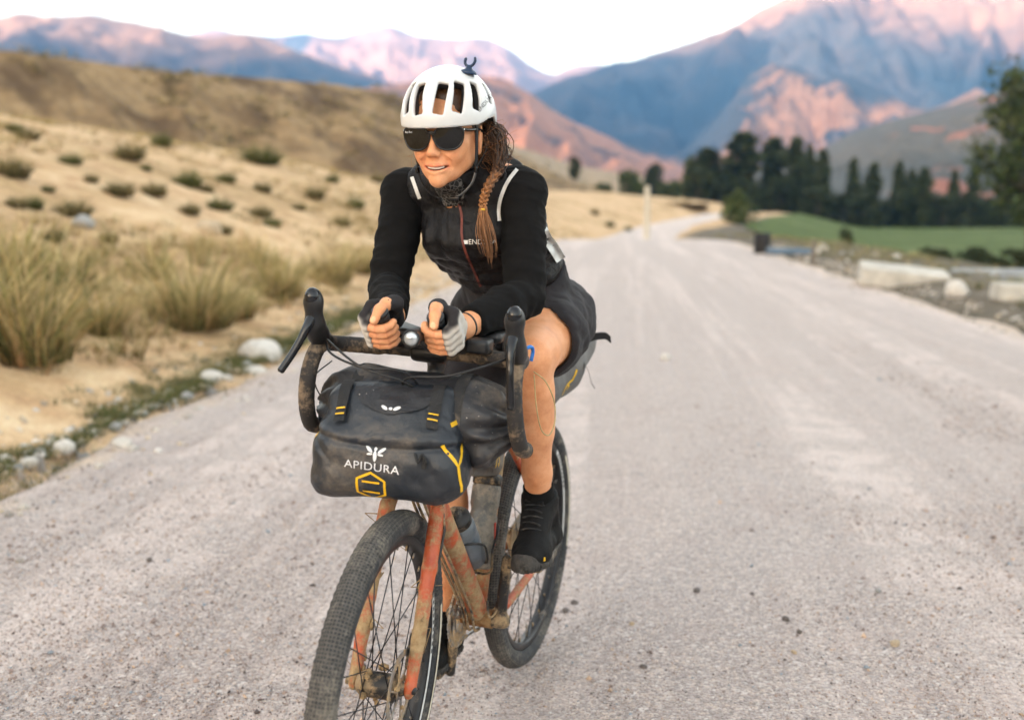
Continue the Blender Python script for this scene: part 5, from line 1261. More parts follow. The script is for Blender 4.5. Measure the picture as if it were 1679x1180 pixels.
def bvh_of(v, f): return BVHTree.FromPolygons([tuple(map(float, p)) for p in v], [tuple(map(int, q)) for q in f])
def print_on(parent, name, mat, bvh, flats, o, u, w, d, off=0.0014):
    b = MB()
    for v2, f2 in flats: b.add(project(bvh, v2, o, u, w, d, off), f2)
    return b.build(name, mat, parent, False)
def ellipse2d(cx, cy, a, b, ang=0, n=20):
    t = np.linspace(0, 2 * np.pi, n, endpoint=False); x = a * np.cos(t); y = b * np.sin(t); c, s = math.cos(ang), math.sin(ang)
    V = np.stack([cx + x * c - y * s, cy + x * s + y * c, 0 * x], 1); V = np.concatenate([V, [[cx, cy, 0]]]); return V, [(i, (i + 1) % n, n) for i in range(n)]
def bee(s=1.0, cx=0.0, cy=0.0):
    return [ellipse2d(cx, cy - 0.10 * s, 0.105 * s, 0.30 * s), ellipse2d(cx, cy + 0.28 * s, 0.085 * s, 0.10 * s),
            ellipse2d(cx - 0.36 * s, cy + 0.24 * s, 0.25 * s, 0.085 * s, -0.62), ellipse2d(cx + 0.36 * s, cy + 0.24 * s, 0.25 * s, 0.085 * s, 0.62),
            ellipse2d(cx - 0.30 * s, cy + 0.0 * s, 0.17 * s, 0.06 * s, 0.12), ellipse2d(cx + 0.30 * s, cy + 0.0 * s, 0.17 * s, 0.06 * s, -0.12)]

# ---- handlebar pouch: soft box, flap line across the front, rolled-over top
pouch = empty('handlebar_bag', MW_B, 'dark blue grey handlebar pouch with yellow hexagon and white bee logo', 'bag')
PZ = rot_axis((0, 0, 1), 9.0); PC = np.array([0.955, -0.014, 0.858])
def pm(v): return np.asarray(v, float) @ PZ.T + PC            # pouch frame -> bicycle frame
g = Grid((-0.11, -0.20, -0.15), (0.12, 0.20, 0.15), 0.0042)
g.obox((0.0, 0, -0.058), (0.072, 0.152, 0.054), None, 0.038, 0.0).obox((-0.022, 0, 0.030), (0.060, 0.142, 0.080), rot_axis((0, 1, 0), -14), 0.045, 0.06)
g.ell((0.030, 0, -0.005), (0.045, 0.125, 0.085), None, 0.05)
g.ell((0.032, -0.10, -0.075), (0.040, 0.055, 0.040), None, 0.03).ell((0.030, 0.105, -0.075), (0.040, 0.050, 0.042), None, 0.03)
PA = g.all(); 
# crease under the flap: a shallow sagging groove across the front
cz = 0.008 - 0.010 * np.sin((PA[..., 1] + 0.155) / 0.31 * np.pi * 1.15) - 0.06 * PA[..., 1]
g.D += (0.0048 * np.exp(-((PA[..., 2] - cz) / 0.005) ** 2) * (PA[..., 0] > 0.01)).astype(np.float32)
g.D += (-0.0035 * np.exp(-((PA[..., 2] - cz - 0.018) / 0.014) ** 2) * (PA[..., 0] > 0.01)).astype(np.float32)
g.D += 0.0075 * fbm(PA * np.array([16, 12, 18], np.float32), 4, 12)
g.D += 0.006 * (fbm(np.stack([PA[..., 1] * 10 + PA[..., 2] * 9, PA[..., 2] * 4 - PA[..., 1] * 3, PA[..., 0] * 5], -1), 2, 19, 0.5, True) - 0.3) * sstep(0.03, 0.14, np.abs(PA[..., 1]))
v, f = g.mesh(); pv_ = pm(v); body = obj('bag_body', mesh_np('bag_body', pv_, f, M_BAG), pouch); PB = bvh_of(pv_, f)
U = PZ @ np.array([0, 1, 0]); FW = PZ @ np.array([-1, 0, 0]); UZ = np.array([0, 0, 1.0])       # seen from the front: right is +y
tx, tf = text_np('APIDURA', 0.0235, 1.06)
tilt = lambda q, a: (np.stack([q[0][:, 0] * math.cos(a) - q[0][:, 1] * math.sin(a), q[0][:, 0] * math.sin(a) + q[0][:, 1] * math.cos(a), q[0][:, 2]], 1), q[1])
print_on(pouch, 'logo_lettering', M_WPRINT, PB, [tilt((tx * np.array([1.12, 1, 1]), tf), -0.06)], pm([[0.1, -0.018, -0.040]])[0], U, UZ, FW, 0.0014)
print_on(pouch, 'bee_logo', M_WPRINT, PB, [tilt(q, -0.05) for q in bee(0.036)], pm([[0.1, -0.012, -0.014]])[0], U, UZ, FW, 0.0014)
hx = [(0.033 * math.sin(k * math.pi / 3), 0.031 * math.cos(k * math.pi / 3)) for k in range(6)]
print_on(pouch, 'hexagon_print', M_YEL, PB, [tilt(stroke2d(hx, 0.0052, True), -0.05), tilt(stroke2d([(-0.018, 0.0105), (0.018, 0.0105)], 0.0042), -0.05), tilt(stroke2d([(-0.018, -0.0125), (0.018, -0.0125)], 0.0042), -0.05)], pm([[0.1, -0.022, -0.083]])[0], U, UZ, FW, 0.0014)
SU = PZ @ np.array([0.62, 0.78, 0]); SDv = PZ @ np.array([-0.78, -0.62, 0]) * 1.0
SUu = PZ @ np.array([-0.72, 0.69, 0]); SDd = PZ @ np.array([-0.69, -0.72, 0])
print_on(pouch, 'side_print', M_YEL, PB, [stroke2d([(-0.030, 0.030), (-0.002, -0.012), (0.026, 0.026)], 0.0072), stroke2d([(-0.002, -0.012), (0.0, -0.03), (0.010, -0.066)], 0.0072)], pm([[0.056, 0.150, -0.02]])[0], SUu, UZ, SDd, 0.0014)
print_on(pouch, 'side_print', M_YEL, PB, [stroke2d([(-0.004, 0.066), (0.026, 0.072)], 0.0085)], pm([[0.056, 0.150, -0.02]])[0], SUu, UZ, SDd, 0.0014)
SUl = PZ @ np.array([0.72, 0.69, 0]); SDl = PZ @ np.array([-0.69, 0.72, 0])
print_on(pouch, 'side_print', M_YEL, PB, [stroke2d([(0.012, 0.012), (-0.012, -0.008), (-0.026, -0.012)], 0.0072)], pm([[0.04, -0.155, 0.0]])[0], SUl, UZ, SDl, 0.0014)
# flap on the top with half a bee on its edge
fl = [(-0.085, 0.115), (0.085, 0.115), (0.066, 0.095), (0.03, 0.080), (0.0, 0.076), (-0.03, 0.080), (-0.066, 0.095)]
def flat_fill(poly, n=10):
    P = np.array(poly); V = []; ys = np.linspace(0.076, 0.128, n); xs = np.linspace(-1, 1, 17)
    for y in ys:
        w = np.interp(y, [0.076, 0.080, 0.095, 0.115, 0.128], [0.008, 0.03, 0.066, 0.085, 0.088])
        for x in xs: V.append((x * w, y, 0))
    F = [(r * 17 + c, r * 17 + c + 1, (r + 1) * 17 + c + 1, (r + 1) * 17 + c) for r in range(n - 1) for c in range(16)]
    return np.array(V), F
DDn = PZ @ np.array([-0.75, 0, -0.66]); Dup = PZ @ np.array([-0.66, 0, 0.75])
oF = pm([[0.055, 0.012, 0.055]])[0]
fv, ff = flat_fill(fl); fv = fv - np.array([0, 0.076, 0]); fv[:, 1] *= 1.3
print_on(pouch, 'top_flap', M_ROLL, PB, [(fv, ff)], oF, U, Dup, DDn, 0.004)
print_on(pouch, 'bee_logo', M_WPRINT, PB, [ellipse2d(-0.013, 0.012, 0.008, 0.0035, -0.6), ellipse2d(0.013, 0.011, 0.008, 0.0035, 0.45), ellipse2d(0, 0.010, 0.004, 0.003)], oF, U, Dup, DDn, 0.0062)
for s, ln in ((-0.095, 0.0), (0.098, -0.006)):
    o2 = pm([[0.055, s, 0.062 + ln]])[0]
    print_on(pouch, 'strap', M_STRAP, PB, [stroke2d([(-0.006, y_) for y_ in np.linspace(-0.02, 0.085, 12)], 0.012), stroke2d([(0.006, y_) for y_ in np.linspace(-0.02, 0.085, 12)], 0.012)], o2, U, Dup, DDn, 0.008)
    print_on(pouch, 'strap_print', M_YEL, PB, [stroke2d([(-0.010, -0.004), (0.010, -0.004)], 0.0032), stroke2d([(-0.010, 0.008), (0.010, 0.008)], 0.0032)], o2, U, Dup, DDn, 0.0115)
# zip puller at the right end of the flap crease
zp = pm([[0.088, 0.088, -0.012]])[0]
MB().tube(smooth_path([zp + (0.004, -0.018, 0.008), zp + (0.008, -0.008, -0.010), zp + (0.009, 0.0, 0.008), zp + (0.006, 0.008, -0.012)], 16), 0.0028, 8).box(zp + (0.002, 0.002, -0.012), (0.006, 0.010, 0.022), None, 0.002).build('zip_puller', M_STRAP, pouch)

# ---- roll bag strapped across the bar behind the pouch
roll = empty('roll_bag', MW_B, 'charcoal rolled dry bag strapped across the handlebar behind the pouch', 'bag')
g = Grid((0.76, -0.25, 0.78), (1.0, 0.25, 1.02), 0.0046)
g.cap((0.878, -0.115, 0.902), (0.878, 0.115, 0.902), 0.086, 0.086, 0.02)
for s in (1, -1):
    g.chain([(0.878, s * 0.115, 0.902), (0.880, s * 0.148, 0.900), (0.888, s * 0.166, 0.888)], [0.086, 0.066, 0.040], 0.02)
g.ell((0.922, 0.158, 0.880), (0.034, 0.026, 0.056), rot_axis((0, 1, 0), 14), 0.012)
g.ell((0.915, 0.150, 0.832), (0.030, 0.028, 0.028), None, 0.014)
PA = g.all(); e = sstep(0.10, 0.19, np.abs(PA[..., 1])); th = np.arctan2(PA[..., 2] - 0.902, PA[..., 0] - 0.878)
g.D += (0.008 * e * np.sin(th * 9 + 3 * fbm(PA * 12, 2, 3))).astype(np.float32) + 0.004 * fbm(PA * np.array([10, 8, 10], np.float32), 3, 4)
v, f = g.mesh(); v = st(v); obj('bag_body', mesh_np('bag_body', v, f, M_ROLL), roll); RB = bvh_of(v, f)
for yy in (-0.115, 0.105):
    a = np.linspace(0, 2 * np.pi, 40, endpoint=False); ring = np.stack([0.878 + 0.092 * np.cos(a), np.full(40, yy), 0.902 + 0.092 * np.sin(a)], 1)
    V = np.concatenate([ring + (0, -0.012, 0), ring + (0, 0.012, 0)]); MB().add(V, [(i, (i + 1) % 40, 40 + (i + 1) % 40, 40 + i) for i in range(40)]).build('strap', M_STRAP, roll, False, st)
MB().tube(smooth_path([(0.815, 0.196, 1.040), (0.800, 0.214, 1.052), (0.785, 0.218, 1.042), (0.788, 0.216, 1.020)], 20), 0.0042, 8).build('blue_loop', simple('blue_plastic', (0.02, 0.17, 0.55), 0.35, 0, 0.1, 30), roll, True, st)
MB().tube(smooth_path(np.array([(0.80, 0.226, 0.955), (0.76, 0.245, 0.93), (0.735, 0.262, 0.885), (0.74, 0.268, 0.84), (0.765, 0.262, 0.815), (0.785, 0.248, 0.83), (0.795, 0.236, 0.88), (0.80, 0.227, 0.95)]) + np.array([0, 0, 0.045]), 40), 0.0015, 6).build('cord', simple('tan_cord', (0.50, 0.36, 0.17), 0.7, 0, 0.2, 60), roll, True, st)
g = Grid((0.86, 0.10, 0.79), (1.0, 0.24, 0.90), 0.004)

# ---- frame bag under the top tube
fbag = empty('frame_bag', MW_B, 'muddy grey frame bag with yellow print hung under the top tube', 'bag')
poly = np.array([(0.775, 0.845), (0.755, 0.742), (0.60, 0.700), (0.39, 0.650), (0.345, 0.665), (0.325, 0.735), (0.50, 0.775)])
def prism_bag(poly, hw, bulge):
    n = len(poly); c = poly.mean(0); V = []; F = []
    rings = [(-1.0, 0.86, 0.75), (-1.0, 0.95, 0.0), (-0.6, 1.0, 0.0), (0.6, 1.0, 0.0), (1.0, 0.95, 0.0), (1.0, 0.86, 0.75)]
    rings = [(-1.15, 0.45), (-1.0, 0.86), (-0.80, 0.97), (-0.4, 1.0), (0.4, 1.0), (0.80, 0.97), (1.0, 0.86), (1.15, 0.45)]
    dens = []
    for i in range(n):
        a, b = poly[i], poly[(i + 1) % n]; m = max(2, int(np.linalg.norm(b - a) / 0.02))
        for k in range(m): dens.append(a + (b - a) * k / m)
    D = np.array(dens); m = len(D)
    for y, s in rings:
        q = c + (D - c) * s; V.append(np.stack([q[:, 0], np.full(m, y * hw), q[:, 1]], 1))
    for r in range(len(rings) - 1):
        for k in range(m): F.append((r * m + k, r * m + (k + 1) % m, (r + 1) * m + (k + 1) % m, (r + 1) * m + k))
    F.append(tuple(range(m))); F.append(tuple((len(rings) - 1) * m + k for k in range(m))[::-1])
    V = np.concatenate(V); V = V + bulge * fbm(V * 14, 3, 8)[:, None] * np.array([0.4, 1, 0.6]); return V, F
v, f = prism_bag(poly, 0.030, 0.006); obj('bag_body', mesh_np('bag_body', v, f, M_FBAG), fbag); FB = bvh_of(v, f)
print_on(fbag, 'side_print', M_YEL, FB, [stroke2d([(0.022, 0.038), (0.012, 0.016), (-0.006, 0.010), (-0.02, -0.014)], 0.005), stroke2d([(0.006, 0.013), (0.013, -0.006), (0.006, -0.016), (0.002, -0.006)], 0.005)], (0.42, 0.06, 0.70), (-1, 0, 0), (0, 0, 1), (0, -1, 0))
tx, tf = text_np('APIDURA', 0.016, 1.05)
print_on(fbag, 'lettering', M_WPRINT, FB, [(tx, tf)], (0.66, 0.06, 0.745), (-1, 0, 0.2), (0.2, 0, 1), (0, -1, 0))
for x in (0.40, 0.60): MB().box((x, 0, 0.775 + (x - 0.4) * 0.265), (0.024, 0.052, 0.052), rot_axis((0, 1, 0), -15), 0.010).build('strap', M_STRAP, fbag)

# ---- saddle bag
sbag = empty('saddle_bag', MW_B, 'grey saddle bag with yellow print and dangling straps behind the rider', 'bag')
g = Grid((-0.32, -0.13, 0.70), (0.26, 0.13, 1.04), 0.006)
g.chain([(0.20, 0.01, 0.80), (0.10, 0.015, 0.835), (-0.05, 0.02, 0.885), (-0.20, 0.02, 0.925)], [0.045, 0.075, 0.098, 0.095], 0.03)
g.obox((-0.25, 0, 0.935), (0.03, 0.095, 0.035), rot_axis((0, 1, 0), 18), 0.02, 0.02)
PA = g.all(); g.D += 0.006 * fbm(PA * np.array([9, 12, 14], np.float32), 3, 30)
v, f = g.mesh(); obj('bag_body', mesh_np('bag_body', v, f, M_SBAG), sbag); SB = bvh_of(v, f)
print_on(sbag, 'side_print', M_YEL, SB, [stroke2d([(0.05, 0.035), (0.035, 0.008), (0.012, -0.002), (-0.012, -0.03)], 0.0075), stroke2d([(0.012, -0.002), (0.026, -0.01), (0.022, -0.02)], 0.0075)], (0.05, 0.14, 0.845), (-1, 0, 0.0), (0, 0, 1), (0, -1, 0))
for x, zc, rr in ((-0.02, 0.875, 0.104), (-0.15, 0.912, 0.104)):
    a = np.linspace(0, 2 * np.pi, 40, endpoint=False); c = np.array([x, 0, zc]); ring = np.stack([x + 0.3 * rr * np.sin(a) * -1, rr * np.cos(a), zc + rr * 0.97 * np.sin(a)], 1)
    V = np.concatenate([ring + (-0.012, 0, 0), ring + (0.012, 0, 0)]); MB().add(V, [(i, (i + 1) % 40, 40 + (i + 1) % 40, 40 + i) for i in range(40)]).build('strap', M_STRAP, sbag, False)
def webbing(pts, w, axis):
    P = smooth_path(pts, 16); ax = np.asarray(axis, float) * w / 2; V = np.concatenate([P + ax, P - ax, P + ax + (0, 0.002, 0), P - ax + (0, 0.002, 0)]); n = 16
    F = [(i, i + 1, n + i + 1, n + i) for i in range(n - 1)] + [(2 * n + i + 1, 2 * n + i, 3 * n + i, 3 * n + i + 1) for i in range(n - 1)]
    return MB().add(V, F)
webbing([(-0.06, 0.105, 0.945), (-0.08, 0.130, 0.962), (-0.11, 0.165, 0.968), (-0.13, 0.180, 0.955)], 0.026, (0.5, 0, 0.85)).build('loose_strap', M_STRAP, sbag)
webbing([(-0.05, 0.118, 0.90), (-0.06, 0.135, 0.87), (-0.075, 0.142, 0.835), (-0.09, 0.150, 0.815)], 0.022, (0.9, 0.2, 0.1)).build('loose_strap', M_STRAP, sbag)

# ---- bottles
def mat_bottle(name, c, mud):
    return mat_mudded(name, c, mud, 0.35, 0.0, 12, (0.30, 0.26, 0.21))
M_BOT1 = mat_bottle('smoky_grey_bottle', (0.13, 0.15, 0.17), 0.42); M_BOT2 = mat_bottle('dark_muddy_bottle', (0.10, 0.10, 0.095), 0.72)
b1 = empty('water_bottle', MW_B, 'smoky grey water bottle with black ribbed cap on the down tube', 'bottle')
MB().lathe([(0.030, 0.0), (0.036, 0.006), (0.0365, 0.10), (0.034, 0.108), (0.034, 0.116), (0.0365, 0.124), (0.0365, 0.150), (0.030, 0.165)], BC1, DT, 32).build('bottle_body', M_BOT1, b1, True)
MB().lathe([(0.031, 0.163), (0.033, 0.166), (0.032, 0.170), (0.033, 0.174), (0.032, 0.178), (0.033, 0.182), (0.031, 0.186), (0.018, 0.194), (0.013, 0.197), (0.013, 0.212), (0.009, 0.215)], BC1, DT, 32).build('cap', M_BLKMUD, b1, True)
b2 = empty('water_bottle', MW_B, 'tall mud covered water bottle on the seat tube, beside the rear tyre', 'bottle')
MB().lathe([(0.030, 0.0), (0.037, 0.006), (0.037, 0.13), (0.033, 0.140), (0.033, 0.150), (0.037, 0.160), (0.037, 0.205), (0.034, 0.212)], BC2, SD, 32).build('bottle_body', M_BOT2, b2, True)
MB().lathe([(0.036, 0.211), (0.038, 0.215), (0.038, 0.232), (0.034, 0.238), (0.016, 0.243), (0.013, 0.252)], BC2, SD, 32).build('cap', M_BLKMUD, b2, True)
MB().box(BC2 + SD * 0.09 + np.array([0, 0.037, 0]), (0.008, 0.003, 0.06), None, 0.001).build('red_mark', simple('red_print', (0.5, 0.05, 0.03), 0.6), b2)

# ================================================================== THE RIDER
# everything here is modelled in the rider's frame: x forward, y to her left, z up, origin under the rear wheel
LR = rot_axis((1, 0, 0), -math.degrees(LEAN))
def b2p(v): return st(v) @ LR.T                                   # steered bicycle point -> rider frame
def b2p0(v): return np.asarray(v, float) @ LR.T
rider = empty('person', MW_P, 'cyclist in white helmet, sunglasses, black vest and grey shorts leaning on aero bars', 'person')

def mat_skin():
    n = NT('tanned_skin'); P = n.co('Object'); a = n.noise(22, 6, 0.65, P); b = n.noise(340, 3, 0.6, P); d = n.noise(7, 7, 0.7, P); t = n.attr('Col'); fr = n.voro(170, P)
    col = n.ramp(a, [(0.28, (0.66, 0.255, 0.11)), (0.5, (0.79, 0.36, 0.175)), (0.72, (0.86, 0.44, 0.245))]); col = n.mix(1.0, col, t, 'MULTIPLY')
    col = n.mix(n.math('MULTIPLY', n.math('SUBTRACT', 1.0, n.sramp(fr, 0.10, 0.22)), 0.28), col, (0.36, 0.13, 0.06))                     # freckles
    col = n.mix(n.math('MULTIPLY', n.sramp(d, 0.56, 0.76), 0.14), col, (0.55, 0.42, 0.32))                                            # road dust
    n.set(col, n.math('ADD', n.math('MULTIPLY', a, 0.35), 0.30), 0, n.bump(n.math('ADD', a, n.math('MULTIPLY', b, 0.5)), 0.25, 0.003), 0.32)
    n.b.inputs['Subsurface Weight'].default_value = 0.06; n.b.inputs['Subsurface Radius'].default_value = (0.010, 0.004, 0.002); n.b.inputs['Subsurface Scale'].default_value = 0.5
    return n.m
M_SKIN = mat_skin()
def mat_cloth(name, c, rough=0.85, weave=900, wr=0.25, sheen=0.2, fold=22):
    n = NT(name); P = n.co('Object'); a = n.noise(fold, 4, 0.55, P, 0.5); b = n.noise(weave, 2, 0.5, P)
    col = n.ramp(a, [(0.3, tuple(q * 0.8 for q in c)), (0.7, tuple(q * 1.25 for q in c))])
    n.set(col, rough, 0, n.bump(n.math('ADD', a, n.math('MULTIPLY', b, 0.12)), wr, 0.008), 0.22); n.b.inputs['Sheen Weight'].default_value = sheen; return n.m
M_JERSEY = mat_cloth('black_knit', (0.0050, 0.0046, 0.0046), 0.95, 1200, 0.25, 0.0)
M_VEST = mat_cloth('black_quilted_nylon', (0.012, 0.011, 0.0118), 0.36, 900, 0.9, 0.0, 30)
M_SHORTS = mat_cloth('charcoal_shorts', (0.026, 0.0235, 0.026), 0.85, 1000, 0.5, 0.05, 28)
M_SOCK = mat_cloth('black_sock', (0.005, 0.0048, 0.0048), 0.95, 700, 0.3, 0.0)
M_SHOE = mat_cloth('black_shoe', (0.006, 0.0056, 0.0056), 0.7, 800, 0.4, 0.0, 40)
M_SOLE = simple('dusty_rubber_sole', (0.05, 0.045, 0.04), 0.9, 0, 0.4, 60, 0.6, 150, (0.22, 0.18, 0.14), 0.35)
M_REFL = simple('reflective_tape', (0.66, 0.65, 0.62), 0.45, 0.2, 0.12, 40)
M_ZIP = simple('rust_red_zip', (0.16, 0.035, 0.022), 0.6, 0, 0.2, 200)

# ---- head -------------------------------------------------------------------------------------
HO = np.array([0.572, -0.006, 1.483]); RH = rot_axis((0, 0, 1), 1.0) @ rot_axis((0, 1, 0), 7.0)
def hd(v): return np.asarray(v, float) @ RH.T + HO
g = Grid((-0.125, -0.095, -0.20), (0.135, 0.095, 0.15), 0.0023)
g.ell((-0.012, 0, 0.048), (0.098, 0.073, 0.086), None, 0.01).ell((0.040, 0, 0.002), (0.052, 0.056, 0.074), None, 0.03)
g.cap((-0.03, 0, -0.03), (-0.085, 0, -0.18), 0.048, 0.054, 0.025)
for s in (1, -1):
    g.ell((0.053, s * 0.041, -0.006), (0.027, 0.021, 0.019), None, 0.022)
    g.chain([(0.0, s * 0.049, -0.022), (0.012, s * 0.0435, -0.047), (0.048, s * 0.0215, -0.0715), (0.078, 0.0, -0.0835)], [0.018, 0.0140, 0.0120, 0.0130], 0.022)
    g.ell((0.040, s * 0.030, -0.036), (0.034, 0.022, 0.034), None, 0.028)
g.ell((0.060, 0, -0.044), (0.036, 0.033, 0.041), None, 0.024).ell((0.0800, 0, -0.0850), (0.0135, 0.0140, 0.0125), None, 0.014)
for s in (1, -1): g.ell((0.0705, s * 0.0325, -0.029), (0.0190, 0.0180, 0.0170), None, 0.018)
g.cap((0.086, 0, 0.022), (0.108, 0, -0.019), 0.0075, 0.0085, 0.014).ell((0.1115, 0, -0.0230), (0.0100, 0.0098, 0.0092), None, 0.008)
for s in (1, -1):
    g.ell((0.1000, s * 0.0108, -0.0268), (0.0092, 0.0062, 0.0070), None, 0.006)
    g.ell((0.087, s * 0.032, 0.016), (0.013, 0.016, 0.010), None, 0.012, True).ell((0.0765, s * 0.032, 0.015), (0.0122, 0.0122, 0.0122), None, 0.003)
for s in (1, -1):
    g.ell((0.1045, s * 0.0054, -0.0338), (0.0046, 0.0030, 0.0034), None, 0.002, True)
    g.chain([(0.0965, s * 0.0190, -0.030), (0.0885, s * 0.0300, -0.044), (0.082, s * 0.0335, -0.058)], [0.0010, 0.0014, 0.0008], 0.010, True)
MZ = -0.0570
for s in (1, -1):
    g.chain([(0.0735, s * 0.0310, MZ + 0.0055), (0.0915, s * 0.0150, MZ + 0.0058), (0.0972, 0, MZ + 0.0050)], [0.0022, 0.0040, 0.0045], 0.004)
    g.chain([(0.0735, s * 0.0300, MZ + 0.0040), (0.0900, s * 0.0150, MZ - 0.0070), (0.0950, 0, MZ - 0.0112)], [0.0022, 0.0050, 0.0060], 0.004)
for yy in (0, 0.006, -0.006, 0.012, -0.012, 0.018, -0.018, 0.023, -0.023): g.ell((0.0945 - abs(yy) * 0.42, yy, MZ - 0.0026 + 9 * yy * yy), (0.0130, 0.0062, 0.0050 - abs(yy) * 0.13), None, 0.0015, True)
for s in (1, -1):
    er = rot_axis((0, 1, 0), -14) @ rot_axis((0, 0, 1), s * 22)
    g.ell((-0.008, s * 0.0735, 0.000), (0.0185, 0.0070, 0.0320), er, 0.006).ell((-0.002, s * 0.0815, 0.004), (0.0095, 0.0058, 0.0175), er, 0.004, True).ell((-0.004, s * 0.0715, -0.028), (0.0085, 0.0055, 0.0095), None, 0.006).ell((0.006, s * 0.0735, -0.003), (0.005, 0.005, 0.008), None, 0.004)
hv, hf = g.mesh(); hv = relax(hv, hf, 1, 0.25)
# colour: lips, flushed cheeks and nose, faint freckling; everything else plain skin
lip = np.exp(-((hv[:, 2] - (MZ - 0.002)) / 0.0125) ** 4) * np.exp(-(hv[:, 1] / 0.0255) ** 6) * (hv[:, 0] > 0.079)
du = np.minimum(*[np.min([np.linalg.norm(np.cross(hv - np.array(a), np.array(b) - np.array(a)), axis=1) / np.linalg.norm(np.array(b) - np.array(a)) + 1e3 * ((hv - np.array(a)) @ (np.array(b) - np.array(a)) < -1e-5) + 1e3 * ((hv - np.array(b)) @ (np.array(b) - np.array(a)) > 1e-5) for a, b in seg], 0) for seg in (
    [((0.0735, s * 0.0310, MZ + 0.0055), (0.0915, s * 0.0150, MZ + 0.0058)) for s in (1, -1)] + [((0.0915, s * 0.0150, MZ + 0.0058), (0.0972, s * 1e-6, MZ + 0.0050)) for s in (1, -1)],
    [((0.0735, s * 0.0300, MZ + 0.0040), (0.0900, s * 0.0150, MZ - 0.0070)) for s in (1, -1)] + [((0.0900, s * 0.0150, MZ - 0.0070), (0.0950, s * 1e-6, MZ - 0.0112)) for s in (1, -1)])])
lip = 1 - sstep(0.0044, 0.0064, du)
flush = np.exp(-(((np.abs(hv[:, 1]) - 0.038) / 0.02) ** 2 + ((hv[:, 2] + 0.035) / 0.02) ** 2)) * (hv[:, 0] > 0.04) + np.exp(-((hv[:, 1] / 0.012) ** 2 + ((hv[:, 2] + 0.026) / 0.014) ** 2)) * (hv[:, 0] > 0.09)
hc_ = np.ones((len(hv), 4)); hc_[:, :3] = 1 - flush[:, None] * np.array([0.0, 0.07, 0.07]); hc_[:, :3] = hc_[:, :3] * (1 - lip[:, None]) + lip[:, None] * np.array([0.92, 0.62, 0.66])
inmouth = (np.abs(hv[:, 1]) < 0.021) & (np.abs(hv[:, 2] - MZ + 0.0015) < 0.006) & (hv[:, 0] < 0.0870 - 9 * hv[:, 1] ** 2) & (hv[:, 0] > 0.07); hc_[inmouth, :3] = (0.25, 0.12, 0.11)
SKIN = [(hd(hv), hf, hc_)]

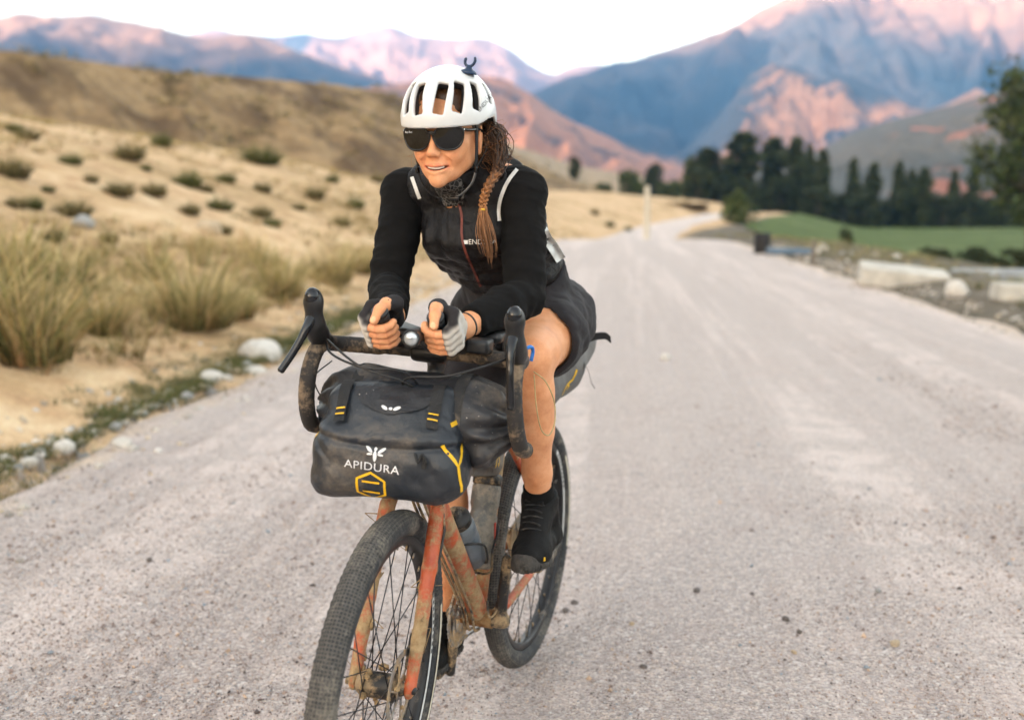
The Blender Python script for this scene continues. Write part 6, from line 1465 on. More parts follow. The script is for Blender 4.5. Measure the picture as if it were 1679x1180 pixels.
# ---- hands ------------------------------------------------------------------------------------
SL, EL = np.array([0.475, 0.142, 1.364]), np.array([0.600, 0.190, 1.126])
SR, ER = np.array([0.462, -0.164, 1.362]), np.array([0.585, -0.158, 1.138])
GLOVES = []
def hand(s, wrist, elbow):
    p0 = b2p([(0.926, s * 0.059, 1.063)])[0]; p1 = b2p([(0.978, s * 0.058, 1.115)])[0]
    A = (p1 - p0) / np.linalg.norm(p1 - p0); Yv = np.array([0, s * 1.0, 0]); B = np.cross(Yv, A) * (1 if np.cross(Yv, A)[0] > 0 else -1); B /= np.linalg.norm(B); Cc = np.cross(A, B) * s; Cc = Cc if Cc @ Yv > 0 else -Cc
    ctr = p0 + (p1 - p0) * 0.42
    Mh = np.stack([A, B, Cc], 1)
    loc = lambda p: (np.asarray(p) - ctr) @ Mh
    wl = loc(wrist); el = loc(elbow)
    lo = np.array([-0.105, -0.135, -0.075]); hi = np.array([0.075, 0.055, 0.075]); lo = np.minimum(lo, wl - 0.05); hi = np.maximum(hi, wl + 0.05)
    g = Grid(lo, hi, 0.0021); gl = Grid(lo, hi, 0.0024)
    pol = lambda a, ph, r: np.array([a, r * math.sin(R(ph)), r * math.cos(R(ph))])
    fdir = (el - wl) / np.linalg.norm(el - wl)
    g.cap(wl, wl + fdir * 0.07, 0.0255, 0.029, 0.01)
    g.cap(wl, wl + (np.array([0, -0.04, 0.012]) - wl) * 0.35, 0.0245, 0.022, 0.015)
    palm_r = [0.0125, 0.013, 0.0125, 0.0115]
    for i, (a, rf, off) in enumerate([(0.0270, 1.0, 0), (0.0085, 1.04, 3), (-0.0100, 1.0, 0), (-0.0275, 0.88, -6)]):
        mcp = pol(a * 1.12, -42, 0.0375); carp = wl + (np.array([a * 0.55, -0.030, 0.018]) - wl) * 0.42
        pts = [mcp, pol(a * 1.05, 5, 0.0365), pol(a, 42, 0.0335), pol(a, 80, 0.0275), pol(a - 0.001, 118, 0.0262), pol(a - 0.002, 150 + off, 0.0258), pol(a - 0.002, 172 + off, 0.0255)]
        rr = [q * rf for q in (0.0112, 0.0100, 0.0098, 0.0090, 0.0088, 0.0082, 0.0076)]
        g.cap(carp, mcp, 0.014, palm_r[i], 0.012).chain(pts, rr, 0.0015 if i else 0.002)
        gl.cap(carp, mcp, 0.0165, palm_r[i] + 0.0024, 0.012).chain(pts[:3], [q + 0.0024 for q in rr[:3]], 0.003)
    g.ell((0.002, -0.036, 0.010), (0.034, 0.015, 0.024), None, 0.012); gl.ell((0.002, -0.036, 0.010), (0.0365, 0.0175, 0.0265), None, 0.012)
    th = [wl + (np.array([0.0, -0.045, -0.014]) - wl) * 0.45, np.array([0.020, -0.046, -0.012]), np.array([0.043, -0.026, -0.006]), np.array([0.0525, -0.002, 0.000]), np.array([0.0500, 0.024, 0.004])]
    g.chain(th, [0.016, 0.0155, 0.0125, 0.0105, 0.0090], 0.008); gl.chain(th[:3], [0.0185, 0.018, 0.0150], 0.008)
    # glove cuff round the wrist
    gl.cap(wl + fdir * 0.002, wl - fdir * 0.02, 0.0270, 0.0265, 0.008)
    gl.put(lambda P: (P - (wl + fdir * 0.006)) @ (-fdir).astype(np.float32), lo, hi, 0.0, True) if False else None
    v, f = g.mesh(); v = relax(v, f, 1, 0.3); c = np.ones((len(v), 4))
    nail = np.linalg.norm((v - (th[4] + np.array([0.0075, 0.004, 0.0]))) / np.array([0.006, 0.008, 0.0058]), axis=1) < 1; c[nail, :3] = (1.22, 1.55, 1.85)
    kn = np.zeros(len(v))
    for i, a in enumerate((0.0270, 0.0085, -0.0100, -0.0275)):
        for ph_ in (84, 122): kn += 0.8 * np.exp(-((np.degrees(np.arctan2(v[:, 1], v[:, 2])) - ph_) / 4.0) ** 2) * (np.abs(v[:, 0] - a) < 0.010) * (v[:, 1] > 0)
        kn += np.exp(-(np.linalg.norm(v - pol(a, 48, 0.036), axis=1) / 0.009) ** 2)
    c[:, :3] *= 1 - np.minimum(kn, 1)[:, None] * np.array([0.06, 0.22, 0.24])
    SKIN.append((ctr + v @ Mh.T, f, c))
    # cut the glove: open cuff, thumb and finger stalls end with a hem
    gl.plane(wl + fdir * 0.012, fdir, 0.002)
    v, f = gl.mesh(); v = relax(v, f, 1, 0.3); nn = normals_of(v, f); v = v + nn * (0.0012 * fbm(v * 70, 2, 5))[:, None]
    back = sstep(0.024, 0.031, v[:, 2] + 0.10 * (v[:, 1] + 0.04)) * (1 - sstep(0.032, 0.040, v[:, 0]))
    col = np.ones((len(v), 4)); col[:, :3] = np.array([0.022, 0.019, 0.020]) * (1 - back[:, None]) + back[:, None] * np.array([0.60, 0.55, 0.49])
    GLOVES.append((ctr + v @ Mh.T, f, col)); 
    return wrist
WLp = b2p([(0.838, 0.070, 1.082)])[0]; WRp = b2p([(0.838, -0.082, 1.094)])[0]
hand(1, WLp, EL); hand(-1, WRp, ER)

# ---- legs and hidden trunk ----------------------------------------------------------------------
HL, KL, AL = np.array([0.185, 0.140, 1.03]), np.array([0.575, 0.192, 0.985]), np.array([0.412, 0.166, 0.606])
HRr, KR, AR = np.array([0.185, -0.045, 1.02]), np.array([0.405, -0.080, 0.660]), np.array([0.372, -0.112, 0.240])
def leg(g, H, K, A, k=0.02):
    up = (K - H) / np.linalg.norm(K - H); dn = (A - K) / np.linalg.norm(A - K); back = np.cross(np.cross(dn, up), dn); back = -(up - (up @ dn) * dn); back /= np.linalg.norm(back)
    front = -back
    g.chain([H, H + (K - H) * 0.5, H + (K - H) * 0.88, K], [0.092, 0.077, 0.060, 0.053], k)
    g.ell(K + front * 0.020 + dn * 0.002, (0.027, 0.030, 0.031), None, 0.014).ell(K + dn * 0.045 + front * 0.022, (0.018, 0.018, 0.022), None, 0.02).ell(H + (K - H) * 0.80 + front * 0.012 + np.array([0, -0.026, 0.012]), (0.045, 0.026, 0.032), None, 0.03)
    g.chain([K, K + (A - K) * 0.22, K + (A - K) * 0.5, K + (A - K) * 0.8, A], [0.049, 0.046, 0.044, 0.034, 0.031], k)
    c = K + (A - K) * 0.30 + back * 0.020; Rm = frame_from(dn, back); g.ell(c, (0.105, 0.043, 0.038), Rm, 0.03)
    g.cap(K + dn * 0.06 + front * 0.022, A + front * 0.008, 0.020, 0.016, 0.02)
g = Grid((0.05, -0.20, 0.14), (0.68, 0.30, 1.16), 0.005)
leg(g, HL, KL, AL); leg(g, HRr, KR, AR)
for A in (AL, AR): g.cap(A, A + (0.07, 0.0, -0.085), 0.030, 0.026, 0.02).cap(A, A + (-0.035, 0, -0.06), 0.028, 0.026, 0.02)
g.ell((0.195, 0.05, 1.04), (0.11, 0.14, 0.10), None, 0.04)
v, f = g.mesh(); v = relax(v, f, 1, 0.4); c = np.ones((len(v), 4)); gg = 0.04 * fbm(v * 9, 3, 6); c[:, :3] *= 1 + gg[:, None] * np.array([0.5, 1, 1]); SKIN.append((v, f, c))
SPI = np.stack([(0.63, -0.05, 0.776), (0, 1, 0), (-0.777, 0, 0.63)], 1); SPI = SPI / np.linalg.norm(SPI, axis=0)
def trunk(g, q, k=0.04):
    g.ell((0.195, 0.052, 1.045), (0.120 + q, 0.160 + q, 0.118 + q), None, k)
    g.ell((0.290, 0.056, 1.160), (0.150 + q, 0.128 + q, 0.100 + q), SPI, k)
    g.ell((0.405, 0.022, 1.280), (0.165 + q, 0.152 + q, 0.110 + q), SPI, k)
    g.cap((0.462, -0.125, 1.372), (0.472, 0.105, 1.374), 0.060 + q, 0.058 + q, k)
    g.cap((0.455, -0.10, 1.382), (0.500, -0.02, 1.420), 0.042 + q, 0.042 + q, 0.03).cap((0.455, 0.085, 1.384), (0.495, 0.01, 1.420), 0.042 + q, 0.042 + q, 0.03)
    g.cap((0.405, 0.0, 1.405), (0.415, 0.095, 1.402), 0.055 + q, 0.050 + q, 0.04)
    g.ell((0.400, 0.012, 1.368), (0.11 + q, 0.135 + q, 0.088 + q), SPI, k)
    g.ell((0.500, 0.010, 1.262), (0.046 + q, 0.105 + q, 0.060 + q), SPI, k)
    g.cap((0.46, -0.005, 1.37), (0.515, -0.006, 1.425), 0.062 + q, 0.056 + q, 0.03)
def arms(g, q, k=0.02):
    for S_, E_, W_ in ((SL, EL, WLp), (SR, ER, WRp)):
        g.chain([S_, S_ + (E_ - S_) * 0.5, E_], [0.053 + q, 0.047 + q, 0.041 + q], k).chain([E_, E_ + (W_ - E_) * 0.35, W_], [0.043 + q, 0.042 + q, 0.028 + q], k)
g = Grid((0.04, -0.27, 0.90), (0.92, 0.30, 1.46), 0.008); trunk(g, -0.028, 0.03); arms(g, -0.009)
v, f = g.mesh(); SKIN.append((v, f, np.ones((len(v), 4))))
off = 0; V = []; F = []; C = []
for v, f, c in SKIN: V.append(v); F.append(f + off); C.append(c); off += len(v)
me = mesh_np('body', np.concatenate(V), np.concatenate(F), M_SKIN); set_col(me, 'Col', np.concatenate(C)); body = obj('body', me, rider)

# teeth and eyes
tb = MB(); ys = np.linspace(-0.020, 0.020, 15)
arc = lambda y: 0.0925 - 13.0 * y * y
V = [(arc(y) + dx, y, MZ + dz + 8 * y * y) for dx, dz in ((0, 0.0050), (0.0006, 0.0010), (0.0, -0.0034)) for y in ys]
tb.add(V, [(r * 15 + i, r * 15 + i + 1, (r + 1) * 15 + i + 1, (r + 1) * 15 + i) for r in range(2) for i in range(14)])
tb.build('teeth', simple('tooth_enamel', (0.72, 0.68, 0.60), 0.25, 0, 0.1, 300), rider, True, hd)
for s in (1, -1): MB().sph((0.0790, s * 0.032, 0.013), (0.0115, 0.0115, 0.0115)).build('eye', simple('eye_white', (0.6, 0.58, 0.55), 0.2), rider, True, hd)

# ---- gloves
gn = NT('glove_fabric'); gb = gn.noise(500, 3); M_GLOVE = gn.set(gn.mix(0.3, gn.attr('Col'), gn.ramp(gn.noise(40, 5, 0.7), [(0.3, (0.3, 0.3, 0.3)), (0.7, (0.75, 0.75, 0.75))]), 'OVERLAY'), 0.8, 0, gn.bump(gb, 0.3, 0.002), 0.3)
for i, (v, f, c) in enumerate(GLOVES):
    me = mesh_np('glove', v, f, M_GLOVE); set_col(me, 'Col', c); o = obj('glove', me, rider)
def ring_band(c, axis, r, w, th, n=40, squash=1.0):
    u, q, a = basis(axis); t = np.linspace(0, 2 * np.pi, n, endpoint=False); ring = np.cos(t)[:, None] * u + squash * np.sin(t)[:, None] * q; V = []
    for rr, h in ((r, -w / 2), (r + th, -w / 2 * 0.7), (r + th, w / 2 * 0.7), (r, w / 2)): V.append(np.asarray(c) + rr * ring + a * h)
    F = [(r_ * n + k, r_ * n + (k + 1) % n, ((r_ + 1) % 4) * n + (k + 1) % n, ((r_ + 1) % 4) * n + k) for r_ in range(4) for k in range(n)]
    return MB().add(np.concatenate(V), F)
fd = (EL - WLp) / np.linalg.norm(EL - WLp); ring_band(WLp + fd * 0.021, fd, 0.0262, 0.005, 0.0026).build('bracelet', M_STRAP, rider)

# ---- jersey sleeves
g = Grid((0.30, -0.28, 1.03), (0.90, 0.31, 1.46), 0.0050)
arms(g, 0.003, 0.012); g.cap((0.455, -0.13, 1.372), (0.465, 0.11, 1.374), 0.050, 0.050, 0.02)
for S_, E_ in ((SL, EL), (SR, ER)): g.ell(S_ + np.array([-0.002, 0, -0.008]), (0.059, 0.050, 0.056), None, 0.025)
PA = g.all()
for E_, W_ in ((EL, WLp), (ER, WRp)):
    d = (W_ - E_) / np.linalg.norm(W_ - E_); g.D = np.where(np.abs(PA[..., 1] - W_[1]) < 0.085, smax(g.D, ((PA - (W_ - d * 0.040).astype(np.float32)) @ d.astype(np.float32)), 0.004), g.D)
v, f = g.mesh(); v = relax(v, f, 1, 0.4); nn = normals_of(v, f)
wr = np.zeros(len(v))
for S_, E_, W_ in ((SL, EL, WLp), (SR, ER, WRp)):                     # rings of folds gather at the elbow
    d = np.linalg.norm(v - E_, axis=1); wr += np.exp(-(d / 0.09) ** 2) * np.sin(d * 210 + 3 * fbm(v * 14, 2, 2))
cr_ = fbm(np.stack([v[:, 0] * 14 + v[:, 2] * 10, v[:, 1] * 12, v[:, 2] * 26 - v[:, 0] * 12], -1), 3, 43, 0.5, True)
v = v + nn * (0.0030 * wr + 0.0040 * fbm(v * 16, 3, 41) + 0.0045 * (cr_ - 0.2))[:, None]
jer_v, jer_f = v, f
sleeve = obj('jersey', mesh_np('jersey', v, f, M_JERSEY), rider)

# ---- vest
g = Grid((0.04, -0.26, 0.95), (0.66, 0.29, 1.48), 0.0048); trunk(g, 0.004)
g.chain([(0.470, -0.006, 1.392), (0.530, -0.006, 1.428)], [0.070, 0.068], 0.03)
PA = g.all(); u_ = np.array([0.63, 0, 0.777], np.float32); sp = PA @ u_
g.D += (-0.0060 * np.abs(np.sin(np.pi * sp / 0.052)) ** 0.7 * sstep(1.38, 1.30, sp) * 1.0 + 0.008 * fbm(PA * np.array([11, 9, 15], np.float32), 3, 55)).astype(np.float32)
g.D += (0.010 * (fbm(np.stack([sp * 9, PA[..., 1] * 20 + sp * 6, PA[..., 0] * 4], -1), 3, 57, 0.5, True) - 0.3)).astype(np.float32)
g.plane((0.283, 0, 1.183), (-0.63, 0, -0.777), 0.008)
def armcut(P, s):
    S_, E_ = (SL, EL) if s > 0 else (SR, ER); a = S_ + np.array([-0.012, s * 0.030, 0.010]); b = S_ + (E_ - S_) * 0.9 + np.array([0, s * 0.05, 0]); ab = b - a
    t = np.clip(((P - a) @ ab) / (ab @ ab), -0.35, 1); return np.linalg.norm(P - a - t[..., None] * ab, axis=-1) - (0.084 - 0.006 * t)
dl, dr = armcut(PA, 1).astype(np.float32), armcut(PA, -1).astype(np.float32)
g.D = smax(smax(g.D, -dl, 0.006), -dr, 0.006)
# neck opening
sl = (np.linalg.norm((PA - np.array([0.548, -0.006, 1.452], np.float32)) - ((PA - np.array([0.548, -0.006, 1.452], np.float32)) @ np.array([0.55, 0, 0.835], np.float32))[..., None] * np.array([0.55, 0, 0.835], np.float32), axis=-1) - 0.058)
g.D = np.where((PA @ np.array([0.55, 0, 0.835], np.float32)) > 1.395, smax(g.D, -sl.astype(np.float32), 0.004), g.D); g.plane((0.54, 0, 1.432), (0.55, 0, 0.835), 0.006)
v, f = g.mesh(); v = relax(v, f, 1, 0.3); vest = obj('vest', mesh_np('vest', v, f, M_VEST), rider); VB = bvh_of(v, f); vv_ = v
CAMP = np.array(MW_P.inverted() @ Vector((0, 0, CAM_H)))
MWPi = np.array(MW_P.to_3x3().inverted())
def pix_dir(px, py):
    u = (px - 839.5) / FPX; w_ = (590 - py) / FPX; d = MWPi @ np.array([u, CP + w_ * SP, -SP + w_ * CP]); return d / np.linalg.norm(d)
def pix_on(bvh, px, py):
    d = pix_dir(px, py); h = bvh.ray_cast(Vector(CAMP), Vector(d), 20); return None if h[0] is None else np.array(h[0])
def lay(bvh, parent, name, mat, pts, w, off=0.0015, closed=False):
    """a sewn-on band running over a garment through the points given"""
    P = [pix_on(bvh, *p) for p in pts]; P = [p for p in P if p is not None]
    if len(P) < 2: return None
    Q = smooth_path(P, 6 * len(P)); dv = pix_dir(*pts[0]); T = np.gradient(Q, axis=0); N = np.cross(T, dv); N /= np.linalg.norm(N, axis=1, keepdims=True)
    rows = []
    for k in np.linspace(-0.5, 0.5, 4):
        for q in Q + N * w * k:
            h = bvh.ray_cast(Vector(q - dv * 0.2), Vector(dv), 0.5); rows.append((np.array(h[0]) if h[0] is not None else q) - dv * off)
    n = len(Q); V = np.array(rows); F = [(r * n + i, r * n + i + 1, (r + 1) * n + i + 1, (r + 1) * n + i) for r in range(3) for i in range(n - 1)]
    return MB().add(V, F).build(name, mat, parent)
JV = np.concatenate([vv_, jer_v]); JF = np.concatenate([f, jer_f + len(vv_)]); JB = bvh_of(JV, JF)
lay(JB, vest, 'reflective_piping', M_REFL, [(876, 264), (862, 268), (848, 277), (833, 297), (822, 322), (818, 343), (819, 362)], 0.0085, 0.004)
lay(JB, vest, 'reflective_piping', M_REFL, [(664, 262), (668, 272), (675, 290), (682, 310), (688, 326)], 0.0085, 0.004)
lay(VB, vest, 'zip', M_ZIP, [(752, 332), (757, 355), (757, 385), (763, 412), (775, 440), (788, 470)], 0.0055, 0.002)
lay(VB, vest, 'reflective_panel', M_REFL, [(889, 376), (897, 392), (905, 402), (920, 426)], 0.026, 0.0095)
c0 = pix_on(VB, 791, 397)
if c0 is not None:
    tx, tf = text_np('ENDURA', 0.0165, 1.0); dv = pix_dir(791, 397); ur = np.cross(dv, (0, 0, 1)); ur /= np.linalg.norm(ur); uu = np.cross(ur, dv)
    print_on(vest, 'chest_lettering', M_REFL, VB, [(tx, tf), stroke2d([(-0.044, 0), (-0.034, 0)], 0.009)], c0, ur, uu, dv, 0.002)
# neck gaiter between collar and chin
ng = NT('patterned_gaiter'); pt = ng.voro(95, None, 'DISTANCE_TO_EDGE'); M_BUFF = ng.set(ng.ramp(pt, [(0.04, (0.16, 0.15, 0.14)), (0.10, (0.014, 0.013, 0.013))]), 0.85)
g = Grid((0.42, -0.10, 1.33), (0.66, 0.09, 1.46), 0.004); g.chain([(0.490, -0.006, 1.375), (0.530, -0.006, 1.415)], [0.064, 0.059], 0.01).ell((0.566, -0.004, 1.380), (0.028, 0.034, 0.018), None, 0.02)
v, f = g.mesh(); nn = normals_of(v, f); v = v + nn * (0.004 * fbm(v * 40, 3, 9))[:, None]; obj('neck_gaiter', mesh_np('neck_gaiter', v, f, M_BUFF), rider)

# ---- shorts
g = Grid((0.03, -0.17, 0.70), (0.56, 0.31, 1.30), 0.005)
g.ell((0.195, 0.050, 1.045), (0.134, 0.172, 0.132), None, 0.04).ell((0.285, 0.058, 1.150), (0.125, 0.142, 0.108), SPI, 0.05)
g.chain([HL, HL + (KL - HL) * 0.45, HL + (KL - HL) * 0.78 + (0, 0.004, -0.004)], [0.108, 0.095, 0.084], 0.04).chain([HRr, HRr + (KR - HRr) * 0.45, HRr + (KR - HRr) * 0.72], [0.112, 0.098, 0.088], 0.04)
dL = (KL - HL) / np.linalg.norm(KL - HL); dR = (KR - HRr) / np.linalg.norm(KR - HRr); PA = g.all(); hem = HL + (KL - HL) * 0.66; hr_ = HRr + (KR - HRr) * 0.64
g.D = np.where(PA[..., 1] > 0.062 - 0.2 * np.maximum(PA[..., 2] - 1.0, 0), smax(g.D, ((PA - hem) @ (dL + np.array([0.0, 0.15, 0.10])).astype(np.float32)), 0.004), smax(g.D, ((PA - hr_) @ dR.astype(np.float32)), 0.004))
g.D += (0.008 * (fbm(np.stack([PA[..., 0] * 7 - PA[..., 2] * 10, PA[..., 1] * 9, PA[..., 2] * 6 + PA[..., 0] * 5], -1), 3, 66, 0.5, True) - 0.3) + 0.004 * fbm(PA * 22, 2, 67)).astype(np.float32)
# hollow leg opening
for H_, K_, r_, t0 in ((HL, KL, 0.079, 0.52), (HRr, KR, 0.078, 0.50)): g.cap(H_ + (K_ - H_) * t0, H_ + (K_ - H_) * 0.95, r_, r_ - 0.004, 0.002, True)
g.plane((0.268, 0, 1.200), (0.63, 0, 0.777), 0.006)
v, f = g.mesh(); v = relax(v, f, 1, 0.3); shorts = obj('shorts', mesh_np('shorts', v, f, M_SHORTS), rider)

# ---- socks and shoes
for A, K, s in ((AL, KL, 1), (AR, KR, -1)):
    d = (K - A) / np.linalg.norm(K - A); sock = bpy.data.objects
    g = Grid(A + (-0.07, -0.06, -0.10), A + (0.10, 0.06, 0.11), 0.004); g.cap(A - d * 0.06, A + d * 0.065, 0.037, 0.0385, 0.01).cap(A, A + (0.05, 0, -0.06), 0.035, 0.032, 0.015); g.plane(A + d * 0.044, d, 0.003)
    v, f = g.mesh(); nn = normals_of(v, f); v = v + nn * (0.0016 * fbm(v * 40, 2, 3))[:, None]; obj('sock', mesh_np('sock', v, f, M_SOCK), rider)
    pc = b2p0([PED_L if s > 0 else PED_R])[0]; zb = pc[2] + 0.012; yy = A[1] + 0.004 * s; x0 = A[0]
    heel = np.array([x0 - 0.055, yy, zb + 0.032]); ball = np.array([x0 + 0.080, yy + 0.004 * s, zb + 0.028]); toe = np.array([x0 + 0.128, yy + 0.002 * s, zb + 0.026])
    g = Grid((heel - 0.06), (toe + np.array([0.06, 0.06, 0.16])), 0.0036)
    g.chain([heel, heel + (ball - heel) * 0.5, ball, toe], [0.036, 0.034, 0.038, 0.031], 0.02).ell(ball + (0.005, 0, 0.002), (0.056, 0.044, 0.033), None, 0.02)
    g.cap(heel + (0.0, 0, 0.01), A + (-0.012, 0, 0.004), 0.038, 0.041, 0.02).cap(A + (0.0, 0, -0.004), ball + (0.0, 0, 0.012), 0.042, 0.036, 0.025)
    g.plane(A + d * 0.014, d, 0.006); g.plane((0, 0, zb + 0.010), (0, 0, -1), 0.003)
    v, f = g.mesh(); nn = normals_of(v, f); v = v + nn * (0.0016 * fbm(v * 45, 3, 13))[:, None]; sh_ = obj('shoe', mesh_np('shoe', v, f, M_SHOE), rider); SHB = bvh_of(v, f)
    g = Grid(heel - (0.06, 0.07, 0.06), toe + np.array([0.07, 0.07, 0.06]), 0.0036)
    g.chain([heel * [1, 1, 0] + [0, 0, zb + 0.012], ball * [1, 1, 0] + [0, 0, zb + 0.012], toe * [1, 1, 0] + [0.006, 0, zb + 0.018]], [0.038, 0.044, 0.034], 0.02)
    g.plane((0, 0, zb), (0, 0, -1), 0.003); PA = g.all(); g.D = smax(g.D, (PA[..., 2] - (zb + 0.016 + 0.030 * sstep(ball[0] + 0.02, toe[0] + 0.03, PA[..., 0]))), 0.003)
    g.D += (0.0022 * np.sign(np.sin(PA[..., 0] * 420) * np.sin(PA[..., 1] * 420)) * (PA[..., 2] < zb + 0.012)).astype(np.float32)
    v, f = g.mesh(); obj('sole', mesh_np('sole', v, f, M_SOLE), sh_)
    lb = MB()
    for k in range(5):
        t = 0.28 + 0.12 * k; c = A + (ball - A) * t; P = []
        for q in np.linspace(-0.024, 0.024, 9):
            h = SHB.ray_cast(Vector(c + np.array([0.10, q, 0.12])), Vector((-0.64, 0, -0.77)), 0.4); P.append((np.array(h[0]) if h[0] is not None else c) + np.array([0.0015 + q * 0.25 * (1 if k % 2 else -1), 0, 0.0022]))
        lb.tube(P, 0.0022, 6)
    lb.build('lace', M_STRAP, sh_)
    MB().box(A + d * 0.0 + np.array([0.036, 0, -0.004]), (0.012, 0.048, 0.026), rot_axis((0, 1, 0), 25), 0.004).build('tongue', M_SHOE, sh_)
    MB().box(ball + np.array([0.03, s * 0.041, -0.002]), (0.016, 0.004, 0.010), None, 0.0015).build('yellow_tab', M_YEL, sh_)

# ---- sunglasses ----------------------------------------------------------------------------------
sg = bpy.data.objects.new('sunglasses', None); COL.objects.link(sg); sg.parent = rider; sg.empty_display_size = 0.02
M_LENS = simple('black_lens', (0.004, 0.004, 0.0045), 0.06, 0, 0.1, 30); M_FRAME = simple('black_acetate', (0.006, 0.006, 0.0065), 0.18, 0, 0.2, 30)
def lens_outline(s, n=48, grow=0.0):
    t = np.linspace(0, 2 * np.pi, n, endpoint=False); c, q = np.cos(t), np.sin(t); e = 2 / 2.7
    y = np.sign(c) * np.abs(c) ** e * (0.0305 + grow); z = np.sign(q) * np.abs(q) ** e * (0.0235 + grow)
    y = y * (1 + 0.17 * z / 0.0235); z = z + 0.10 * (y) * (z > 0)
    Y = 0.0375 + y; return Y, z
def lens_pos(s, Y, z, dx=0.0): return np.stack([0.1085 - 3.3 * Y ** 2 - 0.05 * np.maximum(-z, 0) + dx, s * Y, z + 0.0075], -1)
for s in (1, -1):
    Y, z = lens_outline(s); n = len(Y); V = []
    for k, dx in ((1.0, 0.0), (0.66, 0.0006), (0.33, 0.001)): V.append(lens_pos(s, 0.0375 + (Y - 0.0375) * k, z * k, dx))
    V.append(lens_pos(s, np.array([0.0375]), np.array([0.0]), 0.0012)); V.append(lens_pos(s, Y, z, -0.0025)); V = np.concatenate(V)
    F = [(r * n + k, r * n + (k + 1) % n, (r + 1) * n + (k + 1) % n, (r + 1) * n + k) for r in range(2) for k in range(n)] + [(2 * n + k, 2 * n + (k + 1) % n, 3 * n) for k in range(n)] + [(k, (k + 1) % n, 3 * n + 1 + (k + 1) % n, 3 * n + 1 + k) for k in range(n)] + [tuple(3 * n + 1 + k for k in range(n))]
    MB().add(V, F).build('lens', M_LENS, sg, True, hd, 40)
    Yo, zo = lens_outline(s, 48, 0.0012); MB().tube(lens_pos(s, Yo, zo, -0.001), 0.0024, 8, False, True).build('rim', M_FRAME, sg, True, hd)
    top = 0.0075 + 0.018
    MB().tube(smooth_path([(0.0885, s * 0.0690, top), (0.082, s * 0.0735, top - 0.001), (0.055, s * 0.0760, top - 0.003), (0.0, s * 0.0775, top - 0.006), (-0.025, s * 0.0765, top - 0.016)], 20), 0.0034, 8).build('temple_arm', M_FRAME, sg, True, hd)
    MB().sph((0.0885, s * 0.0715, top), (0.002, 0.0022, 0.002)).build('hinge_rivet', M_REFL, sg, True, hd)
MB().tube(smooth_path([(0.1065, 0.011, 0.020), (0.1095, 0.0, 0.0215), (0.1065, -0.011, 0.020)], 10), 0.0032, 8).tube(smooth_path([(0.104, 0.011, 0.010), (0.1075, 0.006, 0.016), (0.1095, 0, 0.0185)], 8), 0.002, 6).tube(smooth_path([(0.104, -0.011, 0.010), (0.1075, -0.006, 0.016), (0.1095, 0, 0.0185)], 8), 0.002, 6).build('bridge', M_FRAME, sg, True, hd)
tx, tf = text_np('Ray-Ban', 0.0062)
yv = -0.0565 + tx[:, 0]; zv = 0.0150 + tx[:, 1]; V = lens_pos(-1, np.abs(yv), zv, 0.0013); MB().add(V, tf).build('lens_mark', M_WPRINT, sg, False, hd)

# ---- helmet --------------------------------------------------------------------------------------
hm = bpy.data.objects.new('helmet', None); COL.objects.link(hm); hm.parent = rider; hm.empty_display_size = 0.02
M_HELM = simple('white_helmet_shell', (0.70, 0.70, 0.69), 0.25, 0, 0.06, 12, 0.0); M_FOAM = simple('dark_helmet_foam', (0.030, 0.028, 0.03), 0.8, 0, 0.3, 60, 0.4, 300)
HC = np.array([-0.012, 0, 0.046]); HRd = np.array([0.139, 0.106, 0.119])
def hel(az, el, k=1.0): return HC + HRd * k * np.array([math.cos(R(el)) * math.cos(R(az)), math.cos(R(el)) * math.sin(R(az)), math.sin(R(el))])
def helmet_cut(P, lift=0.0):
    x = P[..., 0]; zc = np.interp(x, [-0.15, -0.11, -0.07, -0.03, 0.01, 0.05, 0.13], [0.000, 0.000, 0.018, 0.046, 0.043, 0.032, 0.030]); return (zc + lift - P[..., 2])
def vents(g, wd, k=0.004):
    for s in (1, -1):
        for az, a2, e0, e1, w_ in ((13, 21, 7, 44, 0.0118), (36, 47, 8, 44, 0.0125), (61, 72, 9, 42, 0.0115), (92, 98, 14, 40, 0.010), (125, 128, 14, 46, 0.0125), (160, 164, 14, 50, 0.0125)):
            A_, B_ = hel(s * az, e0), hel(s * a2, e1); m_ = (A_ + B_) / 2; m_ = HC + (m_ - HC) * 1.03; u = (B_ - A_); L = np.linalg.norm(u); u = u / L; nrm = (m_ - HC) / HRd ** 2; nrm /= np.linalg.norm(nrm); nrm -= (nrm @ u) * u; nrm /= np.linalg.norm(nrm); t = np.cross(nrm, u)
            g.obox(m_ - nrm * 0.01, (L / 2 - 0.002, w_ + wd, 0.05), np.stack([u, t, nrm], 1), 0.0035, k, True)
        for az, e0, e1 in ((26, 64, 76), (150, 60, 74)):
            pass
g = Grid((-0.16, -0.12, -0.02), (0.14, 0.12, 0.185), 0.0027)
g.ell(HC, HRd, None, 0.0); g.ell(HC + (0, 0, -0.004), HRd * 0.93, None, 0.0, True)
PA = g.all(); g.D = smax(g.D, helmet_cut(PA).astype(np.float32), 0.006); vents(g, 0.0)
v, f = g.mesh(); v = relax(v, f, 1, 0.3); obj('shell', mesh_np('shell', hd(v), f, M_HELM), hm); HB_ = bvh_of(hd(v), f)
g = Grid((-0.16, -0.12, -0.02), (0.14, 0.12, 0.185), 0.003)
g.ell(HC + (0, 0, -0.002), HRd * 0.945, None, 0.0); g.ell(HC + (0, 0, -0.008), HRd * 0.79, None, 0.0, True); g.D = smax(g.D, helmet_cut(g.all(), 0.004).astype(np.float32), 0.004); vents(g, 0.0025)
v, f = g.mesh(); obj('foam_liner', mesh_np('foam_liner', hd(v), f, M_FOAM), hm)
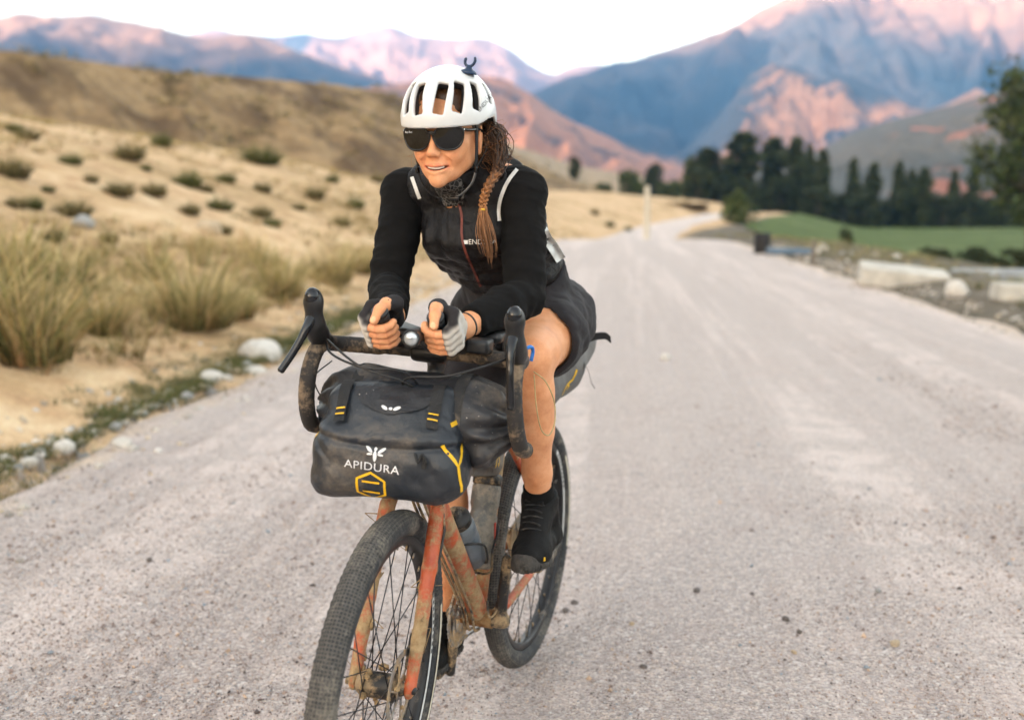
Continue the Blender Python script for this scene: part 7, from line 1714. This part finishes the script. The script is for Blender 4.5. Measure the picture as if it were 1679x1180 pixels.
# straps with slider and buckle
def strap(pts, w, name='strap', m=M_STRAP):
    P = smooth_path(pts, 24); T = np.gradient(P, axis=0); up = P - np.array([0.0, 0, -0.02]); N = np.cross(T, up); N /= np.linalg.norm(N, axis=1, keepdims=True); O = np.cross(N, T); O /= np.linalg.norm(O, axis=1, keepdims=True); n = 24
    V = np.concatenate([P + N * w / 2 + O * 0.0008, P - N * w / 2 + O * 0.0008, P - N * w / 2 - O * 0.0008, P + N * w / 2 - O * 0.0008]); F = [(r * n + i, r * n + i + 1, ((r + 1) % 4) * n + i + 1, ((r + 1) % 4) * n + i) for r in range(4) for i in range(n - 1)]
    return MB().add(V, F).build(name, m, hm, True, hd)
M_GSTR = simple('grey_strap', (0.20, 0.19, 0.18), 0.7, 0, 0.3, 80)
for s in (1, -1):
    strap([(0.030, s * 0.080, 0.045), (0.028, s * 0.079, 0.010), (0.024, s * 0.0755, -0.030), (0.020, s * 0.071, -0.062)], 0.010)
    strap([(-0.055, s * 0.080, 0.020), (-0.030, s * 0.084, -0.020), (-0.004, s * 0.079, -0.045), (0.018, s * 0.072, -0.064)], 0.009)
    MB().box((0.020, s * 0.0725, -0.068), (0.014, 0.008, 0.016), None, 0.003).build('strap_slider', M_FRAME, hm, True, hd)
    strap([(0.020, s * 0.071, -0.072), (0.024, s * 0.060, -0.100), (0.030, s * 0.036, -0.124), (0.036, s * 0.012, -0.132)], 0.010, 'chin_strap', M_GSTR if s > 0 else M_STRAP)
MB().box((0.034, 0.022, -0.132), (0.014, 0.024, 0.010), None, 0.003).build('buckle', M_FRAME, hm, True, hd)
# lettering on the side
c0 = pix_on(HB_, 797, 168)
if c0 is not None:
    tx, tf = text_np('ENDURA', 0.0125, 1.05); dv = pix_dir(797, 168); ur = np.cross(dv, (0, 0, 1)); ur /= np.linalg.norm(ur); uu = np.cross(ur, dv); a = R(48)
    print_on(hm, 'lettering', M_FOAM, HB_, [(np.stack([tx[:, 0] * math.cos(a) - tx[:, 1] * math.sin(a), tx[:, 0] * math.sin(a) + tx[:, 1] * math.cos(a), 0 * tx[:, 0]], 1), tf)], c0, ur, uu, dv, 0.0012)
# lamp mount on the crown
mt = pix_on(HB_, 768, 120)
if mt is not None:
    q = MB(); nrm = (mt - HO); nrm /= np.linalg.norm(nrm); u, w2, a = basis(nrm * 0.5 + np.array([0, 0, 0.5]))
    q.lathe([(0.019, 0.0), (0.018, 0.006), (0.010, 0.010), (0.007, 0.013), (0.006, 0.018)], mt - a * 0.002, a, 20)
    MOUNT = simple('dark_blue_plastic', (0.012, 0.035, 0.085), 0.35, 0, 0.2, 30); q.build('lamp_mount', MOUNT, hm)
    yv_ = np.array([0.1, 1, 0.0]); yv_ /= np.linalg.norm(yv_); b = MB(); c = mt + a * 0.027; t = np.linspace(R(-215), R(35), 18)
    b.tube([c + 0.0125 * (math.cos(x) * yv_ + math.sin(x) * a) for x in t], 0.5 * np.array([0.004] + [0.0068] * 16 + [0.004]), 8); b.build('mount_claw', MOUNT, hm)

# ---- hair -----------------------------------------------------------------------------------------
def mat_hair():
    n = NT('brown_hair'); t = n.attr('Col'); a = n.noise(260, 3, 0.6, n.co('Object', (1, 1, 0.12)))
    col = n.mix(0.55, t, n.ramp(a, [(0.3, (0.22, 0.22, 0.22)), (0.7, (0.8, 0.8, 0.8))]), 'OVERLAY'); return n.set(col, 0.42, 0, n.bump(a, 0.4, 0.002), 0.5)
M_HAIR = mat_hair(); gh = np.random.default_rng(3)
def strands(paths, rads, cols, seg=4):
    V = []; F = []; C = []; off = 0
    for p, r, c in zip(paths, rads, cols):
        v, f = tube_np(p, r, seg, False); V.append(v); F += [tuple(i + off for i in q) for q in f]; off += len(v); C.append(np.repeat(c, seg, 0) if len(c) == len(p) else np.repeat(c[:1], len(v), 0))
    me = mesh_np('hair', np.concatenate(V), np.array(F), M_HAIR); C = np.concatenate(C); set_col(me, 'Col', np.concatenate([C, np.ones((len(C), 1))], 1)); return me
DKH, MDH, LTH = np.array([0.040, 0.020, 0.010]), np.array([0.14, 0.058, 0.022]), np.array([0.36, 0.15, 0.05])
# scalp hair: a close cap under the helmet
g = Grid((-0.14, -0.10, -0.12), (0.10, 0.10, 0.16), 0.0035); g.ell((-0.018, 0, 0.050), (0.103, 0.0785, 0.090), None, 0.01).ell((-0.055, 0.0, -0.02), (0.055, 0.066, 0.062), None, 0.03)
PA = g.all(); g.D = smax(g.D, (PA[..., 0] - (0.058 + 0.35 * (PA[..., 2] - 0.05))).astype(np.float32), 0.006); g.D = np.where(np.abs(PA[..., 1]) > 0.055, smax(g.D, (PA[..., 0] - np.interp(PA[..., 2], [-0.08, 0.0, 0.03, 0.06], [-0.045, -0.022, 0.036, 0.05])).astype(np.float32), 0.006), g.D)
v, f = g.mesh(); nn = normals_of(v, f); v = v + nn * (0.003 * fbm(v * np.array([30, 30, 90]), 2, 4))[:, None]
me = mesh_np('scalp_hair', hd(v), f, M_HAIR); set_col(me, 'Col', np.tile([*(MDH * 0.6), 1], (len(v), 1))); hair = obj('hair', me, rider)
# loose locks from behind the ear gathering into the braid, and fly-away wisps
BR = smooth_path([(0.505, 0.080, 1.462), (0.525, 0.098, 1.430), (0.560, 0.105, 1.405), (0.592, 0.097, 1.372), (0.606, 0.092, 1.345), (0.612, 0.092, 1.322), (0.614, 0.096, 1.285), (0.614, 0.104, 1.245), (0.612, 0.108, 1.210)], 60)
paths, rads, cols = [], [], []
for k in range(240):
    a = gh.random(); p0 = hd([(-0.095 + 0.062 * gh.random(), 0.070 + 0.010 * gh.random(), 0.040 - 0.09 * gh.random() * a)])[0]; out = gh.normal(0, 0.010, 3) + np.array([-0.004, 0.016, 0.0])
    e = BR[int(gh.integers(2, 16))] + gh.normal(0, 0.007, 3); m1 = p0 + (e - p0) * 0.35 + out; m2 = p0 + (e - p0) * 0.7 + out * 0.7 + gh.normal(0, 0.004, 3)
    q_ = smooth_path([p0, m1, m2, e], 12); q_ = q_ + 0.0035 * np.sin(np.linspace(0, gh.uniform(4, 14), 12) + gh.random() * 6)[:, None] * gh.normal(0, 1, 3) * np.sin(np.linspace(0, np.pi, 12))[:, None]; paths.append(q_); rads.append(np.linspace(0.0012, 0.0009, 12)); c = DKH * 0.7 + (MDH - DKH) * gh.random() ** 1.5; cols.append(np.tile(c, (12, 1)))
for k in range(170):                                                   # frizz
    p0 = hd([(-0.10 + 0.10 * gh.random(), 0.07 * (1 if gh.random() < 0.8 else -1) + gh.normal(0, 0.004), 0.03 - 0.08 * gh.random())])[0]; sgn = 1 if p0[1] > HO[1] else -1; d = np.array([gh.normal(-0.2, 0.5), sgn * abs(gh.normal(0.6, 0.4)), gh.normal(-0.5, 0.5)]); d /= np.linalg.norm(d); L = gh.uniform(0.02, 0.06)
    paths.append(smooth_path([p0, p0 + d * L * 0.5 + gh.normal(0, 0.006, 3), p0 + d * L + gh.normal(0, 0.012, 3)], 8)); rads.append(np.full(8, 0.00035)); cols.append(np.tile(LTH * 0.8, (8, 1)))
o = obj('loose_locks', strands(paths, rads, cols), hair); o['kind'] = 'stuff'
# the braid: three plaited strands, then the tail below the tie
nb = 38; T = np.gradient(BR, axis=0); T /= np.linalg.norm(T, axis=1, keepdims=True)
side = np.cross(T, pix_dir(795, 330)); side /= np.linalg.norm(side, axis=1, keepdims=True); fr = np.cross(side, T)
for k in range(3):
    ph = 2 * math.pi * k / 3; t = np.linspace(0, 1, nb * 3); i = t * nb; B = np.stack([np.interp(i, np.arange(60), BR[:, c]) for c in range(3)], 1); S = np.stack([np.interp(i, np.arange(60), side[:, c]) for c in range(3)], 1); Fv = np.stack([np.interp(i, np.arange(60), fr[:, c]) for c in range(3)], 1)
    w = 0.0085 * (1 - 0.35 * t); th = t * 2 * math.pi * 4.2 + ph
    path = B + S * (w * np.sin(th))[:, None] + Fv * (0.6 * w * np.sin(2 * th))[:, None]
    rs_ = 0.0066 * (1 - 0.40 * t) * (0.85 + 0.15 * np.sin(th * 2)); bp, brd, bc = [path], [rs_ * 0.72], [np.tile(DKH, (len(t), 1))]
    for q in range(22):
        a0 = 2 * math.pi * q / 22; tw = a0 + t * 7 + 0.4 * np.sin(t * 9 + q); rad_ = rs_ * gh.uniform(0.72, 1.12)
        bp.append(path + S * (rad_ * np.cos(tw))[:, None] + Fv * (rad_ * np.sin(tw))[:, None] * 0.9 + gh.normal(0, 0.0004, 3)); brd.append(0.0013 * (1 - 0.4 * t)); c = (MDH * 0.9 + (LTH - MDH * 0.9) * np.clip(t * 1.5 - 0.1, 0, 1)[:, None]) * gh.uniform(0.45, 1.35); bc.append(c)
    obj('braid_strand', strands(bp, brd, bc, 5), hair)
paths, rads, cols = [], [], []
for k in range(90):
    o1 = gh.normal(0, 0.0035, 3); sp_ = gh.normal(0, 0.009, 3); e = int(gh.integers(50, 60)); ids = np.linspace(nb - 2, e, 10).astype(int); t = np.linspace(0, 1, 10)[:, None]
    paths.append(BR[ids] + o1 * (1 - t) + sp_ * np.sin(t * 2.2) ** 1.0); rads.append(np.linspace(0.0012, 0.0004, 10)); c0_, c1_ = LTH * 1.0, MDH * 1.1; cols.append(c0_ + (c1_ - c0_) * t)
o = obj('braid_tail', strands(paths, rads, cols), hair); o['kind'] = 'stuff'
ring_band(BR[nb - 1], T[nb - 1], 0.0055, 0.006, 0.0025).build('hair_tie', simple('yellow_elastic', (0.62, 0.36, 0.03), 0.6), hair)
